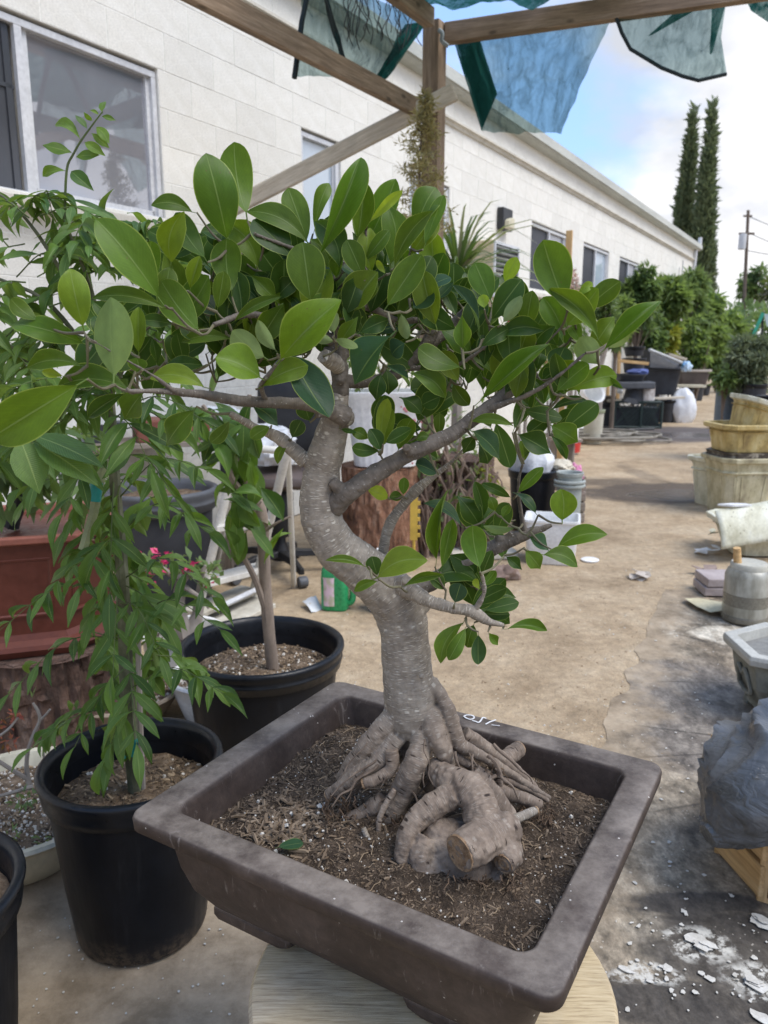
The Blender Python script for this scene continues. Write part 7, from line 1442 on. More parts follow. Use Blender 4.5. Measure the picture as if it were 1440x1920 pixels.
LEAVES = '''296 556 179 410 74 f m -.05|425 446 386 287 78 f m -.02|462 399 439 266 62 f m 0|307 577 172 560 30 a m -.04|214 704 207 557 72 f p -.06|370 617 302 526 62 f m -.05|434 545 425 447 57 f m -.03|390 497 277 432 48 f d .02|360 397 283 385 30 a m .02|357 540 375 480 22 n l -.02|335 525 300 485 32 f m .03|322 607 265 600 26 f d 0|260 660 260 575 30 f l 0|257 697 256 671 35 f m -.05|487 707 404 670 64 f l -.09|382 725 281 710 38 a l -.06|380 685 312 685 30 f d 0|432 635 340 642 26 a m -.03|495 670 435 620 50 f p -.04|415 592 370 552 45 f b 0|440 602 528 556 20 a m -.04|582 563 567 454 72 f m -.05|527 672 640 562 62 n l -.10|600 475 677 295 40 n m -.02|670 445 679 336 42 f m -.01|684 462 742 335 50 f m .03|695 415 755 357 18 f y -.01|680 517 650 449 42 f m -.03|686 487 730 431 27 f m 0|575 450 540 352 48 f m .03|575 452 462 397 42 a m 0|545 480 474 412 60 f d -.01|590 428 617 343 25 f m .03|647 480 612 430 45 f d .04|630 520 643 475 20 n m 0|727 572 791 477 54 f m -.05|740 500 812 395 36 a m -.02|780 430 817 351 50 f m .02|797 457 832 365 28 f m 0|772 552 810 480 46 f d 0|775 577 812 545 38 f b -.02|802 540 845 520 24 f b 0|675 623 731 598 34 t d -.05|731 630 665 721 70 t b -.08|547 667 617 783 66 f b -.06|490 725 578 685 40 f l -.07|516 656 484 600 26 f p -.10|626 623 623 582 34 f p -.06|625 640 585 627 20 f p -.05|629 636 671 652 18 f p -.06|752 590 763 636 22 f p -.04|758 644 735 665 40 f b -.02|862 688 784 652 40 f m -.05|879 663 828 619 40 f m 0|771 700 835 746 38 a m -.03|825 744 792 759 36 f d .02|714 702 706 753 34 t d -.01|725 694 729 740 38 t d 0|725 686 767 727 12 n b -.03|713 841 718 746 32 f d .01|713 841 727 747 24 f y -.01|714 840 735 766 24 f l 0|713 844 693 804 30 f d -.02|710 845 660 839 26 f d -.02|690 822 660 807 24 f m 0|724 830 772 804 28 f d -.03|747 843 772 785 36 f m .01|823 816 825 775 22 f m .01|808 822 780 825 18 a m 0|818 887 779 870 30 f b .01|727 934 690 918 26 f y .06|730 932 754 929 20 f m .06|756 927 758 895 20 f m .06|1059 570 1018 450 68 f m -.04|1098 579 1163 527 42 f m 0|1122 637 1026 541 36 a m -.04|1134 654 1240 565 30 n m -.02|1084 554 1111 530 17 f y -.02|1054 620 1018 557 48 f m 0|1120 682 1087 632 46 f p -.03|1043 698 1059 651 48 f b 0|1045 732 1104 682 40 f m -.03|1062 734 1157 704 38 f l -.01|1112 708 1168 729 13 a d 0|1140 651 1182 621 21 f p 0|932 632 1020 620 36 a d -.02|973 712 995 620 50 f m .03|904 748 1032 645 30 n m -.04|920 562 890 493 48 f m 0|947 529 969 482 28 f y .01|923 598 979 523 48 f d -.02|944 604 977 554 26 f p -.04|908 577 905 552 22 f y -.04|898 626 848 534 15 a b -.03|962 798 884 790 20 a m -.03|886 809 937 862 38 t b -.03|896 829 915 870 34 t d 0|890 818 868 851 28 t d .01|973 815 1034 851 44 t d -.02|1034 798 1084 829 46 t m .02|1034 818 1062 862 18 a d 0|1034 768 1101 751 17 a d 0|985 770 1054 784 32 f d .02|995 707 1020 757 24 a d 0|1007 690 1015 662 28 f d 0|1018 712 1040 695 30 f d .01|982 865 976 826 20 f m 0|984 856 1003 835 12 n b 0|972 923 1019 876 23 f m -.01|956 932 903 907 20 f d 0|1004 961 960 923 17 f b -.02|927 957 918 932 20 f m 0|1054 975 1052 917 50 f l -.04|1045 1027 1139 1002 36 a m -.03|1020 1040 1083 1063 33 a m 0|985 1032 1014 1067 34 t m -.01|950 1044 979 1069 22 t d 0|993 1007 1031 1036 26 t b -.02|964 990 906 986 16 a p 0|941 967 956 948 16 f m .01|899 1063 886 985 50 f m -.06|709 1082 802 1051 52 a l -.08|682 1061 610 1051 15 a m -.06|707 1078 697 1043 30 f d -.05|707 1090 664 1109 19 a m -.05|829 1063 849 973 28 f m -.02|818 1047 841 917 20 n m 0|864 985 794 944 22 a b -.01|903 1086 923 1032 28 f d 0|759 1098 833 1078 18 a m -.02|853 1129 864 1094 36 f b -.03|888 1133 950 1102 30 f d .01|911 1144 973 1129 28 f d .01|905 1150 956 1152 28 f d .02|952 1179 1026 1183 21 a m 0|868 1168 826 1244 33 a m -.01|872 1179 841 1238 28 f m -.02|888 1172 876 1214 32 f m 0|897 1191 897 1246 29 f b -.03|917 1187 934 1210 18 t m -.01|907 1098 930 1070 20 f m -.01|899 1104 890 1085 13 f y -.01|833 1105 806 1082 26 f d 0|155 611 131 503 54 f l -.02|155 643 22 607 46 f m 0|152 686 51 690 36 a m -.01|242 731 108 725 44 a m -.03|144 723 -20 823 88 f l -.10|231 739 166 782 30 f d 0|266 739 234 786 54 t m .01|362 770 312 836 50 t m .02|117 705 79 697 17 f y 0|472 760 522 800 40 t b -.04|580 788 567 752 38 f d 0|557 577 500 530 55 f d .02|625 555 607 522 22 f o 0|682 532 640 500 28 f b -.01|695 585 725 500 46 f d .02|672 582 665 556 15 f y 0|722 512 706 488 12 f y -.02|855 590 835 545 24 f d 0|820 560 850 530 20 f b .02|548 820 565 788 30 f d .01|505 800 470 822 26 f m .02|430 790 395 830 26 f m .03|540 830 520 870 18 a m .02|640 805 668 812 10 f d 0|1088 640 1062 600 26 f m .02|1000 600 1030 560 30 f d .04|880 600 905 640 26 f d .02|850 720 880 760 30 f m .02|920 800 900 760 28 f m .03|990 760 965 720 26 f d .03|470 700 450 640 34 f d .03|340 600 370 640 34 f d .02|230 640 200 590 34 f m .03|70 600 20 560 30 f m .03|620 470 600 410 36 f d .03|520 560 480 510 34 f d .04|710 470 690 400 28 f m .04|860 560 880 520 22 f d .03'''
for q in LEAVES.split('|'):
    a = q.split(); leaf(*(float(x) for x in a[:5]), a[5], a[6], float(a[7]))
for i in range(24):
    x, y = rl.uniform(395, 640), rl.uniform(560, 650); th = rl.uniform(-2.7, -0.6); L = rl.uniform(58, 92); leaf(x, y, x + math.cos(th) * L, y + math.sin(th) * L, L * rl.uniform(0.45, 0.6), rl.choice('fffat'), rl.choice('ddmml'), rl.uniform(-0.03, 0.02))
for i in range(10):
    x, y = rl.uniform(600, 690), rl.uniform(520, 640); th = rl.uniform(-2.4, -0.7); L = rl.uniform(50, 80); leaf(x, y, x + math.cos(th) * L, y + math.sin(th) * L, L * rl.uniform(0.45, 0.6), rl.choice('ffat'), rl.choice('ddmb'), rl.uniform(-0.03, 0.02))
for i in range(14):
    x, y = rl.uniform(800, 1010), rl.uniform(600, 760); th = rl.uniform(-2.7, -0.4); L = rl.uniform(55, 85); leaf(x, y, x + math.cos(th) * L, y + math.sin(th) * L, L * rl.uniform(0.45, 0.6), rl.choice('fffat'), rl.choice('ddmml'), rl.uniform(-0.04, 0.03))
for i in range(34):                       # upright leaves along the top of the crown
    x, y = rl.uniform(270, 820), rl.uniform(470, 620); th = rl.uniform(-2.25, -0.9); L = rl.uniform(68, 112); leaf(x, y, x + math.cos(th) * L, y + math.sin(th) * L, L * rl.uniform(0.42, 0.56), rl.choice('fffan'), rl.choice('dmmml'), rl.uniform(-0.02, 0.07))
for i in range(16):
    x, y = rl.uniform(880, 1110), rl.uniform(600, 760); th = rl.uniform(-2.4, -0.5); L = rl.uniform(60, 95); leaf(x, y, x + math.cos(th) * L, y + math.sin(th) * L, L * rl.uniform(0.42, 0.56), rl.choice('fffat'), rl.choice('dmml'), rl.uniform(-0.03, 0.04))
# inner leaves filling the shaded middle of the crown
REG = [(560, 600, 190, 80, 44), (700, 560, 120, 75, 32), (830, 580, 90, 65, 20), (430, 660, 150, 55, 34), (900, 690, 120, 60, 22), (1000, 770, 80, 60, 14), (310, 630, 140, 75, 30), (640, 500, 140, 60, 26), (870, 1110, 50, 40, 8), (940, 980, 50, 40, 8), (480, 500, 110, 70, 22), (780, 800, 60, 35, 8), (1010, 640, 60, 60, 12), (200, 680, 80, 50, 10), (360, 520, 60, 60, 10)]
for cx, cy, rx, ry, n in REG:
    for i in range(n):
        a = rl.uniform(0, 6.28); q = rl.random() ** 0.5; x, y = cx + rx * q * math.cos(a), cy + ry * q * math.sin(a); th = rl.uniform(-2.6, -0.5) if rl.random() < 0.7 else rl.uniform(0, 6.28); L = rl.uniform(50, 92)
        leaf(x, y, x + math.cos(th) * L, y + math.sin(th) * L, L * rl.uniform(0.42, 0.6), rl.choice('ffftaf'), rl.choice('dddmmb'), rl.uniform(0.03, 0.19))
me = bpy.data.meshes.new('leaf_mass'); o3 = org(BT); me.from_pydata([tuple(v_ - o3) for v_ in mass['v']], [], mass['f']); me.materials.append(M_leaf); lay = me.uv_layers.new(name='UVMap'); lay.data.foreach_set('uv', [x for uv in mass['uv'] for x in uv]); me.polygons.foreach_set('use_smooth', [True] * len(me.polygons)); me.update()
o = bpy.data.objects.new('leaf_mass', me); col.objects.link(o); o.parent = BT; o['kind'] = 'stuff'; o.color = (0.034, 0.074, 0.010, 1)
# twigs: every leaf base is tied to the nearest wood
mb = MB(); todo = sorted(leaf_bases, key=lambda p: min((p - q).length for q in nodes)); ext = list(nodes)
for b in todo:
    q = min(ext, key=lambda n_: (b - n_).length + 0.02 * (b - n_).length * (n_.z > b.z)); d_ = (b - q).length
    if d_ > 0.004:
        m_ = q.lerp(b, 0.5) + Z * (-0.10 * d_); pts = [V(p) for p in smooth_path([tuple(q), tuple(m_), tuple(b)], 4)]; mb.tube(pts, [0.0021 - 0.0009 * i / (len(pts) - 1) for i in range(len(pts))], 6); ext.extend(pts[2:])
part('twig', mb, pm('young twig bark', (0.16, 0.15, 0.085), (0.10, 0.085, 0.055), scale=40, bump=0.3), BT, kind='stuff')
lf = link_mesh('fallen_leaf', LM['f'][2], None, Matrix.Translation(G(522, 1588, SZ + 0.012)) @ Matrix.Rotation(R(-75), 4, 'Z') @ Matrix.Rotation(R(6), 4, 'Y') @ Matrix.Diagonal((0.022, 0.036, 0.03, 1))); lf.color = (0.03, 0.075, 0.03, 1)
tag(lf, 'single fallen green leaf lying on the soil near the front lip', 'leaf')
sp_ = thing('seedling', G(760, 1605, SZ + 0.01), 'tiny bright green seedling sprouting beside the knobbed root', 'seedling')
for i, (dx, dz, rz) in enumerate(((-0.008, 0.010, 80), (0.006, 0.014, -40), (0.002, 0.004, -100), (-.003, 0.018, 20))):
    o = link_mesh('leaf', LM['f'][0], sp_, Matrix.Translation(org(sp_) + V((dx * 0.3, -0.004, dz))) @ Matrix.Rotation(R(rz), 4, 'Z') @ Matrix.Rotation(R(35), 4, 'X') @ Matrix.Diagonal((0.007, 0.011, 0.011, 1))); o.color = (0.22, 0.34, 0.05, 1)
mb = MB(); mb.tube([org(sp_), org(sp_) + V((0.001, -0.003, 0.018))], 0.0008, 5); part('stem', mb, M_lf3, sp_)
# ------------------------------------------------------------------ the leafy vine in the left black pot
t = MT('vine leaflet'); oi = t.n('ObjectInfo'); uvn = t.n('UVMap').outputs[0]; su = t.n('SeparateXYZ'); t.put(su.inputs[0], uvn)
au = t.math('ABSOLUTE', t.math('SUBTRACT', su.outputs[0], 0.5)); isl = t.n('NewGeometry').outputs['Random Per Island']
mot = t.noise(t.coord('Object'), 5, 4, 0.6)
c = t.mix(oi.outputs['Random'], (0.026, 0.066, 0.013), (0.082, 0.150, 0.028)); c = t.mix(0.5, c, t.ramp(isl, [(0, 0.75), (1, 1.3)]), 'MULTIPLY'); c = t.mix(0.5, c, t.ramp(mot, [(0.3, 0.7), (0.7, 1.3)]), 'MULTIPLY')
c = t.mix(1.0, c, oi.outputs['Color'], 'MULTIPLY')
sv = t.n('TexWave', {'wave_type': 'BANDS', 'bands_direction': 'X'}, Scale=1.0, Distortion=0.3); cv = t.n('CombineXYZ'); t.put(cv.inputs[0], t.math('SUBTRACT', t.math('MULTIPLY', su.outputs[1], 8.0), t.math('MULTIPLY', au, 3.0))); t.put(sv.inputs['Vector'], cv.outputs[0])
c = t.mix(t.math('MULTIPLY', sv.outputs[1], 0.10), c, (0.14, 0.20, 0.075)); mid = t.ramp(au, [(0.012, 1.0), (0.035, 0.0)]); c = t.mix(t.math('MULTIPLY', mid, 0.55), c, (0.22, 0.30, 0.10))
back = t.n('NewGeometry').outputs['Backfacing']; c = t.mix(t.math('MULTIPLY', back, 0.5), c, (0.13, 0.19, 0.07))
p = t.pbr(c, 0.42, 0.3, t.bump(t.math('ADD', sv.outputs[1], mot), 0.25, 0.002)); tl = t.n('BsdfTranslucent', Color=t.mix(1.0, c, (2.6, 2.4, 0.9), 'MULTIPLY')).outputs[0]
ms = t.n('MixShader'); t.put(ms.inputs[0], 0.30); t.put(ms.inputs[1], p); t.put(ms.inputs[2], tl); M_vlf = t.done(ms.outputs[0])
VL = [leaf_mesh('leaflet', M_vlf, 0.82, 0.85, 0.16, 0.05, 0.10, pet=0.04, nt=9, nx=4, neck=0.5), leaf_mesh('leaflet', M_vlf, 0.85, 0.8, 0.18, 0.12, 0.22, bend=0.10, pet=0.04, nt=9, nx=4, neck=0.5), leaf_mesh('leaflet', M_vlf, 0.8, 0.9, 0.15, 0.10, 0.05, bend=-0.10, pet=0.04, nt=9, nx=4, wave=0.02, neck=0.5), leaf_mesh('leaflet', M_vlf, 0.85, 0.85, 0.16, 0.16, 0.30, twist=0.4, pet=0.04, nt=9, nx=4, neck=0.5)]
M_stem = pm('green stem', (0.09, 0.13, 0.035), (0.065, 0.085, 0.03), scale=20, bump=0)
VB = V((-0.578, 1.605, 0.352)); VT = thing('vine_plant', VB, 'tall pinnate leaved vine trained up a stake in the black nursery pot', 'vine')
rv = random.Random(8); NF = [0, 0]; spill = {'v': [], 'f': [], 'uv': []}
def leafletM(b, ax, n_, L, Wd):
    n_ = (n_ - ax * n_.dot(ax)).normalized(); x_ = ax.cross(n_); return Matrix.Translation(b) @ Matrix((x_, ax, n_)).transposed().to_4x4() @ Matrix.Diagonal((Wd, L, L, 1))
def frond(T, base, tip, sag, npair, L, ratio=0.23, droop=0.55, tint=(1, 1, 1), single=True, spread=0.9, term=True, r_=0.0013, name='compound_leaf', reach=0.2):
    """a pinnate leaf: midrib mesh with its leaflets as sub-parts"""
    base, tip = V(base), V(tip); mid_ = base.lerp(tip, 0.5) + Z * sag; pts = [V(p) for p in smooth_path([tuple(base), tuple(mid_), tuple(tip)], 7)]
    mb = MB(); mb.tube(pts, [r_ * (1.25 - 0.8 * i / (len(pts) - 1)) for i in range(len(pts))], 5); fr = part(name, mb, M_stem, T)
    jobs = []
    def at(f): k = f * (len(pts) - 1); i = min(int(k), len(pts) - 2); return pts[i].lerp(pts[i + 1], k - i), (pts[i + 1] - pts[i]).normalized()
    for i in range(npair):
        f = reach + (1 - reach) * (i + 0.35) / npair; p, tg = at(f); sd_ = tg.cross(Z); sd_ = sd_.normalized() if sd_.length > 0.15 else tg.cross(V((0, 1, 0.2))).normalized()
        for s in (-1, 1):
            ax = (tg * rv.uniform(0.35, 0.75) + sd_ * s * spread * rv.uniform(0.7, 1.1) - Z * droop * rv.uniform(0.5, 1.5) + V((rv.gauss(0, .12), rv.gauss(0, .12), rv.gauss(0, .1)))).normalized()
            jobs.append((p, ax, Z * 1.0 - V((0, 0.5, 0)) + tg * 0.3 + V((rv.gauss(0, .25), rv.gauss(0, .25), 0)), L * rv.uniform(0.75, 1.12) * (0.8 + 0.4 * math.sin(PI * (i + 0.5) / npair))))
    if term: p, tg = at(1.0); jobs.append((p, (tg - Z * droop * 0.7).normalized(), Z - V((0, 0.6, 0)), L * 1.1))
    for p, ax, n_, l in jobs:
        M = leafletM(p, ax, n_, l, l * ratio * rv.uniform(0.85, 1.15))
        if single and NF[0] < 296:
            o = link_mesh('leaflet', rv.choice(VL), None, Matrix.Identity(4)); o.parent = fr; o.matrix_basis = Matrix.Translation(-org(fr)) @ M; j = rv.uniform(0.85, 1.2); o.color = (tint[0] * j, tint[1] * j, tint[2] * j, 1); NF[0] += 1
        else:
            me = rv.choice(VL); b0 = len(spill['v']); spill['v'] += [M @ v_.co for v_ in me.vertices]; uvl = me.uv_layers[0].data
            for pg_ in me.polygons: spill['f'].append([b0 + i for i in pg_.vertices]); spill['uv'] += [tuple(uvl[li].uv) for li in pg_.loop_indices]
            NF[1] += 1
    return fr
def flush_spill(name, T):
    if not spill['v']: return
    me = bpy.data.meshes.new(name); o3 = org(T); me.from_pydata([tuple(v_ - o3) for v_ in spill['v']], [], spill['f']); me.materials.append(M_vlf); lay = me.uv_layers.new(name='UVMap'); lay.data.foreach_set('uv', [x for uv in spill['uv'] for x in uv]); me.polygons.foreach_set('use_smooth', [True] * len(me.polygons)); me.update()
    o = bpy.data.objects.new(name, me); col.objects.link(o); o.parent = T; o['kind'] = 'stuff'; spill['v'].clear(); spill['f'].clear(); spill['uv'].clear()
def stem(T, pts, m, name='stem', seg=8, wob=0.1):
    s = skel(pts, 4); mb = MB(); mb.tube([p for p, r_ in s], [r_ for p, r_ in s], seg, wob=wob); part(name, mb, m, T)
M_vstem = pm('mottled vine stem', (0.10, 0.105, 0.06), (0.055, 0.06, 0.038), c3=(0.19, 0.19, 0.13), scale=30, stretch=(1, 1, 0.6), bump=0.4)
stem(VT, [(255, 1482, 16, 1.60), (246, 1390, 15, 1.595), (238, 1290, 14, 1.58), (234, 1180, 13, 1.57), (228, 1060, 12, 1.56), (218, 940, 11, 1.56), (212, 840, 10, 1.56), (206, 740, 8, 1.55), (190, 640, 6, 1.53), (170, 540, 4, 1.52), (121, 413, 2.6, 1.5)], M_vstem)
for pts in ([(206, 740, 6, 1.55), (150, 640, 5, 1.52), (80, 560, 4, 1.5), (-10, 520, 3, 1.48)], [(206, 745, 6, 1.55), (260, 620, 4, 1.5), (310, 500, 3, 1.46), (335, 420, 2, 1.44)], [(190, 650, 5, 1.53), (110, 500, 4, 1.5), (40, 400, 3, 1.5), (-20, 350, 2, 1.5)], [(206, 760, 5, 1.55), (100, 720, 4, 1.5), (10, 640, 3, 1.45)]): stem(VT, pts, M_vstem)
mb = MB(); mb.tube([D(268, 1478, 1.57), D(262, 1330, 1.565), D(258, 1150, 1.565)], 0.0065, 8); part('stake', mb, M_barkpale, VT)
mb = MB(); mb.tube([D(196, 860, 1.50), D(176, 960, 1.49), D(156, 1030, 1.48)], [0.009, 0.010, 0.010], 6); part('stake', mb, pm('pale cane', (0.30, 0.32, 0.17), (0.20, 0.22, 0.12), scale=20, bump=0.2), VT)
M_teal = plastic('teal ribbon', (0.0, 0.22, 0.20), 0.4)
mb = MB(); a, b = D(181, 905, 1.48), D(177, 940, 1.475); mb.tube([a, b], 0.0125, 10); part('tie', mb, M_teal, VT)
mb = MB(); a, b = D(250, 1386, 1.585), D(251, 1410, 1.585); mb.tube([a, b], 0.023, 12); mb.tube([D(233, 1392, 1.565), D(228, 1412, 1.56), D(232, 1422, 1.56)], 0.006, 6); part('tie', mb, M_teal, VT)
# fronds that read individually in the photo (base, tip, leaflet length in px, depth)
FR = [(213, 905, 206, 1110, 3, 100, 1.40, 0.01), (222, 1095, 212, 1262, 3, 88, 1.42, 0.01), (240, 1215, 256, 1395, 4, 88, 1.40, 0.0), (228, 1195, 18, 1300, 5, 76, 1.44, 0.05), (222, 1110, -5, 1185, 5, 66, 1.46, 0.05), (236, 1330, 62, 1402, 5, 58, 1.44, 0.03), (246, 1290, 418, 1300, 5, 74, 1.44, 0.05), (240, 1175, 412, 1180, 4, 76, 1.46, 0.06), (232, 1085, 398, 1120, 5, 76, 1.46, 0.06), (226, 1000, 392, 1000, 5, 82, 1.46, 0.06), (222, 935, 385, 880, 5, 84, 1.46, 0.05), (215, 860, 345, 960, 4, 90, 1.44, 0.05), (205, 775, 285, 880, 4, 112, 1.36, 0.03), (212, 850, 120, 960, 4, 84, 1.46, 0.04), (200, 740, 70, 900, 4, 78, 1.40, 0.06), (230, 1040, 90, 1110, 4, 70, 1.5, 0.04), (236, 1250, 140, 1400, 4, 66, 1.44, 0.02), (205, 790, 400, 800, 4, 92, 1.40, 0.05), (226, 1130, 300, 1230, 4, 74, 1.42, 0.04), (224, 1010, 150, 1100, 4, 84, 1.44, 0.03)]
for x0, y0, x1, y1, n, Lp, Y, sag in FR:
    b = D(x0, y0, Y + 0.1); tp = D(x1, y1, Y - rv.uniform(0.0, 0.10)); frond(VT, b, tp, sag, n, Lp * 0.86 * mpp(tp))
b = D(-30, 815, 1.14); k = mpp(b)
# three big leaflets right behind the lowest bonsai leaf
fr = frond(VT, D(120, 815, 1.25), D(64, 828, 1.10), 0.0, 0, 0.08, term=False)
for (bx, by, tx, ty, w_) in ((38, 822, 74, 926, 56), (62, 828, 185, 912, 54), (58, 815, 195, 878, 44)):
    b = D(bx, by, 1.10); tp = D(tx, ty, 1.07); M = leafletM(b, (tp - b).normalized(), (C0 - b).normalized() + Z * 1.1, (tp - b).length, w_ * mpp(b) * 1.15); o = link_mesh('leaflet', VL[0], None, Matrix.Identity(4)); o.parent = fr; o.matrix_basis = Matrix.Translation(-org(fr)) @ M; o.color = (1.15, 1.1, 1.3, 1); NF[0] += 1
# bright shoot standing up in front of the window
stem(VT, [(121, 413, 2.6, 1.5), (125, 320, 2.4, 1.5), (137, 290, 2.2, 1.5), (152, 264, 2.0, 1.5), (172, 236, 1.7, 1.5), (191, 211, 1.2, 1.5)], M_stem, 'shoot')
mbs = MB(); mbs.tube([D(191, 213, 1.5), D(193, 209, 1.5)], 0.001, 5); fr = part('compound_leaf', mbs, M_stem, VT)
for bx, by, tx, ty in ((122, 320, 80, 331), (134, 286, 80, 272), (150, 260, 103, 235), (163, 241, 141, 216), (173, 226, 157, 210), (185, 215, 168, 207), (191, 210, 198, 190), (191, 218, 217, 226), (181, 238, 205, 270), (172, 250, 205, 278), (159, 267, 198, 293), (143, 294, 187, 291), (134, 321, 176, 358)):
    b = D(bx, by, 1.5); tp = D(tx, ty, 1.5 + rv.uniform(-.02, .02)); L = (tp - b).length; M = leafletM(b, (tp - b).normalized(), (C0 - b).normalized() + Z * 0.5 + V((rv.gauss(0, .3), 0, 0)), L, L * 0.44); o = link_mesh('leaflet', rv.choice(VL), None, Matrix.Identity(4)); o.parent = fr; o.matrix_basis = Matrix.Translation(-org(fr)) @ M; o.color = (1.5, 1.35, 0.9, 1); NF[0] += 1
# the dense head: fronds radiating from the upper stems
HEAD = [(121, 420), (100, 480), (60, 410), (20, 380), (150, 520), (200, 480), (250, 560), (300, 470), (330, 420), (40, 520), (80, 570), (-10, 560), (20, 640), (120, 640), (180, 640), (230, 680), (280, 560), (60, 680), (150, 720), (0, 720), (200, 560), (320, 520), (90, 350), (10, 450), (240, 440), (170, 420), (40, 760), (110, 780), (250, 760), (300, 640)]
for i, (x, y) in enumerate(HEAD * 2):
    Y = rv.uniform(1.36, 1.62); a = rv.uniform(0, 6.28); Lp = rv.uniform(95, 150); dx = math.cos(a) * Lp; dy = math.sin(a) * Lp * 0.5 - 10; b = D(x + rv.uniform(-15, 15), y + rv.uniform(-15, 15), Y)
    if y < 440 and x > 60: Lp *= 0.7; dx *= 0.75; dy = abs(dy) * 0.5
    if x + dx > 345: dx = 345 - x - rv.uniform(10, 50)
    if y + dy < 350: dy = 355 - y + rv.uniform(0, 30)
    tp = D(x + dx, y + dy + 20, Y + rv.uniform(-0.1, 0.08)); br = rv.uniform(0.9, 1.3); frond(VT, b, tp, rv.uniform(0.0, 0.03), 4, rv.uniform(54, 84) * mpp(b), 0.24, 0.5, (br, br, br * 0.9), True, 0.9)
for i in range(40):                       # shaded foliage behind
    x, y = rv.uniform(-40, 300), rv.uniform(420, 1330); Y = rv.uniform(1.62, 1.78); 
    if y > 900: x = rv.uniform(150, 320)
    b = D(x, y, Y); tp = D(x + rv.uniform(-110, 110), y + rv.uniform(10, 80), Y + 0.03); frond(VT, b, tp, 0.02, 4, 66 * mpp(b), 0.32, 0.6, (1, 1, 1), False)
for i in range(9):                       # fronds packed round the upright stem
    y = rv.uniform(700, 1330); x = 205 + (y - 700) * 0.075 + rv.uniform(-12, 12); Y = rv.uniform(1.44, 1.58); a = rv.choice((-1, 1)); b = D(x, y, Y); tp = D(x + a * rv.uniform(15, 85), y + rv.uniform(60, 130), Y + rv.uniform(-.1, .03)); frond(VT, b, tp, 0.015, 4, rv.uniform(60, 88) * mpp(b), 0.26, 0.7, (0.8, 0.85, 0.8), False)
flush_spill('foliage_mass', VT)

# ------------------------------------------------------------------ slender sapling in the wide black pot
ST_ = thing('sapling', D(515, 1270, 2.36), 'slender grey sapling with lance leaves in the wide black pot', 'sapling'); M_sap = pm('grey sapling bark', (0.27, 0.215, 0.17), (0.19, 0.15, 0.12), scale=30, stretch=(1, 1, 0.4), bump=0.4)
stem(ST_, [(516, 1285, 12, 2.37), (506, 1200, 11, 2.36), (498, 1100, 11, 2.35), (494, 1020, 11, 2.34), (488, 955, 12, 2.33), (470, 920, 8, 2.31), (458, 870, 7, 2.30), (462, 800, 6, 2.30), (468, 740, 4, 2.3)], M_sap, 'trunk', 10)
for pts in ([(500, 1150, 6, 2.35), (478, 1085, 6, 2.32), (455, 1040, 5, 2.30), (440, 1000, 4, 2.29), (448, 985, 3, 2.28)], [(485, 945, 7, 2.33), (440, 905, 6, 2.3), (425, 860, 5, 2.3), (405, 800, 5, 2.28), (380, 760, 4, 2.26)], [(462, 880, 5, 2.3), (425, 820, 4, 2.28), (395, 770, 3, 2.27)], [(490, 1000, 4, 2.33), (520, 980, 2.5, 2.3), (545, 968, 2, 2.29)], [(440, 1005, 3, 2.29), (465, 975, 2.5, 2.28), (490, 940, 2, 2.28)]): stem(ST_, pts, M_sap, 'branch', 7)
rs = random.Random(5)
def sleaf(bx, by, tx, ty, w_, Y, tint):
    b = D(bx, by, Y); tp = D(tx, ty, Y + rs.uniform(-.05, .05)); M = leafletM(b, (tp - b).normalized(), (C0 - b).normalized() * 0.6 + Z * 0.9 + V((rs.gauss(0, .3), 0, 0)), (tp - b).length, w_ * mpp(b) * 1.3); o = link_mesh('leaf', rs.choice(VL), ST_, M); o.color = (*tint, 1)
for q in ((495, 1055, 532, 990, 10), (612, 0, 0, 0, 0), (505, 1020, 548, 1000, 10)):
    if q[4]: sleaf(*q, 2.3, (1.5, 1.4, 0.8))
for i in range(64):
    cx, cy = rs.choice([(430, 800), (400, 770), (440, 860), (470, 800), (460, 900), (440, 940), (480, 940), (410, 830), (440, 985), (465, 985), (380, 770)]); bx, by = cx + rs.gauss(0, 16), cy + rs.gauss(0, 18); a = rs.uniform(0.2, 2.9) if rs.random() < .75 else rs.uniform(3, 6); L = rs.uniform(45, 85)
    sleaf(bx, by, bx + math.cos(a) * L, by + math.sin(a) * L, L * rs.uniform(.26, .36), 2.28 + rs.uniform(-.1, .12), (rs.uniform(0.8, 1.3),) * 2 + (1,))

# ------------------------------------------------------------------ small plants round the left pots
T = thing('bougainvillea', wpc + Z * 0.19, 'twisted pale bougainvillea bonsai with pink bracts in the white bowl', 'bonsai tree'); Yb = 2.98
for pts in ([(348, 1195, 17, Yb), (338, 1150, 12, Yb), (336, 1110, 11, Yb), (338, 1085, 8, Yb - .02), (318, 1075, 6, Yb - .03), (300, 1062, 4, Yb - .04)], [(352, 1190, 13, Yb), (368, 1160, 12, Yb + .02), (374, 1120, 9, Yb + .02), (378, 1080, 6, Yb), (385, 1060, 3, Yb)], [(338, 1100, 6, Yb), (352, 1080, 5, Yb - .03), (368, 1082, 4, Yb - .04), (345, 1070, 3, Yb - .05)], [(345, 1100, 5, Yb - 0.02), (375, 1120, 4, Yb - .06), (392, 1140, 3, Yb - .08)]): stem(T, pts, M_barkpale, 'trunk' if pts[0][2] > 10 else 'branch', 8, 0.25)
foliage('leaves', [(D(x, y, Yb), .05, .05, .035) for x, y in ((290, 1055), (310, 1070), (380, 1070), (400, 1080), (350, 1060))], 90, 0.05, 0.025, M_lf3, T, seed=2)
foliage('bracts', [(D(x, y, Yb - .04), .022, .022, .02) for x, y in ((306, 1040), (262, 1052), (270, 1048), (314, 1064), (290, 1082), (356, 1060), (392, 1088), (368, 1062))], 46, 0.03, 0.024, M_fl_pink, T, seed=3)
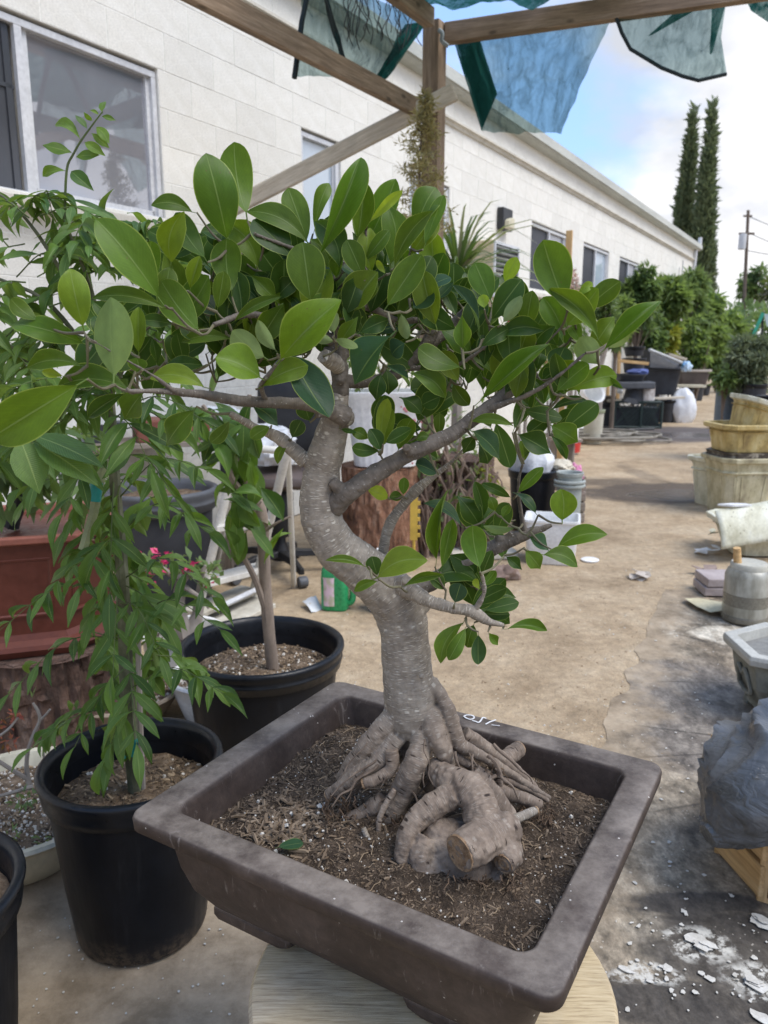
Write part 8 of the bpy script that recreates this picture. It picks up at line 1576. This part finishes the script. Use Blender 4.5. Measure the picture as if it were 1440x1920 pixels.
T = thing('twiggy_seedling', D(54, 1475, 1.84), 'bare pale twigs with red leaf tips in the cream bowl', 'plant'); Yt = 1.84
for pts in ([(56, 1480, 6, Yt), (50, 1440, 4.5, Yt), (52, 1410, 4, Yt), (62, 1380, 4, Yt), (74, 1352, 3.5, Yt), (72, 1335, 3, Yt), (62, 1318, 2.4, Yt)], [(74, 1350, 3, Yt), (84, 1342, 2.4, Yt), (94, 1330, 2, Yt)], [(54, 1462, 4.5, Yt), (30, 1448, 4, Yt - .02), (-6, 1425, 3.6, Yt - .04)], [(60, 1475, 4, Yt), (30, 1484, 3.5, Yt - .06), (-10, 1495, 3, Yt - .1)], [(-8, 1385, 3, Yt - .04), (18, 1365, 2.4, Yt - .02), (36, 1342, 2, Yt)], [(82, 1420, 2.2, Yt + .03), (81, 1385, 2, Yt + .03)]): stem(T, pts, M_barkpale, 'twig', 6, 0.2)
foliage('red_leaves', [(D(x, y, Yt), .012, .012, .014) for x, y in ((5, 1345), (24, 1342), (28, 1338), (8, 1388), (18, 1392), (16, 1362))], 46, 0.018, 0.008, leafmat('red leaf tips', (0.30, 0.05, 0.04), (0.42, 0.09, 0.07)), T, seed=6)
foliage('leaves', [(D(48, 1495, 1.78), .03, .03, .015), (D(80, 1575, 1.7), .015, .015, .008), (D(18, 1568, 1.7), .02, .02, .01), (D(63, 1310, Yt), .006, .006, .01), (D(97, 1333, Yt), .006, .006, .01)], 70, 0.02, 0.008, M_lf3, T, seed=7)
T = thing('planter_shrub', D(30, 985, 2.6), 'dark stemmed shrub with hanging leaves in the terracotta planter', 'shrub')
stem(T, [(20, 985, 16, 2.6), (36, 930, 14, 2.58), (30, 880, 10, 2.56), (60, 830, 7, 2.54), (110, 800, 4, 2.52)], M_black, 'trunk', 9)
foliage('leaves', [(D(x, y, 2.5), .10, .10, .10) for x, y in ((30, 860), (80, 850), (120, 830), (-10, 840), (60, 800), (140, 900), (20, 900))], 260, 0.085, 0.032, M_lf2, T, seed=8, droop=1.0)
# dry conifer in front of the post
Yd = 5.2; b0 = gpt(786, Yd); T = thing('dry_conifer', b0, 'thin yellowing conifer with feathery twigs in front of the pergola post', 'conifer'); mb = MB(); mb.tube([b0, D(786, 640, Yd), D(787, 420, Yd), D(786, 300, Yd), D(794, 215, Yd), D(800, 170, Yd)], [0.014, 0.012, 0.009, 0.007, 0.004, 0.002], 6); part('trunk', mb, M_bark, T)
rc = random.Random(4); mb = MB(); clumps = []
for i in range(54):
    f = i / 53; y = 185 + 255 * f; x = 796 - 10 * f; a = rc.uniform(0, 6.28); L = (14 + 52 * f ** 0.8) * rc.uniform(0.55, 1.15); c = D(x, y, Yd); e = D(x + math.cos(a) * L, y - 6 + rc.uniform(-10, 8), Yd + math.sin(a) * L * mpp(c)); mb.tube([c, c.lerp(e, 0.5) + Z * 0.012, e], [0.003, 0.002, 0.001], 4)
    for k in range(6): clumps.append((c.lerp(e, 0.2 + 0.16 * k), 0.027, 0.027, 0.02))
part('branch', mb, M_bark, T); foliage('needles', clumps, 2800, 0.04, 0.009, leafmat('straw needles', (0.32, 0.27, 0.10), (0.46, 0.40, 0.20), tr=(0.4, 0.36, 0.1), trf=0.2), T, seed=9, up=0.1)
nursery_pot((b0.x, b0.y, 0), 0.13, 0.26, 0.10, 'small black pot of the dry conifer', soil=M_soil_coir, grains=0)
# spiky dracaena
Yq = 6.3; b0 = gpt(858, Yq); T = thing('dracaena', b0, 'spiky green dracaena with long thin arching blades by the wall', 'plant'); mb = MB(); c = D(858, 515, Yq); mb.tube([b0, V((b0.x, Yq, 0.8)), c], [0.05, 0.045, 0.04], 8); part('trunk', mb, M_barkpale, T)
rc = random.Random(6); M_blade = leafmat('dracaena blades', (0.07, 0.12, 0.05), (0.14, 0.19, 0.09)); M_bladep = leafmat('pale dry blades', (0.40, 0.36, 0.24), (0.48, 0.45, 0.33))
for gi in range(2):
    mb = MB()
    for i in range(110 if gi == 0 else 14):
        a = rc.uniform(0, 6.28); el = rc.uniform(-0.2, 1.4); L = rc.uniform(0.45, 0.95) if gi == 0 else rc.uniform(0.9, 1.4); d_ = V((math.cos(a) * math.cos(el), math.sin(a) * math.cos(el), math.sin(el))); s_ = d_.cross(Z).normalized(); w0 = 0.014
        P_ = [c + d_ * L * f - Z * (0.45 * L * f ** 2.4) for f in (0, .25, .5, .75, 1)]; vs = []
        for k, p_ in enumerate(P_): w1 = w0 * (1, 1, 0.8, 0.5, 0.05)[k]; vs += [p_ - s_ * w1, p_ + Z * w1 * 0.5, p_ + s_ * w1]
        mb.add(vs, [(3 * k + j, 3 * k + j + 1, 3 * k + j + 4, 3 * k + j + 3) for k in range(4) for j in (0, 1)])
    part('blade' if gi == 0 else 'dry_blade', mb, M_blade if gi == 0 else M_bladep, T, kind='stuff')
# flowering shrubs along the wall
for i, (px, Y, cl, pk, m, lb) in enumerate(((985, 7.4, ((960, 640), (985, 660), (1000, 700), (960, 700), (985, 610)), ((962, 588), (978, 592), (968, 600), (996, 640), (1004, 650), (994, 668)), M_fl_pink, 'magenta flowered shrub behind the right side of the bonsai crown'), (1036, 8.2, ((1030, 620), (1050, 650), (1020, 690), (1045, 700), (1060, 600)), ((1022, 636), (1034, 640), (1044, 620), (1028, 668), (1015, 676)), M_fl_orange, 'orange flowered shrub right of the magenta one'), (1072, 8.8, ((1070, 590), (1085, 610), (1060, 640), (1075, 560)), ((1066, 514), (1074, 524), (1078, 545), (1084, 552), (1070, 534)), M_fl_white, 'blush flowered climber below the timber board'))):
    b0 = gpt(px, Y); T = thing('flowering_shrub', b0, lb, 'shrub', 'flowering shrubs along the wall'); mb = MB()
    for x, y in cl: mb.tube([b0, b0.lerp(D(x, y, Y), 0.6) + V((0.03, 0, 0)), D(x, y, Y)], [0.02, 0.013, 0.005], 5)
    part('stem', mb, M_barkpale, T); foliage('leaves', [(D(x, y, Y), .17, .17, .15) for x, y in cl], 900, 0.06, 0.028, M_lf3, T, seed=i + 30)
    o = foliage('flowers', [(D(x, y, Y - 0.12), .05, .05, .045) for x, y in pk], 260, 0.045, 0.035, m, T, seed=i + 40); o['kind'] = 'stuff'
tb = D(1067, 470, 8.9); beam_t = thing('timber_board', V((tb.x, 8.9, 0)), 'yellow timber board standing upright beside the third wall window', 'board'); beam('board', V((tb.x, 8.9, 0)), D(1068, 432, 8.9), 0.07, 0.03, M_wood_new, beam_t, up=U)
mb = MB(); mb.box(D(1074, 516, 8.85) , (0.06, 0.04, 0.05)); solo('board_bracket', mb, M_wood_new, 'small timber block fixed to the upright yellow board', 'block', loc=D(1074, 516, 8.85), smooth=False)
